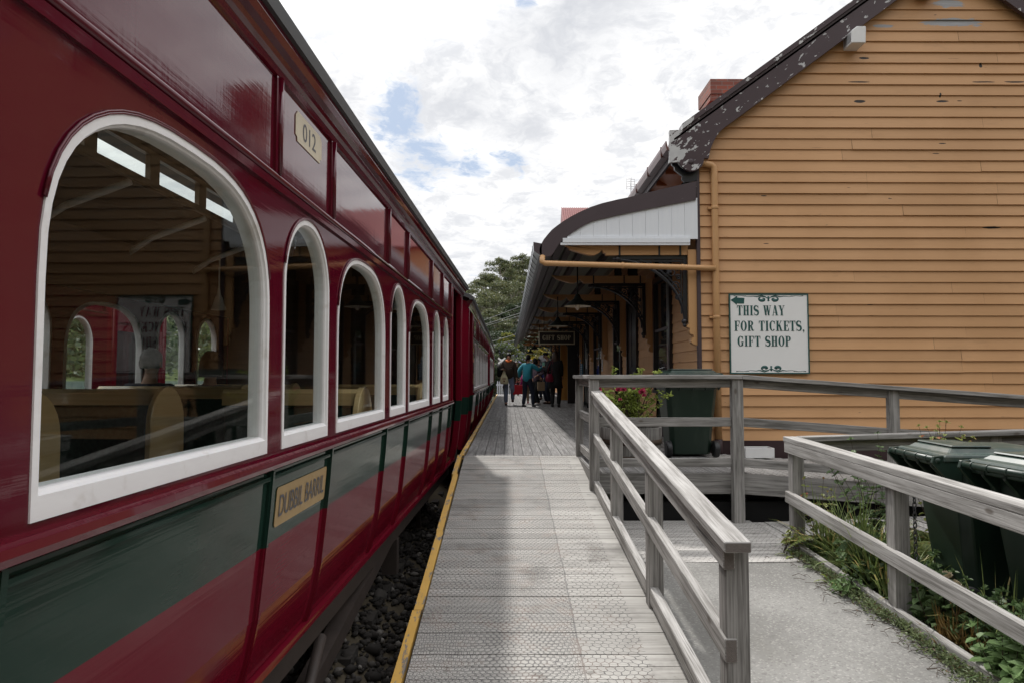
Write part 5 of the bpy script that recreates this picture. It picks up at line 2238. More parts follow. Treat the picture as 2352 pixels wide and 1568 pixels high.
    while s < BODY:
        for sg in (1, -1):
            f_ = (lambda x: x) if sg == 1 else (lambda x: -WD - x)
            b.tube([(f_(-0.05), s, 2.05), (f_(-0.28), s, 2.20), (f_(-0.75), s, 2.37)], 0.028, 6)
        s += 0.76 * 1.5
    b.build('ceiling_rib', 'window_white', roof_)
    # underframe
    b = MB()
    for sx in (-0.22, -WD + 0.22):
        b.box((sx - 0.05, V0, -0.34), (sx + 0.05, V1, -0.15))
        sg = 1 if sx > -1 else -1
        b.beam((sx, 3.9, -0.74), (sx, 6.9, -0.28), 0.09, 0.10)
        b.beam((sx, 3.9, -0.74), (sx, 2.3, -0.74), 0.07, 0.08)
        b.beam((sx, 2.3, -0.74), (sx, 1.4, -0.30), 0.07, 0.08)
        b.box((sx - 0.07, 3.78, -0.76), (sx + 0.07, 3.92, -0.34))
        b.box((sx - 0.06, 6.9, -0.62), (sx + 0.06, 7.0, -0.34))
        b.tube([(sx + sg * 0.05, 4.9, -0.36), (sx + sg * 0.06, 4.7, -0.52), (sx, 4.4, -0.58), (sx - sg * 0.1, 4.1, -0.48)], 0.03, 8)
        for s in (5.6, 7.4, 8.9):
            b.beam((sx - sg * 0.1, s, -0.34), (sx - sg * 0.1, s + 0.14, -0.7), 0.05, 0.06)
    b.box((-WD + 0.5, 3.0, -0.70), (-0.5, 5.0, -0.2))
    b.build('underframe', 'underframe', t)
    b = MB()
    b.box((-0.62, 2.35, -0.78), (-0.16, 3.7, -0.36))
    b.tube([(-0.135, 2.6, -0.42), (-0.13, 2.62, -0.58), (-0.15, 2.66, -0.8)], 0.025, 8)
    b.tube([(-0.14, 2.9, -0.38), (-0.13, 2.92, -0.6)], 0.035, 8)
    b.box((-0.165, 3.35, -0.58), (-0.155, 3.55, -0.42))
    b.build('battery_box', 'underframe', t)
    for bc in (1.0, 8.3):
        b = MB()
        for sx in (-WD / 2 + 0.78, -WD / 2 - 0.78):
            b.box((sx - 0.05, bc - 1.0, -0.34), (sx + 0.05, bc + 1.0, -0.20))
            for dy in (-0.7, 0.7):
                b.box((sx - 0.09, bc + dy - 0.12, -0.38), (sx + 0.09, bc + dy + 0.12, -0.14))
        bg2 = b.build('bogie', 'underframe', t)
        for dy in (-0.7, 0.7):
            b = MB()
            for sx in (-0.567, 0.567):
                b.lathe([(0.40, -0.03), (0.40, -0.02), (0.37, 0.0), (0.365, 0.06), (0.30, 0.065), (0.29, 0.02), (0.09, 0.02), (0.09, 0.1)], (-WD / 2 + sx, bc + dy, -0.255), 'x', 24)
            b.lathe([(0.06, -0.7), (0.06, 0.7)], (-WD / 2, bc + dy, -0.255), 'x', 10)
            b.build('wheelset', 'underframe', bg2, recalc=False)
    # seats
    rows = (1.0, 2.2, 3.4, 4.4, 5.6, 6.8, 8.0)
    for r_ in rows:
        for sd in ((1, 0) if detail else (1,)):
            if sd == 0 and r_ not in (5.6, 8.0): continue
            x0, x1 = (-2.56, -1.42) if sd == 1 else (-1.0, -0.13)
            b = MB()
            b.box((x0, r_ - 0.04, 0.12), (x1, r_ + 0.04, 0.80))
            b.box((x0, r_ + 0.03, 0.24), (x1, r_ + 0.48, 0.36))
            st_ = b.build('seat', 'seat_green', t, bevel=0.015)
            b = MB()
            b.prism([(r_ - 0.06, 0.80), (r_ + 0.05, 0.80), (r_ + 0.05, 0.875), (r_ + 0.02, 0.90), (r_ - 0.03, 0.90), (r_ - 0.06, 0.875)], 'x', x0, x1)
            b.build('top_rail', 'honey_timber', st_)
            b = MB()
            bo = []
            for i in range(13):
                a = PI * i / 12
                bo.append((r_ + 0.04 + 0.20 * math.cos(a), 0.68 + 0.235 * math.sin(a)))
            bo += [(r_ - 0.17, -0.085), (r_ + 0.25, -0.085)]
            xe = x1 if sd == 1 else -0.16
            b.prism(bo, 'x', xe - 0.002, xe + 0.033)
            b.build('end_board', 'honey_timber', st_, bevel=0.004)
    if detail:
        for xs in (-0.76, -WD + 0.76):
            s = V0
            while s < V1 - 0.7:
                b = MB()
                b.box((xs - 0.004, s + 0.13, 2.44), (xs + 0.004, s + 0.76, 2.63))
                b.build('clerestory_glass', 'glass', roof_)
                s += 0.76
        for (sx, sy) in ((-2.3, 5.4), (-0.42, 8.3), (-2.3, 8.3)):
            b = MB()
            b.lathe([(0.075, 1.66), (0.072, 1.68), (0.055, 1.72), (0.04, 1.78), (0.02, 1.82), (0.008, 1.9), (0.008, 2.2)], (sx, sy, 0), 'z', 16, caps=False)
            b.build('lamp_shade', 'lamp_glass', t, recalc=False)
        # number plate and name plate
        b = MB()
        y0, y1, z0, z1 = 3.905, 4.235, 1.893, 2.012
        c_ = 0.022
        b.prism([(y0 + c_, z0), (y1 - c_, z0), (y1 - c_ + 0.004, z0 + 0.016), (y1, z0 + c_), (y1, z1 - c_), (y1 - c_, z1), (y0 + c_, z1), (y0, z1 - c_), (y0, z0 + c_), (y0 + c_ - 0.004, z0 + 0.016)], 'x', 0.001, 0.0035)
        np_ = b.build('number_plate', 'plate_cream', t)
        text_mesh('012', 0.072, 0.165, 'lettering', 'letter_grey', np_, (0.0045, 4.07, 1.918), (PI / 2, 0, PI / 2), 0.004)
        b = MB()
        y0, y1, z0, z1 = 3.79, 4.395, 0.435, 0.578
        xl = lambda z: np.interp(z, [p[1] for p in LOWP], [p[0] for p in LOWP])
        xa, xb = xl(z0) + 0.002, xl(z1) + 0.002
        c_ = 0.010
        oct_ = [(y0 + c_, z0), (y1 - c_, z0), (y1, z0 + c_), (y1, z1 - c_), (y1 - c_, z1), (y0 + c_, z1), (y0, z1 - c_), (y0, z0 + c_)]
        pf = [(xa + (xb - xa) * (z - z0) / (z1 - z0), y, z) for y, z in oct_]
        n = len(pf)
        b.mesh(pf + [(x + 0.002, y, z) for x, y, z in pf], [tuple(range(n))[::-1], tuple(range(n, 2 * n))] + [(i, (i + 1) % n, n + (i + 1) % n, n + i) for i in range(n)], smooth=False)
        dp_ = b.build('name_plate', 'plate_gold', t)
        tilt = math.atan2(xb - xa, z1 - z0)
        text_mesh('DUBBIL BARRIL', 0.080, 0.545, 'lettering', 'letter_grey', dp_, (xa + (xb - xa) * 0.24 + 0.0045, (y0 + y1) / 2, z0 + 0.033), (PI / 2 - 0.0, 0, PI / 2), 0.0).rotation_euler = Matrix.Rotation(tilt, 3, 'Y').to_4x4().to_3x3().to_euler() if False else (PI / 2, 0, PI / 2)
        lt = dp_.children[0]
        lt.rotation_euler = (Matrix.Rotation(tilt, 3, 'Y') @ Matrix.Rotation(PI / 2, 3, 'Z') @ Matrix.Rotation(PI / 2, 3, 'X')).to_euler()
    return t


TH = 0.0293
car1 = make_carriage('nearest dark red and green carriage with plates reading 012 and DUBBIL BARRIL', True)
car1.location = (-0.90 + TH * (-1.3), -1.3, 0)
car1.rotation_euler = (0, 0, -TH)
car2 = make_carriage('second red and green carriage, coupled beyond the one with the name plate', False)
car2.location = (-0.615, 11.95, 0)
car3 = copy_tree(car2)
car3.location = (-0.64, 24.2, 0)
car3.rotation_euler = (0, 0, 0.006)
car3['label'] = 'farthest red and green carriage at the end of the platform'
car4 = make_carriage('x', False, True)
car4.location = (-4.62, -1.6, 0)
car4.rotation_euler = (0, 0, -0.012)
car4['label'] = 'red carriage on the second track, seen through the nearest carriage windows'
# corrugated gangway hoses between the carriages
for i, (y, lab) in enumerate(((9.75, 'ribbed hose hanging between the first and second carriage'),)):
    t = thing('coupling_hose', (-0.95, y, -0.1), lab, 'hose')
    b = MB()
    pts = [(0, -0.35 + 0.7 * k / 24, -0.22 * math.sin(PI * k / 24)) for k in range(25)]
    b.tube(pts, [0.045 + 0.008 * (k % 2) for k in range(25)], 10)
    b.build('hose', 'grey_metal', t, recalc=False)
# ------------------------------------------------------------------ railings
TW, TG = 'weathered_timber', 'weathered_timber_grey'


def post(parent, x0, x1, y0, y1, z0, z1, mat=TG, z1b=None):
    b = MB()
    b.beam(((x0 + x1) / 2, (y0 + y1) / 2, z0), ((x0 + x1) / 2, (y0 + y1) / 2, z1), x1 - x0, y1 - y0, up=(0, 1, 0))
    return b.build('post', mat, parent, bevel=0.004)


def rail(parent, name, p0, p1, w_, h_, mat=TW):
    b = MB()
    b.beam(p0, p1, w_, h_)
    for i in (len(b.f) - 2, len(b.f) - 1): b.mi[i] = 1
    return b.build(name, [mat, 'end_grain'], parent, bevel=0.004)


# handrail of the sunlit ramp
t = thing('ramp_railing', (0.9, 4.8, 0), 'weathered grey handrail with a broad cap running down the right side of the ramp', 'railing')
ox, oy = 0.9, 4.8
PX0, PX1 = 0.862, 0.957
def hz(y): return 0.826 - 0.117 * (6.98 - y)
def lz(p): return (p[0] - ox, p[1] - oy, p[2])
for (y0, zb_) in ((5.70, None), (4.24, None), (2.74, None)):
    post(t, PX0 - ox + 0.002, PX1 - ox, y0 - oy, y0 + 0.095 - oy, ramp_z(y0) - (0.35 if y0 > 3 else 0.5), hz(y0) - 0.02)
ya, yb = 6.93, 2.66
rail(t, 'cap_rail', lz((0.888, ya, hz(ya))), lz((0.888, yb, hz(yb))), 0.105, 0.042)
rail(t, 'top_rail', lz((0.876, ya, hz(ya) - 0.068)), lz((0.876, 2.733, hz(2.733) - 0.068)), 0.046, 0.092)
mz = lambda y: 0.41 - 0.112 * (6.86 - y)
rail(t, 'middle_rail', lz((0.880, 6.86, mz(6.86) - 0.046)), lz((0.880, 2.734, mz(2.734) - 0.046)), 0.050, 0.092)
bz = lambda y: -0.045 - 0.094 * (7.05 - y)
rail(t, 'bottom_rail', lz((0.886, 6.86, bz(6.86) - 0.046)), lz((0.91, 0.6, bz(0.6) - 0.046)), 0.055, 0.092)

# railing round the platform corner and down beside the walkway
FY = 6.93
t = thing('walkway_railing', (2.3, FY, 0), 'long weathered railing from the platform edge along the walkway before the gable wall', 'railing')
def pf(p): return (p[0] - 2.3, p[1] - FY, p[2])
post(t, 0.845 - 2.3, 0.935 - 2.3, 8.45 - FY, 8.54 - FY, -0.2, 0.95)
post(t, 0.826 - 2.3, 0.921 - 2.3, 6.88 - FY, 6.975 - FY, -0.55, 0.95)
post(t, 2.265 - 2.3, 2.375 - 2.3, 6.88 - FY, 6.975 - FY, -0.49, 0.952)
wz2 = lambda x: -0.0715 * (x - 2.36)
for x in (3.86, 5.46):
    post(t, x - 2.3, x + 0.105 - 2.3, 6.90 - FY, 6.97 - FY, -0.55, 0.95 + wz2(x))
rail(t, 'cap_rail', pf((0.885, 8.58, 0.972)), pf((0.885, 6.99, 0.972)), 0.135, 0.042)
rail(t, 'cap_rail', pf((0.82, 6.925, 0.972)), pf((2.36, 6.925, 0.972)), 0.135, 0.042)
rail(t, 'cap_rail', pf((2.361, 6.925, 0.972)), pf((7.0, 6.925, 0.972 + wz2(7.0))), 0.135, 0.042)
for (zc_, hh) in ((0.908, 0.085), (0.517, 0.09), (0.108, 0.085)):
    rail(t, 'rail', pf((0.905, 8.45, zc_)), pf((0.905, 6.98, zc_)), 0.045, hh, TG)
    rail(t, 'rail', pf((0.922, 6.945, zc_)), pf((2.264, 6.945, zc_)), 0.045, hh, TG)
    rail(t, 'rail', pf((2.376, 6.955, zc_ + wz2(2.38))), pf((7.0, 6.955, zc_ + wz2(7.0))), 0.045, hh, TG)

# railing round the planted bed
t = thing('garden_railing', (2.43, 5.88, 0), 'low weathered railing enclosing the planted bed with the green bins', 'railing')
def pg(p): return (p[0] - 2.43, p[1] - 5.88, p[2])
capz = lambda y: 0.455 - 0.030 * (5.88 - y)
midz = lambda y: -0.012 - 0.062 * (5.88 - y)
for y in (5.84, 4.32, 2.80, 1.30):
    post(t, 2.425 - 2.43, 2.525 - 2.43, y - 5.88, y + 0.095 - 5.88, ground_z(y) - 0.12, capz(y) - 0.045)
rail(t, 'cap_rail', pg((2.455, 5.96, capz(5.96) - 0.02)), pg((2.455, -0.4, capz(-0.4) - 0.02)), 0.12, 0.042)
rail(t, 'top_rail', pg((2.418, 5.94, capz(5.94) - 0.087)), pg((2.418, -0.4, capz(-0.4) - 0.087)), 0.045, 0.09)
rail(t, 'middle_rail', pg((2.418, 5.94, midz(5.94) - 0.045)), pg((2.418, -0.4, midz(-0.4) - 0.045)), 0.048, 0.095)
rail(t, 'kerb_board', pg((2.43, 5.96, ground_z(5.96) + 0.02)), pg((2.43, -0.4, ground_z(-0.4) + 0.03)), 0.05, 0.115)
c2 = lambda x: 0.455 + 0.030 * (x - 2.43)
rail(t, 'cap_rail', pg((2.516, 5.91, c2(2.516) - 0.018)), pg((7.0, 5.91, c2(7.0) - 0.018)), 0.12, 0.042, TG)
rail(t, 'top_rail', pg((2.526, 5.93, c2(2.53) - 0.088)), pg((7.0, 5.93, c2(7.0) - 0.088)), 0.045, 0.098, TG)
rail(t, 'kerb_board', pg((2.526, 5.93, -0.48)), pg((7.0, 5.93, -0.34)), 0.045, 0.12, TG)
for x in (4.17, 5.8):
    post(t, x - 2.43, x + 0.1 - 2.43, 5.905 - 5.88, 6.0 - 5.88, -0.6, c2(x) - 0.04)
# chain on the second post
t = thing('hanging_chain', (2.545, 4.30, 0.33), 'dark steel chain hanging down the second post of the garden railing', 'chain')
b = MB()
z = 0.0
k = 0
while z > -0.75:
    pts = []
    for i in range(9):
        a = 2 * PI * i / 8
        u, v = 0.011 * math.cos(a), 0.021 * math.sin(a)
        pts.append((u if k % 2 else 0, 0 if k % 2 else u, z + v))
    b.tube(pts, 0.0038, 5, caps=False)
    z -= 0.031
    k += 1
b.build('links', 'chain_steel', t, recalc=False)


# ------------------------------------------------------------------ wheelie bins
def make_bin(label, w_=0.58, d_=0.73, h_=1.06):
    """handle side faces -y; origin on the ground under the middle"""
    t = thing('wheelie_bin', (0, 0, 0), label, 'rubbish bin', group='dark green wheelie bins')
    b = MB()
    zt = h_ - 0.10
    def ringz(z, s, dy0, dy1):
        x = w_ / 2 * s
        c = 0.05
        y0, y1 = -d_ / 2 + dy0, d_ / 2 - dy1
        return [(-x + c, y0, z), (x - c, y0, z), (x, y0 + c, z), (x, y1 - c, z), (x - c, y1, z), (-x + c, y1, z), (-x, y1 - c, z), (-x, y0 + c, z)]
    rs = [ringz(0.03, 0.76, 0.17, 0.16), ringz(0.30, 0.80, 0.14, 0.12), ringz(zt - 0.15, 0.955, 0.085, 0.03), ringz(zt - 0.14, 0.985, 0.075, 0.02), ringz(zt, 1.0, 0.07, 0.012)]
    vs = [p for r in rs for p in r]
    fs = []
    for i in range(len(rs) - 1):
        for k in range(8):
            fs.append((i * 8 + k, i * 8 + (k + 1) % 8, (i + 1) * 8 + (k + 1) % 8, (i + 1) * 8 + k))
    fs.append(tuple(range(8))[::-1])
    fs.append(tuple(range(len(vs) - 8, len(vs))))
    b.mesh(vs, fs, smooth=False)
    for x in (-0.16, 0.0, 0.16):     # ribs under the handle
        b.prism([(-d_ / 2 + 0.075, zt - 0.17), (-d_ / 2 + 0.03, zt - 0.10), (-d_ / 2 - 0.03, zt - 0.035), (-d_ / 2 - 0.03, zt), (-d_ / 2 + 0.08, zt)], 'x', x - 0.012, x + 0.012)
    b.box((-w_ / 2 * 0.9, -d_ / 2 - 0.02, zt - 0.03), (w_ / 2 * 0.9, -d_ / 2 + 0.075, zt + 0.0))
    b.build('body', 'bin_green', t, bevel=0.008)
    b = MB()
    zb_ = zt + 0.055
    b.tube([(-w_ / 2 + 0.02, -d_ / 2 - 0.055, zt + 0.018), (w_ / 2 - 0.02, -d_ / 2 - 0.055, zt + 0.018)], 0.021, 10)
    for x in (-0.19, -0.07, 0.07, 0.19):
        b.lathe([(0.021, -0.008), (0.026, -0.004), (0.026, 0.004), (0.021, 0.008)], (x, -d_ / 2 - 0.055, zt + 0.018), 'x', 10)
    for s in (-1, 1):
        x = s * (w_ / 2 - 0.012)
        b.prism([(-d_ / 2 - 0.085, zt + 0.0), (-d_ / 2 - 0.06, zt - 0.03), (-d_ / 2 + 0.02, zt - 0.12), (-d_ / 2 + 0.09, zt - 0.16), (-d_ / 2 + 0.09, zt), (-d_ / 2 - 0.02, zt + 0.045), (-d_ / 2 - 0.07, zt + 0.04)], 'x', x - 0.012, x + 0.012)
        b.lathe([(0.0, -0.02), (0.018, -0.018), (0.018, 0.018), (0.0, 0.02)], (x, -d_ / 2 - 0.05, zt + 0.012), 'x', 12)
    b.build('handle', 'bin_green', t, bevel=0.004)
    b = MB()
    L0, L1 = -d_ / 2 - 0.02, d_ / 2 + 0.02
    ww = w_ / 2 + 0.012
    # lid: rim, raised centre with a stepped crown
    def lr(z, i):
        return [(-ww + i, L0 + i, z), (ww - i, L0 + i, z), (ww - i, L1 - i, z), (-ww + i, L1 - i, z)]
    rs = [lr(zt + 0.004, 0.0), lr(zt + 0.042, 0.004), lr(zt + 0.050, 0.02), lr(zt + 0.052, 0.055), lr(zt + 0.078, 0.085), lr(zt + 0.085, 0.12)]
    vs = [p for r in rs for p in r]
    fs = []
    for i in range(len(rs) - 1):
        for k in range(4):
            fs.append((i * 4 + k, i * 4 + (k + 1) % 4, (i + 1) * 4 + (k + 1) % 4, (i + 1) * 4 + k))
    fs += [(3, 2, 1, 0), tuple(range(len(vs) - 4, len(vs)))]
    b.mesh(vs, fs, smooth=False)
    b.box((-ww + 0.09, L0 + 0.10, zt + 0.084), (ww - 0.09, L0 + 0.34, zt + 0.098))
    b.build('lid', 'bin_lid', t, bevel=0.007)
    for s in (-1, 1):
        b = MB()
        b.lathe([(0.05, -0.03), (0.095, -0.03), (0.10, -0.02), (0.10, 0.02), (0.095, 0.03), (0.05, 0.03)], (s * (w_ / 2 * 0.76 + 0.035), -d_ / 2 + 0.13, 0.10), 'x', 20)
        b.lathe([(0.0, -0.02), (0.055, -0.02), (0.055, 0.02), (0.0, 0.02)], (s * (w_ / 2 * 0.76 + 0.035), -d_ / 2 + 0.13, 0.10), 'x', 14)
        b.build('wheel', 'rubber', t, recalc=True)
    return t


bin1 = make_bin('dark green wheelie bin on the platform behind the fence, beside the flower tub', 0.66, 0.70, 1.07)
bin1.location = (2.235, 8.53, 0)
bin2 = make_bin('dark green wheelie bin in the planted bed, nearer to the fence corner', 0.57, 0.72, 1.05)
bin2.location = (3.05, 4.43, ground_z(4.4) + 0.03)
bin2.rotation_euler = (0, 0, -PI / 2 - 0.07)
bin3 = copy_tree(bin2)
bin3['label'] = 'dark green wheelie bin in the planted bed, standing in front of the other'
bin3.location = (3.12, 3.80, ground_z(3.8) + 0.045)
bin3.rotation_euler = (0, 0, -PI / 2 + 0.06)

# half barrel with a flowering rose
t = thing('barrel_tub', (1.42, 7.92, 0), 'half wine barrel of grey staves with rusty hoops planted with a rose', 'planter')
b = MB()
prof = [(0.30, 0.0), (0.325, 0.10), (0.345, 0.22), (0.355, 0.32), (0.355, 0.40), (0.325, 0.40), (0.32, 0.33)]
b.lathe(prof, (0, 0, 0), 'z', 28, smooth=False, caps=True)
b.build('tub', 'weathered_timber_grey', t, recalc=False)
for (z, r) in ((0.06, 0.319), (0.24, 0.350)):
    b = MB()
    b.lathe([(r - 0.002, z - 0.03), (r + 0.004, z - 0.03), (r + 0.009, z + 0.03), (r + 0.003, z + 0.03)], (0, 0, 0), 'z', 28, caps=False)
    b.build('hoop', 'barrel_hoop', t, recalc=False)
b = MB()
b.lathe([(0.0, 0.36), (0.15, 0.365), (0.322, 0.345)], (0, 0, 0), 'z', 24, caps=False)
b.build('soil', 'soil', t, recalc=False)

# white trough by the wall
q0, q1 = at(1703, 1036, 8.75), at(1769, 1055, 8.75)
t = thing('white_trough', (q0.x, 8.6, wz(q0.x)), 'small white planter trough on the walkway floor against the skirting', 'trough')
b = MB()
L_, hgt = q1.x - q0.x, 0.125
b.box((0, 0, 0.0), (L_, 0.22, 0.012))
for (lo, hi) in (((0, 0, 0.012), (L_, 0.012, hgt)), ((0, 0.208, 0.012), (L_, 0.22, hgt)), ((0, 0.012, 0.012), (0.012, 0.208, hgt)), ((L_ - 0.012, 0.012, 0.012), (L_, 0.208, hgt))):
    b.box(lo, hi)
b.build('trough', 'white_plastic', t, bevel=0.003)
b = MB(); b.box((0.012, 0.012, 0.012), (L_ - 0.012, 0.208, hgt - 0.03)); b.build('soil', 'soil', t)
# ------------------------------------------------------------------ people
def skin_mesh(verts, edges, radii, root=0, sub=1):
    me = bpy.data.meshes.new('tmp')
    me.from_pydata([tuple(v) for v in verts], edges, [])
    o = bpy.data.objects.new('tmp', me)
    link(o)
    md = o.modifiers.new('s', 'SKIN')
    md.use_smooth_shade = True
    md.branch_smoothing = 0.4
    for i, r in enumerate(radii):
        sv = me.skin_vertices[0].data[i]
        sv.radius = (r, r) if not hasattr(r, '__len__') else r
        sv.use_root = (i == root)
    sb = o.modifiers.new('b', 'SUBSURF')
    sb.levels = sub
    sb.render_levels = sub
    dg = bpy.context.evaluated_depsgraph_get()
    ev = o.evaluated_get(dg)
    m2 = bpy.data.meshes.new_from_object(ev)
    vs = [v.co[:] for v in m2.vertices]
    fs = [tuple(p.vertices) for p in m2.polygons]
    bpy.data.objects.remove(o)
    bpy.data.meshes.remove(m2)
    return vs, fs


def ik(a, c, l1, l2, hint):
    """middle joint between a and c"""
    a, c, hint = Vector(a), Vector(c), Vector(hint)
    d = c - a
    L = min(d.length, (l1 + l2) * 0.999)
    c = a + d.normalized() * L
    x = (l1 * l1 - l2 * l2 + L * L) / (2 * L)
    h = math.sqrt(max(l1 * l1 - x * x, 0))
    n = hint - d.normalized() * hint.dot(d.normalized())
    n.normalize()
    return a + d.normalized() * x + n * h, c


def loft(b, rings, mi=0, n=20):
    """elliptical rings (cx,cy,z,rx,ry)"""
    base = len(b.v)
    vs, fs = [], []
    for (cx, cy, z, rx, ry) in rings:
        for k in range(n):
            a = 2 * PI * k / n
            vs.append((cx + rx * math.cos(a), cy + ry * math.sin(a), z))
    for i in range(len(rings) - 1):
        for k in range(n):
            fs.append((i * n + k, i * n + (k + 1) % n, (i + 1) * n + (k + 1) % n, (i + 1) * n + k))
    fs.append(tuple(range(n))[::-1])
    fs.append(tuple(range(len(vs) - n, len(vs))))
    b.mesh(vs, fs, mi)


def person(x, y, rot, H, label, top, legs, skin='skin', hair=('short', 'hair_black'), shoe='shoe_brown', handR=None, handL=None, footR=None, footL=None, coat=None, turn=0.0, nod=0.0, lean=0.0, fat=1.0, grip=(0.8, 0.8), z=0.0, seated=False, collar=None, group=None, ear=True):
    k = H / 1.75
    t = thing('person', (x, y, z), label, 'person', rot, group)
    cr, sr = math.cos(-rot), math.sin(-rot)
    def loc_(w): return Vector(((w[0] * cr - w[1] * sr) / k, (w[0] * sr + w[1] * cr) / k, w[2] / k))
    hz_ = 0.93 if not seated else 0.42
    drop = 0.93 - hz_
    def T(p): return Vector((p[0], p[1] + lean * max(0, p[2] - 0.93), p[2] - drop))
    pel = T((0, 0, 0.95)); wai = T((0, 0.0, 1.10)); che = T((0, 0.01, 1.32)); nb = T((0, -0.005, 1.47)); nt = T((0, 0.012, 1.535))
    head = [T((0, 0.040, 1.575)), T((0, 0.030, 1.640)), T((0, 0.022, 1.705))]
    if nod:
        for i, h_ in enumerate(head): head[i] = h_ + Vector((0, nod * (0.5 + 0.35 * i) * 0.09, -nod * 0.022 * (i + 1)))
    V, E, Rr = [pel, wai, che, nb, nt] + head, [(0, 1), (1, 2), (2, 3), (3, 4), (4, 5), (5, 6), (6, 7)], [0.115 * fat, 0.10 * fat, 0.115 * fat, 0.058, 0.05, 0.058, (0.074, 0.088), 0.056]
    limbs = {}
    for s, hw, side in ((1, handR, 'R'), (-1, handL, 'L')):
        sh = T((0.175 * s, 0.0, 1.415))
        wr = loc_(hw) if hw else T((0.25 * s, 0.05, 0.90))
        el, wr = ik(sh, wr, 0.285, 0.255, ((0.12 * s, -1.0, -0.2) if hw and hw[2] < 1.0 else (0.3 * s, -0.6, -0.75)))
        i = len(V)
        V += [sh, el, wr]
        Rr += [0.062 * fat, 0.043, 0.028]
        E += [(2, i), (i, i + 1), (i + 1, i + 2)]
        d = (wr - el).normalized()
        side_v = d.cross(Vector((0, 0, 1)))
        if side_v.length < 0.2: side_v = Vector((0, 1, 0)) * 1.0
        side_v.normalize()
        palm_n = side_v.cross(d).normalized()
        pm = wr + d * 0.06
        j = len(V)
        V.append(pm); Rr.append((0.036, 0.018)); E.append((i + 2, j))
        g_ = grip[0] if s == 1 else grip[1]
        for q, (off, ln) in enumerate(((-0.030, 0.062), (-0.010, 0.074), (0.010, 0.070), (0.030, 0.055))):
            p1 = pm + d * 0.035 + side_v * off
            p2 = p1 + (d * math.cos(g_) - palm_n * math.sin(g_)) * ln * 0.55
            p3 = p2 + (d * math.cos(2 * g_) - palm_n * math.sin(2 * g_)) * ln * 0.5
            m = len(V)
            V += [p1, p2, p3]; Rr += [0.0095, 0.0088, 0.0072]
            E += [(j, m), (m, m + 1), (m + 1, m + 2)]
        th = wr + d * 0.03 - side_v * 0.034 - palm_n * 0.012
        m = len(V)
        V += [th, th + (d * 0.8 - side_v * 0.4 - palm_n * 0.3) * 0.04]; Rr += [0.0115, 0.0085]
        E += [(j, m), (m, m + 1)]
        limbs['arm' + side] = (sh, el, wr, d)
    for s, fw_, side in ((1, footR, 'R'), (-1, footL, 'L')):
        hp = T((0.095 * s, 0, 0.90))
        if seated:
            kn, an = hp + Vector((0.02 * s, 0.44, 0.0)), hp + Vector((0.02 * s, 0.46, -0.40))
        else:
            an = loc_(fw_) + Vector((0, 0, 0.075)) if fw_ else Vector((0.10 * s, -0.02, 0.085))
            kn, an = ik(hp, an, 0.43, 0.42, (0.06 * s, 1, 0))
        i = len(V)
        V += [hp, kn, an, an + Vector((0, 0.12, -0.05))]
        Rr += [0.085 * fat, 0.054, 0.037, 0.03]
        E += [(0, i), (i, i + 1), (i + 1, i + 2), (i + 2, i + 3)]
        limbs['leg' + side] = (hp, kn, an)
    vs, fs = skin_mesh(V, E, Rr, 0, 1)
    b = MB()
    b.mesh(vs, fs)
    hc = head[1]
    # face: nose, ears, eyes, mouth
    fy = hc.y + 0.083
    b.ellipsoid((0, fy, hc.z - 0.012), (0.013, 0.019, 0.026), 8, 6)
    for s in (-1, 1):
        b.ellipsoid((s * 0.031, fy - 0.014, hc.z + 0.014), (0.012, 0.008, 0.007), 8, 5, mi=1)
        b.ellipsoid((s * 0.078, hc.y - 0.012, hc.z - 0.004), (0.010, 0.020, 0.030), 8, 6)
    b.ellipsoid((0, fy - 0.012, hc.z - 0.052), (0.024, 0.008, 0.006), 8, 5, mi=2)
    body = b.build('body', [skin, 'hair_black', 'print_red'], t)
    # hair
    kind, hm = hair
    b = MB()
    vs, fs = [], []
    NT_, NP_ = 22, 12
    rg = np.random.default_rng(int(abs(x * 100 + y * 10)))
    for i in range(NP_ + 1):
        ph = PI / 2 - (PI * 0.78) * i / NP_
        for q in range(NT_):
            a = 2 * PI * q / NT_
            front = max(0, math.sin(a))
            lim = -0.55 if kind != 'long' else -0.5
            low_lim = (0.42 if front > 0.35 else lim + 0.5 * front)
            ph2 = max(ph, low_lim)
            rr_ = 1.0 + 0.05 * rg.standard_normal()
            vs.append((0.088 * rr_ * math.cos(ph2) * math.cos(a), hc.y - 0.008 + 0.105 * rr_ * math.cos(ph2) * math.sin(a), hc.z + 0.012 + 0.112 * rr_ * math.sin(ph2)))
    for i in range(NP_):
        for q in range(NT_):
            fs.append((i * NT_ + q, i * NT_ + (q + 1) % NT_, (i + 1) * NT_ + (q + 1) % NT_, (i + 1) * NT_ + q))
    if kind != 'cap': b.mesh(vs, fs)
    if kind == 'long':
        b2_ = [(0, hc.y - 0.03, hc.z - 0.34, 0.11, 0.05), (0, hc.y - 0.05, hc.z - 0.28, 0.135, 0.065), (0, hc.y - 0.04, hc.z - 0.12, 0.115, 0.075), (0, hc.y - 0.02, hc.z + 0.02, 0.093, 0.088), (0, hc.y - 0.01, hc.z + 0.09, 0.06, 0.07)]
        loft(b, b2_)
    if kind == 'pony':
        b.ellipsoid((0, hc.y - 0.115, hc.z + 0.0), (0.035, 0.035, 0.035))
        b.tube([(0, hc.y - 0.12, hc.z), (0, hc.y - 0.15, hc.z - 0.08), (0, hc.y - 0.13, hc.z - 0.20)], [0.03, 0.028, 0.008], 8)
    if kind == 'bob':
        loft(b, [(0, hc.y - 0.02, hc.z - 0.10, 0.10, 0.075), (0, hc.y - 0.02, hc.z - 0.02, 0.10, 0.09), (0, hc.y - 0.012, hc.z + 0.07, 0.08, 0.09)])
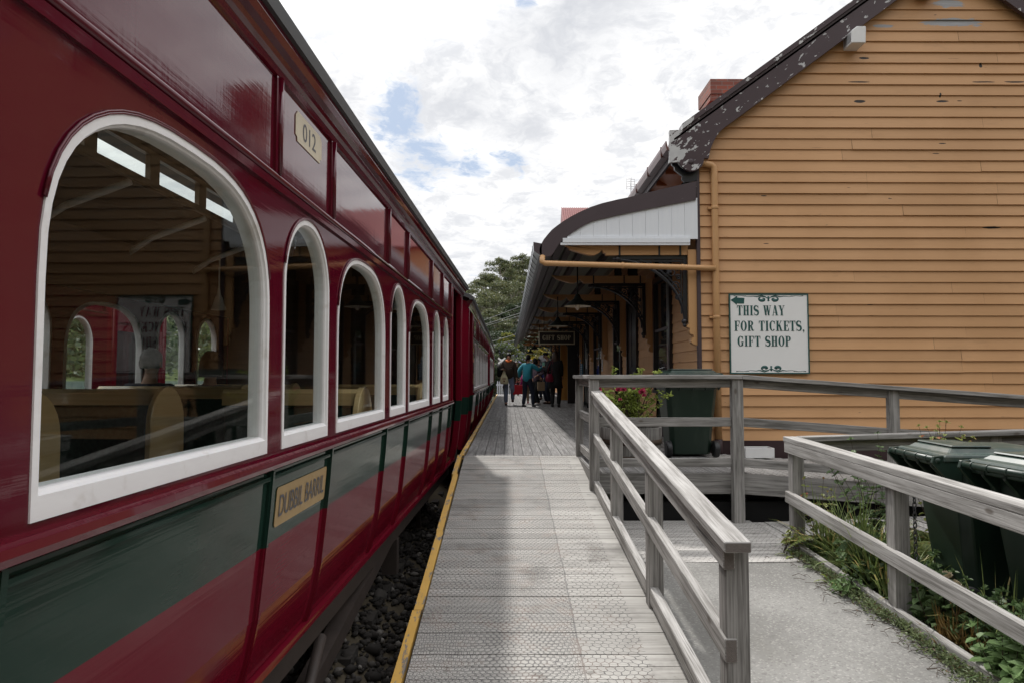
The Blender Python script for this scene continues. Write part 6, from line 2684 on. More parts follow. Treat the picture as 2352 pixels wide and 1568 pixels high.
    if kind == 'cap':
        loft(b, [(0, hc.y - 0.005, hc.z + 0.035, 0.088, 0.102), (0, hc.y - 0.005, hc.z + 0.09, 0.086, 0.098), (0, hc.y - 0.005, hc.z + 0.125, 0.05, 0.06)])
        loft(b, [(0, hc.y + 0.10, hc.z + 0.035, 0.07, 0.07), (0, hc.y + 0.10, hc.z + 0.048, 0.07, 0.07)])
    b.build('hair' if kind != 'cap' else 'cap', hm, t, recalc=True)
    # clothes
    g = 0.026
    tv = [pel + Vector((0, 0, -0.17)), wai + Vector((0, 0, -0.02)), che, nb + Vector((0, 0, -0.005))]
    te_, tr = [(0, 1), (1, 2), (2, 3)], [(0.185 * fat + 0.012, 0.145 * fat + g), (0.178 * fat, 0.145 * fat + g), (0.18 * fat, 0.142 * fat + g), 0.09]
    for side in 'RL':
        sh, el, wr, d = limbs['arm' + side]
        i = len(tv)
        tv += [sh, el, wr - d * 0.015]
        te_ += [(2, i), (i, i + 1), (i + 1, i + 2)]
        tr += [0.068 * fat + g, 0.052 + g * 0.9, 0.036 + g * 0.6]
    vs, fs = skin_mesh(tv, te_, tr, 0, 2)
    b = MB()
    b.mesh(vs, fs)
    if coat:
        hem, flare = coat
        loft(b, [(0, -0.01, hem / k, 0.19 * fat * flare, 0.155 * fat * flare), (0, -0.005, 0.80, 0.185 * fat, 0.15 * fat), (0, 0, 0.98 - drop, 0.178 * fat, 0.145 * fat), (0, 0.0, 1.12 - drop, 0.16 * fat, 0.13 * fat)])
    b.build('coat' if coat else 'jacket', top, t)
    if collar:
        b = MB()
        b.tube([(0.085 * math.cos(a), 0.01 + 0.085 * math.sin(a), nb.z + 0.012 - 0.03 * max(0, math.sin(a))) for a in np.linspace(0, 2 * PI, 15)], 0.030, 8)
        b.build('scarf', collar, t)
    pv = [pel + Vector((0, 0, 0.10)), pel + Vector((0, 0, -0.06))]
    pe, pr_ = [(0, 1)], [(0.165 * fat, 0.135 * fat), (0.165 * fat, 0.135 * fat)]
    for side in 'RL':
        hp, kn, an = limbs['leg' + side]
        i = len(pv)
        pv += [hp + (kn - hp) * 0.12, kn, an + (an - kn).normalized() * 0.01]
        pe += [(1, i), (i, i + 1), (i + 1, i + 2)]
        pr_ += [0.108 * fat, 0.080, 0.066]
    vs, fs = skin_mesh(pv, pe, pr_, 0, 2)
    b = MB()
    b.mesh(vs, fs)
    b.build('trousers', legs, t)
    for side in 'RL':
        hp, kn, an = limbs['leg' + side]
        b = MB()
        b.ellipsoid((an.x, an.y + 0.055, an.z - 0.045), (0.048, 0.135, 0.042), 12, 8)
        b.ellipsoid((an.x, an.y - 0.01, an.z - 0.02), (0.045, 0.055, 0.055), 12, 8)
        b.build('shoe', shoe, t)
    t.scale = (k, k, k)
    t['hands'] = 0
    del t['hands']
    m = Matrix.Translation((x, y, z)) @ Matrix.Rotation(rot, 4, 'Z') @ Matrix.Scale(k, 4)
    return t, {s: m @ (limbs['arm' + s][2] + limbs['arm' + s][3] * 0.08) for s in 'RL'}


GP = 'visitors standing on the platform'
p1, h1 = person(0.035, 23.3, PI, 1.78, 'man in brown jacket and orange scarf walking towards the camera reading a paper', 'cloth_brown', 'cloth_jeans', handR=(-0.17, -0.26, 1.20), handL=(0.27, -0.02, 0.90), footR=(-0.09, -0.16, 0.0), footL=(0.14, 0.22, 0.10), nod=0.7, collar='cloth_orange', fat=1.1, group=GP)
p2, h2 = person(0.44, 38.0 - 3.0, PI - 0.2, 1.72, 'grey haired man with glasses standing behind the man in the brown jacket', 'cloth_black', 'cloth_black', skin='skin_pale', hair=('short', 'hair_grey'), group=GP)
p3, h3 = person(0.63, 22.0, -0.55, 1.66, 'woman in a teal fleece seen from behind, holding out a green card', 'cloth_teal', 'cloth_navy', hair=('pony', 'hair_black'), shoe='shoe_grey', handR=(0.50, 0.12, 1.27), handL=(-0.24, 0.10, 0.92), footR=(0.19, -0.02, 0.0), footL=(-0.13, -0.05, 0.0), lean=0.06, fat=1.12, group=GP)
p4, h4 = person(1.00, 23.2, PI / 2 + 0.45, 1.60, 'dark haired woman in mauve facing the woman in teal, carrying a paper bag', 'cloth_mauve', 'cloth_black', hair=('bob', 'hair_black'), shoe='shoe_white', handR=(0.12, -0.22, 0.92), handL=(0.0, -0.22, 1.0), nod=0.8, group=GP)
p5, h5 = person(1.30, 28.6, PI - 0.4, 1.70, 'person in a bright blue jacket half hidden at the back of the group', 'cloth_blue', 'cloth_navy', shoe='shoe_brown', hair=('short', 'hair_black'), group=GP)
p6, h6 = person(1.42, 24.0, PI / 2 + 0.5, 1.83, 'tall man in a black cap and black jacket looking down', 'cloth_black', 'cloth_navy', hair=('cap', 'cloth_black'), skin='skin_pale', handR=(0.05, -0.30, 1.10), handL=(-0.24, -0.15, 1.10), nod=1.0, group=GP)
p7, h7 = person(1.52, 21.7, -0.25, 1.76, 'woman with long brown hair in a long black coat seen from behind', 'cloth_black', 'cloth_black', hair=('long', 'hair_brown'), shoe='rubber', handL=(-0.20, 0.18, 1.0), handR=(0.22, 0.14, 0.98), coat=(0.60, 1.14), fat=1.12, group=GP)
p8, h8 = person(0.66, 24.6, 0.1, 1.22, 'small child in a magenta top and khaki trousers behind the woman in teal', 'cloth_magenta', 'cloth_khaki', shoe='bag_red', group=GP)
ps1, _ = person(-3.02, 5.78, -0.03, 1.72, 'passenger with a shaved grey head seated in the nearest carriage', 'cloth_navy', 'cloth_navy', skin='skin_pale', hair=('short', 'hair_grey'), z=-0.02, seated=True, group='passengers seated in the carriage')
ps2, _ = person(-2.52, 5.80, -0.03, 1.69, 'passenger with full dark hair seated in the nearest carriage', 'cloth_black', 'cloth_navy', hair=('bob', 'hair_brown'), z=-0.02, seated=True, group='passengers seated in the carriage')


def carried(name, loc, label, cat, rot=0.0):
    return thing(name, loc, label, cat, rot)


# plastic carrier bag in the man's right hand
hr = h1['R']
t = carried('carrier_bag', (hr.x, hr.y, hr.z - 0.50), 'pale plastic carrier bag with red print hanging from the walking man', 'bag')
b = MB()
loft(b, [(0, 0, 0.0, 0.13, 0.07), (0.0, 0, 0.02, 0.165, 0.085), (0.005, 0, 0.12, 0.175, 0.09), (0, 0, 0.26, 0.14, 0.075), (0, 0, 0.40, 0.085, 0.05), (0, 0, 0.52, 0.035, 0.025), (0, 0, 0.64, 0.018, 0.015)])
for i, p in enumerate(b.v):
    b.v[i] = (p[0] + 0.012 * math.sin(p[2] * 37 + p[0] * 40), p[1] + 0.012 * math.sin(p[2] * 29 + p[0] * 55), p[2])
for i, p in enumerate(b.v):
    b.v[i] = (p[0] * 0.82, p[1] * 0.85, p[2] * 0.80)
b.build('sack', 'bag_plastic', t)
b = MB()
for (z_, w_) in ((0.20, 0.05), (0.175, 0.06), (0.15, 0.06)):
    for q in range(4):
        b.box((-0.06 + q * 0.032, -0.082, z_), (-0.06 + q * 0.032 + 0.022, -0.074, z_ + 0.013))
b.box((-0.025, -0.086, 0.08), (0.02, -0.078, 0.12))
b.build('print', 'print_red', t)
t = carried('paper_sheet', (hr.x + 0.03, hr.y - 0.04, hr.z + 0.05), 'white sheet of paper held flat by the walking man', 'paper')
b = MB()
vs = [(-0.24 + 0.46 * i / 8, -0.12 + 0.24 * j, 0.012 * math.sin(i * 0.9) - 0.004 * i + 0.003 * k) for k in range(2) for j in range(2) for i in range(9)]
fs = [(i, i + 1, 9 + i + 1, 9 + i) for i in range(8)] + [(18 + i, 18 + 9 + i, 18 + 10 + i, 18 + i + 1) for i in range(8)]
b.mesh(vs, fs)
b.build('sheet', 'paper', t, recalc=False)
hl = h1['L']
t = carried('tote_bag', (hl.x + 0.02, hl.y, hl.z - 0.47), 'bright red tote bag hanging from the walking man', 'bag')
b = MB()
b.prism([(-0.15, 0.0), (0.16, 0.02), (0.17, 0.33), (-0.16, 0.35)], 'y', -0.06, 0.06)
b.build('body', 'bag_red', t, bevel=0.01)
b = MB()
b.tube([(-0.08, -0.03, 0.34), (-0.02, -0.02, 0.46), (0.03, -0.02, 0.46), (0.09, -0.03, 0.33)], 0.009, 6)
b.build('handle', 'bag_red', t)
hr = h3['R']
t = carried('green_card', (hr.x, hr.y, hr.z - 0.01), 'small pale green card held up by the woman in teal', 'card')
b = MB(); b.box((-0.05, -0.004, 0.0), (0.03, 0.004, 0.14)); b.build('card', 'card_green', t)
hr = h4['R']
t = carried('paper_bag', (hr.x, hr.y - 0.02, hr.z - 0.42), 'brown paper bag held by the woman in mauve', 'bag', 0.2)
b = MB()
b.prism([(-0.115, 0.0), (0.115, 0.0), (0.12, 0.30), (-0.12, 0.30)], 'y', -0.05, 0.05)
b.build('body', 'bag_paper', t, bevel=0.006)
b = MB()
b.tube([(-0.05, -0.04, 0.29), (-0.04, -0.03, 0.40), (0.04, -0.03, 0.40), (0.05, -0.04, 0.29)], 0.006, 6)
b.build('handle', 'bag_paper', t)
t = carried('handbag', (1.32, 21.55, 0.80), 'dark red handbag hanging at the side of the woman in the black coat', 'bag')
b = MB()
loft(b, [(0, 0, 0.0, 0.09, 0.04), (0, 0, 0.03, 0.13, 0.06), (0, 0, 0.14, 0.12, 0.055), (0, 0, 0.22, 0.09, 0.035), (0, 0, 0.25, 0.07, 0.02)])
b.build('body', 'bag_wine', t)
b = MB()
b.tube([(-0.07, 0, 0.22), (-0.02, 0.06, 0.48), (0.10, 0.12, 0.72)], 0.008, 6)
b.tube([(0.07, 0, 0.22), (0.09, 0.05, 0.48), (0.12, 0.10, 0.72)], 0.008, 6)
b.build('strap', 'bag_wine', t)
t = carried('backpack', (-0.26, 23.42, 0.95), 'dark backpack slung at the side of the walking man', 'bag')
b = MB()
loft(b, [(0, 0, 0, 0.07, 0.10), (0, 0, 0.05, 0.10, 0.14), (0, 0, 0.30, 0.10, 0.14), (0.01, 0, 0.42, 0.07, 0.10)])
b.build('body', 'cloth_black', t)
b = MB()
b.tube([(0.05, -0.09, 0.38), (0.12, -0.16, 0.52), (0.16, -0.08, 0.60)], 0.016, 6)
b.build('strap', 'cloth_black', t)
# ------------------------------------------------------------------ plants
def unit(v):
    return v / (np.linalg.norm(v, axis=-1, keepdims=True) + 1e-9)


class LF:
    """gathers small leaf faces (quads) for one plant"""
    def __init__(self): self.q = []

    def leaf(self, base, d, up, L, W, fold=0.25, curl=0.2):
        base, d, up = (np.asarray(a, float) for a in (base, d, up))
        d = unit(d)
        s = np.cross(d, up)
        if np.linalg.norm(s) < 1e-4: s = np.cross(d, (1, 0.3, 0))
        s = unit(s)
        nrm = np.cross(s, d)
        m1 = base + d * L * 0.38 + nrm * 0.03 * L
        tip = base + d * L - nrm * curl * L
        l1 = base + d * L * 0.30 + s * W * 0.5 + nrm * fold * W
        l2 = base + d * L * 0.70 + s * W * 0.36 + nrm * (fold * W * 0.8 - curl * L * 0.4)
        r1 = base + d * L * 0.30 - s * W * 0.5 + nrm * fold * W
        r2 = base + d * L * 0.70 - s * W * 0.36 + nrm * (fold * W * 0.8 - curl * L * 0.4)
        self.q += [base, l1, l2, tip, base, tip, r2, r1]

    def strap(self, base, d, L, W, droop=0.8, n=6, twist=0.0):
        p = np.asarray(base, float)
        d = unit(np.asarray(d, float))
        s = np.cross(d, (0, 0, 1))
        if np.linalg.norm(s) < 1e-3: s = np.array((1.0, 0, 0))
        s = unit(s)
        prev = None
        for i in range(n + 1):
            t = i / n
            w_ = W * (1 - t) ** 0.6 * (0.55 + 0.45 * min(1, t * 4)) * 0.5
            a, c = p - s * w_, p + s * w_
            if prev is not None: self.q += [prev[0], prev[1], c, a]
            prev = (a, c)
            d = unit(d + np.array((0, 0, -droop / n)) * (0.4 + t))
            p = p + d * L / n

    def build(self, name, mat, parent=None):
        return quad_mesh(name, np.array(self.q), mat, parent)


def rnd_dir(lo=-0.2, hi=1.0):
    z = random.uniform(lo, hi)
    a = random.uniform(0, 2 * PI)
    r = math.sqrt(max(0, 1 - z * z))
    return np.array((r * math.cos(a), r * math.sin(a), z))


def strap_clump(x, y, n, L, label, mat='leaf_strap', spread=0.75, W=0.016, droop=1.1, group=None):
    z = ground_z(y) - 0.03
    f = LF()
    for i in range(n):
        a = random.uniform(0, 2 * PI)
        r = random.uniform(0, spread)
        d = (math.cos(a) * r, math.sin(a) * r, random.uniform(0.6, 1.2))
        f.strap((random.uniform(-0.06, 0.06), random.uniform(-0.06, 0.06), 0), d, L * random.uniform(0.55, 1.15), W * random.uniform(0.7, 1.3), droop * random.uniform(0.6, 1.5))
    t = f.build('strap_leaf_plant', mat)
    t.location = (x, y, z)
    return tag(t, label, 'plant', group)


def fern(x, y, n, L, label, z=None, mat='leaf_fern'):
    z = ground_z(y) - 0.03 if z is None else z
    t = thing('fern', (x, y, z), label, 'plant')
    for i in range(n):
        f = LF()
        a = 2 * PI * i / n + random.uniform(-0.3, 0.3)
        r = random.uniform(0.25, 0.8)
        d = unit(np.array((math.cos(a) * r, math.sin(a) * r, 1.0)))
        Lf = L * random.uniform(0.75, 1.1)
        p = np.array((0.02 * math.cos(a), 0.02 * math.sin(a), 0.0))
        N = 30
        for k in range(N):
            tt = k / N
            q = p + d * Lf / N
            s = unit(np.cross(d, (math.sin(a) * 0.2, -math.cos(a) * 0.2, 1.0)))
            nr = np.cross(s, d)
            w_ = 0.17 * Lf * math.sin(PI * min(1, 0.12 + tt * 0.9)) ** 0.8 * (1 - tt * 0.35)
            if k > 3:
                for sg in (-1, 1):
                    f.leaf(p, s * sg + d * 0.25 + nr * 0.05, nr, w_, Lf / N * 1.15, 0.15, 0.25)
            ww = s * 0.0025
            f.q += [p - ww, p + ww, q + ww, q - ww]
            p = q
            d = unit(d + np.array((math.cos(a) * 0.035, math.sin(a) * 0.035, -0.048 - 0.05 * tt)))
        f.build('frond', mat, t)
    return t


def leafy_plant(name, x, y, n_st, h, leafL, leafW, mat, label, spread=0.5, z=None, pairs=6, group=None, flowers=None):
    z = ground_z(y) - 0.03 if z is None else z
    t = thing(name, (x, y, z), label, 'plant', group=group)
    f = LF()
    b = MB()
    tips = []
    for i in range(n_st):
        a = random.uniform(0, 2 * PI)
        r = random.uniform(0.05, spread)
        p = np.array((random.uniform(-0.07, 0.07), random.uniform(-0.07, 0.07), 0))
        d = unit(np.array((math.cos(a) * r, math.sin(a) * r, 1.0)))
        hh = h * random.uniform(0.6, 1.1)
        pts = [p]
        az = random.uniform(0, PI)
        for k in range(pairs):
            q = p + d * hh / pairs
            pts.append(q)
            s = unit(np.cross(d, (math.cos(az), math.sin(az), 0.1)))
            sc = 1.0 if k < pairs - 1 else 0.6
            if k > 0 or pairs < 4:
                for sg in (-1, 1):
                    f.leaf(q, s * sg + d * random.uniform(0.1, 0.7), d, leafL * sc * random.uniform(0.7, 1.15), leafW * sc * random.uniform(0.8, 1.1), 0.22, random.uniform(0.05, 0.35))
            az += PI / 2 + random.uniform(-0.3, 0.3)
            d = unit(d + np.array((random.uniform(-0.14, 0.14), random.uniform(-0.14, 0.14), 0.02)))
            p = q
        for sg in range(3):
            f.leaf(p, d + 0.7 * rnd_dir(), d, leafL * 0.45, leafW * 0.45, 0.3, 0.1)
        tips.append(p)
        b.tube(pts, [0.0035 * (1 - 0.6 * k / pairs) for k in range(pairs + 1)], 5, caps=False)
    f.build('leaves', mat, t)
    b.build('stems', 'twig', t, recalc=False)
    if flowers:
        fl = LF()
        for (px_, py_, pz_) in flowers:
            for q in range(14):
                fl.leaf((px_, py_, pz_), rnd_dir(-0.1), (0, 0, 1), 0.05, 0.045, 0.3, -0.2)
        fl.build('flower', 'petal_cream', t)
    return t


random.seed(21)
fern(2.95, 5.35, 11, 0.72, 'tall arching fern with yellow green fronds in the planted bed')
fern(2.80, 5.62, 9, 0.66, 'dark drooping fern just behind the corner post of the garden railing')
fern(3.35, 5.5, 8, 0.7, 'fern deep in the bed beside the first green bin')
fern(2.335, 5.62, 5, 0.17, 'tiny bright fern growing outside the kerb at the corner post', mat='leaf_rose')
fern(2.345, 5.0, 4, 0.17, 'tiny bright fern sprouting against the outer face of the kerb', mat='leaf_rose')
GS = 'strap leaved clumps along the kerb'
for (x, y, n, L, lab) in ((2.56, 5.50, 70, 0.62, 'upright clump of strap leaves beside the corner post'), (2.62, 5.15, 95, 0.66, 'dense clump of strap leaves in front of the tall fern'), (2.58, 4.85, 95, 0.60, 'clump of strap leaves flopping over the kerb, between fern and second post'), (2.72, 4.62, 46, 0.55, 'clump of strap leaves just beyond the second railing post'), (2.55, 4.58, 40, 0.45, 'low yellowing clump of strap leaves by the foot of the second post'), (2.74, 3.86, 60, 0.55, 'clump of strap leaves leaning across the bed below the bins')):
    strap_clump(x, y, n, L, lab, group=GS)
strap_clump(2.51, 3.90, 46, 0.30, 'short browned clump of cut strap leaves by the kerb', 'leaf_dry', 0.8, 0.017, 0.5)
strap_clump(2.54, 3.74, 40, 0.28, 'second browned clump of cut strap leaves, nearer the mint', 'leaf_dry', 0.8, 0.016, 0.5)
GR = 'round leaved shrubs under the bins'
for (x, y, lab, fl) in ((2.60, 4.17, 'round leaved shrub with a cream flower right beside the second post', [(0.02, -0.05, 0.34), (0.05, -0.09, 0.30)]), (2.72, 3.98, 'bushy round leaved shrub below the first bin', None), (2.66, 3.82, 'low round leaved shrub between the kerb and the bins', None), (2.86, 3.72, 'round leaved shrub at the foot of the nearest bin', None), (2.57, 4.80, 'small round leaved shrub among the strap leaves', None), (2.60, 5.02, 'small round leaved shrub in the shade of the fern', None), (2.78, 4.50, 'round leaved shrub between the second post and the first bin', None), (2.74, 4.95, 'round leaved shrub in the middle of the bed below the tall fern', None), (2.68, 5.40, 'round leaved shrub just inside the corner of the bed', None)):
    leafy_plant('round_leaf_shrub', x, y, 15, 0.36, 0.075, 0.058, 'leaf_round', lab, 0.75, pairs=5, group=GR, flowers=fl)
GM = 'mint plants in the near corner'
for (x, y, h, lab) in ((2.50, 3.44, 0.30, 'pale green mint plant spilling over the kerb'), (2.63, 3.52, 0.40, 'tall pale green mint plant at the back of the patch'), (2.46, 3.28, 0.28, 'pale green mint plant lowest and closest to the kerb'), (2.70, 3.38, 0.40, 'pale green mint plant nearest to the bins'), (2.50, 3.64, 0.16, 'small mint sprout beside the browned leaves')):
    leafy_plant('mint_plant', x, y, 22 if h > 0.2 else 8, h, 0.085, 0.050, 'leaf_mint', lab, 0.55, pairs=6, group=GM)
t = leafy_plant('sedum_plant', 3.42, 5.45, 26, 1.06, 0.05, 0.035, 'leaf_sedum', 'green and reddish flowering plant rising behind the first bin lid', 0.22, pairs=12)
leafy_plant('climber', 3.05, 5.70, 14, 0.95, 0.06, 0.045, 'leaf_round', 'straggly dark climber against the far rail of the bed', 0.35, pairs=9)
leafy_plant('climber', 2.62, 5.78, 6, 0.62, 0.05, 0.04, 'leaf_sedum', 'thin straggling climber by the corner post', 0.2, pairs=9)
leafy_plant('small_weed', 2.33, 4.78, 14, 0.13, 0.055, 0.03, 'leaf_mint', 'small pale weed growing on the path beside the kerb', 1.3, z=ground_z(4.78) - 0.005, pairs=3)
leafy_plant('small_weed', 2.36, 5.75, 10, 0.22, 0.05, 0.035, 'leaf_sedum', 'little weed at the outer corner of the garden railing', 0.7, z=ground_z(5.75) - 0.005, pairs=4)
# ground cover creeping out on to the path, and undergrowth in the bed
f = LF()
for i in range(4200):
    y = random.uniform(2.6, 5.7)
    w_ = 0.05 + 0.055 * (1 + math.sin(y * 4.1) * math.sin(y * 9.3 + 1)) * (1.15 if y < 4.2 else 0.8)
    x = 2.395 - min(0.17, abs(random.gauss(0, w_ * 0.5)))
    f.leaf((x, y, ground_z(y) + random.uniform(0, 0.045)), rnd_dir(0.05), (0, 0, 1), random.uniform(0.012, 0.030), random.uniform(0.008, 0.016))
o = f.build('ground_cover', 'leaf_weed')
tag(o, 'low creeping weeds along the foot of the kerb', kind='stuff')
f = LF()
for i in range(4200):
    y, x = random.uniform(2.7, 5.8), random.uniform(2.47, 3.9)
    f.leaf((x, y, ground_z(y) - 0.03 + random.uniform(0, 0.14)), rnd_dir(-0.1), (0, 0, 1), random.uniform(0.03, 0.085), random.uniform(0.015, 0.045))
for i in range(500):
    y, x = random.uniform(2.8, 5.8), random.uniform(2.47, 3.2)
    f.strap((x, y, ground_z(y) - 0.03), rnd_dir(0.2), random.uniform(0.15, 0.4), 0.012, 1.0, 4)
o = f.build('undergrowth', 'leaf_mint')
tag(o, 'tangled low undergrowth in the planted bed', kind='stuff')
b = MB()
for i in range(160):
    y = random.uniform(2.6, 5.6)
    x = 2.39 - abs(random.gauss(0.03, 0.10))
    a = random.uniform(0, PI)
    L_ = random.uniform(0.03, 0.12)
    zz = ground_z(y) + 0.004
    b.tube([(x, y, zz), (x + math.cos(a) * L_ * 0.5, y + math.sin(a) * L_ * 0.5, zz + random.uniform(0.004, 0.02)), (x + math.cos(a) * L_, y + math.sin(a) * L_, zz)], 0.0018, 4, caps=False)
tag(b.build('leaf_litter', 'twig', recalc=False), 'dry twigs and litter along the kerb', kind='stuff')

# rose in the barrel
t = thing('rose_bush', (1.42, 7.92, 0.36), 'pink flowering rose bush growing from the half barrel', 'rose')
f = LF()
b = MB()
random.seed(5)
for i in range(26):
    a = random.uniform(0, 2 * PI)
    r = random.uniform(0.1, 0.9)
    p = np.array((random.uniform(-0.05, 0.09), random.uniform(-0.05, 0.05), 0.0))
    d = unit(np.array((math.cos(a) * r * 1.15 - 0.1, math.sin(a) * r * 0.5, 1.0)))
    pts = [p]
    L_ = random.uniform(0.42, 0.74)
    for k in range(9):
        p = p + d * L_ / 9
        d = unit(d + np.array((random.uniform(-0.2, 0.2), random.uniform(-0.2, 0.2), 0.03)))
        pts.append(p)
        if k > 3 or (k > 1 and random.random() > 0.5):
            for q in range(7):
                f.leaf(p + 0.02 * rnd_dir(-1), rnd_dir(-0.3), d, random.uniform(0.035, 0.062), random.uniform(0.026, 0.042))
    b.tube(pts, [0.008 * (1 - 0.75 * k / 9) + 0.001 for k in range(10)], 5, caps=False)
for i in range(7):
    a = random.uniform(0, 2 * PI)
    f.strap((0.05 * math.cos(a), 0.05 * math.sin(a), 0), (math.cos(a) * 0.7, math.sin(a) * 0.6, 0.8), 0.42, 0.02, 1.2)
f.build('leaves', 'leaf_rose', t)
b.build('stems', 'twig', t, recalc=False)
for (px_, py_, s_) in ((1473.6, 898.8, 1.25), (1420, 893.6, 1.0), (1431, 893.6, 1.15), (1376, 893, 0.9), (1424.5, 917, 0.6), (1402, 922, 0.6), (1479, 907, 0.7), (1456, 891, 0.5)):
    q = at(px_, py_, 7.74)
    fl = LF()
    c = np.array((q.x - 1.42, 7.74 - 7.92, q.z - 0.36))
    for j in range(26):
        dd = rnd_dir(-0.5)
        dd[1] = -abs(dd[1]) if j < 18 else dd[1]
        fl.leaf(c, dd, (0, -1, 0.3), 0.042 * s_ * random.uniform(0.7, 1.1), 0.040 * s_, 0.35, -0.25)
    fl.build('flower', 'petal_pink', t)


# ------------------------------------------------------------------ trees on the hill
def tree_mesh(name, h, cw, n_clump, per, leaf, mat, bark='bark', seed=1, crown0=0.35, open_=0.35):
    """returns (trunk_obj, crown_obj) with the origin at the foot"""
    rg = np.random.default_rng(seed)
    b = MB()
    top = np.array((rg.uniform(-0.05, 0.05) * h, rg.uniform(-0.05, 0.05) * h, h * 0.86))
    trunk = [np.array((0, 0, -0.6)), np.array((0.01 * h, 0, h * 0.25)), top * 0.55 + np.array((0.03 * h, 0, 0)), top]
    b.tube(trunk, [h * 0.020, h * 0.016, h * 0.010, h * 0.003], 7)
    clumps = []
    for i in range(n_clump):
        tt = crown0 + (1 - crown0) * rg.random() ** 0.85
        a = rg.uniform(0, 2 * PI)
        prof = math.sin(PI * min(0.98, 0.15 + (tt - crown0) / (1 - crown0) * 0.85)) ** 0.6
        r = cw * prof * (0.35 + 0.65 * rg.random() ** 0.5)
        c = np.array((math.cos(a) * r, math.sin(a) * r, h * tt))
        s = cw * rg.uniform(0.18, 0.36)
        clumps.append((c, s))
        if rg.random() < 0.45:
            k = min(0.9, max(0.15, tt - 0.22))
            p0 = top * k
            mid = p0 * 0.45 + c * 0.55 + np.array((0, 0, 0.03 * h))
            b.tube([p0, mid, c], [h * 0.006, h * 0.004, h * 0.0015], 5)
    tr = b.build('trunk', bark, None, recalc=False)
    V = []
    for c, s in clumps:
        n = int(per * (s / (cw * 0.27)) ** 2)
        d = unit(rg.normal(0, 1, (n, 3)))
        d[:, 2] = np.where(d[:, 2] < -0.2, -d[:, 2] * rg.random(n), d[:, 2])
        p = c + d * s * np.array((1, 1, 0.72)) * (rg.random((n, 1)) ** (open_))
        t1 = unit(rg.normal(0, 1, (n, 3)) + np.array((0, 0, -0.4)))
        t2 = unit(np.cross(t1, d + 0.6 * rg.normal(0, 1, (n, 3))))
        L = leaf * rg.uniform(0.6, 1.3, (n, 1))
        V.append(np.stack([p - t1 * L, p + t2 * L * 0.42, p + t1 * L, p - t2 * L * 0.42], 1).reshape(-1, 3))
    cr_ = quad_mesh('crown', np.concatenate(V), mat)
    return tr, cr_


protos = []
for (args) in ((14, 3.6, 60, 130, 0.17, 'leaf_eucalypt', 'bark', 11, 0.36, 0.35), (15, 4.4, 70, 120, 0.17, 'leaf_eucalypt', 'bark', 12, 0.42, 0.35), (13, 3.2, 46, 130, 0.17, 'leaf_dark', 'bark', 13, 0.22, 0.4), (13, 4.8, 26, 120, 0.15, 'leaf_eucalypt', 'bark', 14, 0.55, 0.4)):
    protos.append((args[0],) + tree_mesh('t', *args))
    for o in protos[-1][1:]: COL.objects.unlink(o)
random.seed(3)
TREES = [(1080, 668, 74, 3, 'open crowned eucalypt leaning out over the carriage roofs, leftmost on the hill'), (1099, 650, 82, 0, 'eucalypt on the skyline right of the open crowned tree'), (1121, 632, 90, 1, 'broad eucalypt below the tallest pair on the skyline'), (1148, 599, 97, 0, 'tall round topped eucalypt at the middle of the skyline'), (1176, 606, 104, 1, 'wide eucalypt in the dip between the two highest crowns'), (1198, 588, 104, 0, 'highest eucalypt against the sky beside the verandah gutter'), (1222, 594, 112, 1, 'tall eucalypt half hidden behind the verandah gutter'),
         (1098, 690, 68, 0, 'pale eucalypt low on the left of the hill above the second carriage'), (1122, 672, 76, 1, 'spreading eucalypt under the skyline trees, left of centre'), (1150, 650, 82, 1, 'spreading eucalypt in the middle of the hillside'), (1180, 650, 86, 0, 'mid slope eucalypt with a pale crown near the gutter'), (1205, 640, 92, 1, 'mid slope eucalypt behind the verandah edge'),
         (1108, 735, 60, 2, 'dark bushy tree above the roof of the second carriage'), (1130, 715, 64, 0, 'grey trunked eucalypt low on the slope'), (1152, 722, 66, 2, 'dark bushy tree in the middle of the slope below the wires'), (1178, 705, 70, 2, 'dark bushy tree close to the verandah gutter'), (1200, 700, 74, 2, 'dark bushy tree hidden behind the verandah'), (1122, 770, 55, 2, 'dark low tree right above the third carriage'), (1143, 765, 57, 2, 'dark low tree behind the crossing sign'), (1180, 762, 60, 2, 'dark low tree behind the end of the verandah'), (1205, 770, 62, 2, 'dark low tree seen under the far end of the verandah'), (1260, 770, 64, 2, 'dark low tree behind the group of visitors'), (1240, 640, 100, 0, 'eucalypt behind the verandah roof'), (1228, 760, 72, 2, 'dark tree in the gap behind the gorse'), (1275, 752, 76, 2, 'dark tree behind the rocks'), (1305, 748, 80, 2, 'dark tree far behind the gift shop doors')]
GT = 'trees on the hill ahead'
for (px_, py_, y, kd, lab) in TREES:
    p = at(px_, py_, y)
    gz0 = float(terrain(p.x, y)) - 0.3
    h0, tr, cr_ = protos[kd]
    h_ = p.z - gz0
    sc = h_ / h0
    t = thing('eucalypt_tree' if kd != 2 else 'bushy_tree', (p.x, y, gz0), lab, 'tree', random.uniform(0, 6.28), GT)
    wsc = min(max(sc, 0.62), 1.15)
    t.scale = (wsc, wsc, sc)
    for src in (tr, cr_):
        c = src.copy()
        link(c, t)
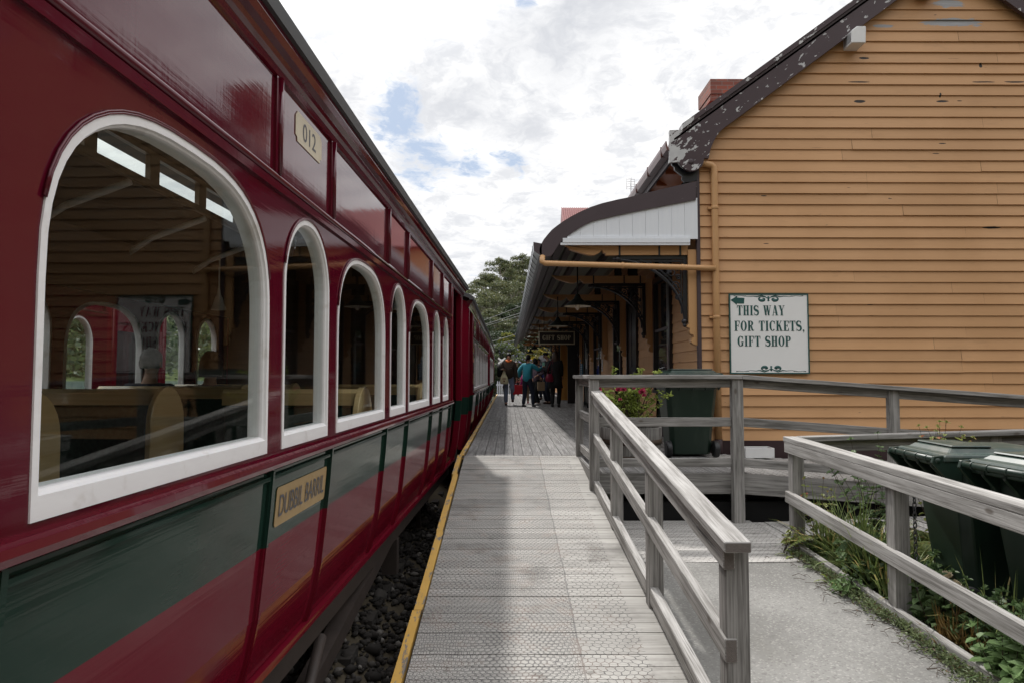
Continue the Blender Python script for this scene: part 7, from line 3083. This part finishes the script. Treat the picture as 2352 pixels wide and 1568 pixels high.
for (px_, py_, y, h_, cw, mat, lab, nm) in ((1163, 764, 50, 5.0, 1.1, 'leaf_yellow', 'slender yellow green tree against the dark hillside', 'young_tree'), (1113, 786, 46, 4.0, 1.0, 'leaf_yellow', 'small yellow green tree above the last carriage roof', 'young_tree'), (1143, 797, 45, 3.4, 1.5, 'leaf_lilac', 'lilac flowering bush behind the crossing sign', 'flowering_bush'), (1165, 793, 46, 3.4, 1.6, 'leaf_lilac', 'lilac flowering bush left of the bare shrub', 'flowering_bush'), (1238, 800, 47, 3.2, 1.6, 'leaf_gorse', 'yellow flowering gorse bush behind the group of visitors', 'gorse_bush'), (1265, 808, 46, 3.0, 1.4, 'leaf_gorse', 'yellow flowering gorse bush beside the rocks', 'gorse_bush'), (1125, 830, 43, 2.2, 1.3, 'leaf_dark', 'low dark shrub beside the end of the train', 'shrub')):
    p = at(px_, py_, y)
    gz0 = float(terrain(p.x, y)) - 0.2
    t = thing(nm, (p.x, y, gz0), lab, 'bush' if 'bush' in nm or nm == 'shrub' else 'tree')
    tr, cr_ = tree_mesh('b', p.z - gz0, cw, 34, 110, 0.10, mat, 'bark', int(px_), 0.12, 0.4)
    tr.parent = t
    cr_.parent = t
# bare shrub
p = at(1198, 800, 44)
t = thing('bare_shrub', (p.x, 44, -0.95), 'bare grey twiggy shrub behind the visitors', 'bush')
b = MB()
random.seed(9)
H_ = p.z + 0.95
for i in range(70):
    d = rnd_dir(0.25)
    L_ = H_ * random.uniform(0.6, 1.05)
    pts = [np.array((0, 0, 0.1)), d * L_ * 0.35 + np.array((0, 0, 0.3)), d * L_ * 0.7 + np.array((0, 0, 0.6)) * random.random()]
    pts.append(pts[-1] + rnd_dir(0) * L_ * 0.25)
    b.tube(pts, [0.03, 0.02, 0.012, 0.004], 4, caps=False)
b.build('twigs', 'bark', t, recalc=False)
# rocks
for (px_, y, s, lab) in ((1252, 45, 1.5, 'grey rock face beside the gorse'), (1282, 46, 1.3, 'smaller grey rock right of the rock face')):
    p = at(px_, 822, y)
    bm = bmesh.new()
    bmesh.ops.create_icosphere(bm, subdivisions=4, radius=1.0)
    for v in bm.verts:
        c = v.co
        f_ = 1 + 0.18 * math.sin(c.x * 5 + s) * math.sin(c.y * 4 + 1) + 0.12 * math.sin(c.z * 9 + c.x * 7)
        v.co = c * f_
    me = bpy.data.meshes.new('rock')
    bm.to_mesh(me); bm.free()
    me.materials.append(M['rock'])
    o = bpy.data.objects.new('rock', me)
    link(o)
    o.location = (p.x, y, p.z - s * 0.85)
    o.scale = (s * 1.1, s, s * 0.8)
    tag(o, lab, 'rock')

# ------------------------------------------------------------------ far end: picket fence, crossing sign, wires
t = thing('picket_fence', (-0.6, 38.6, -0.9), 'white picket fence closing the far end of the platform', 'fence')
b = MB()
for k in range(14):
    b.prism([(k * 0.12, 0), (k * 0.12 + 0.075, 0), (k * 0.12 + 0.075, 1.55), (k * 0.12 + 0.0375, 1.63), (k * 0.12, 1.55)], 'y', -0.012, 0.012)
b.build('pickets', 'picket_white', t)
b = MB()
for z_ in (0.6, 1.35):
    b.box((-0.05, 0.013, z_), (1.75, 0.05, z_ + 0.08))
b.build('rail', 'picket_white', t)
p = at(1152.5, 828, 40.5)
t = thing('crossing_sign', (p.x, 40.5, -0.95), 'white crossed boards of a railway crossing sign beyond the platform', 'sign')
b = MB()
zc_ = p.z + 0.95
b.tube([(0, 0.03, 0), (0, 0.03, zc_ + 0.1)], 0.035, 10)
b.build('post', 'grey_metal', t)
for i, a in enumerate((R(38), R(-38))):
    b = MB()
    c, s = math.cos(a) * 0.27, math.sin(a) * 0.27
    b.beam((-c, -0.006 - 0.024 * i, zc_ - s), (c, -0.006 - 0.024 * i, zc_ + s), 0.02, 0.10, up=(0, 0, 1), shear=False)
    b.build('board', 'sign_white', t)
b = MB()
b.prism([(-0.13, zc_ - 0.24), (0.13, zc_ - 0.24), (0.0, zc_ - 0.44)], 'y', -0.012, 0.012)
b.build('give_way_board', 'sign_white', t)
wires = [((1103, 736), (1196, 700)), ((1106, 745), (1196, 715)), ((1108, 748), (1192, 722)), ((1124, 784), (1184, 766)), ((1129, 791), (1182, 779))]
for i, (a, c) in enumerate(wires):
    q0, q1 = at(a[0], a[1], 52), at(c[0], c[1], 46)
    d = (q1 - q0)
    q0, q1 = q0 - d * 1.2, q1 + d * 1.8
    o_ = MB()
    pts = []
    for k in range(13):
        s = k / 12
        pts.append(tuple(q0.lerp(q1, s) - Vector((0, 0, 0.12 * 4 * s * (1 - s) * (1 if i < 3 else 0.5)))))
    o_.tube(pts, 0.022, 5)
    w_o = o_.build('power_cable', 'cable')
    tag(w_o, ['topmost power cable strung across the wooded hill', 'power cable second from the top across the hill', 'power cable third from the top across the hill', 'power cable second from the bottom, just above the low trees', 'lowest power cable, beside the yellow green tree'][i], 'cable', 'power cables across the hill')
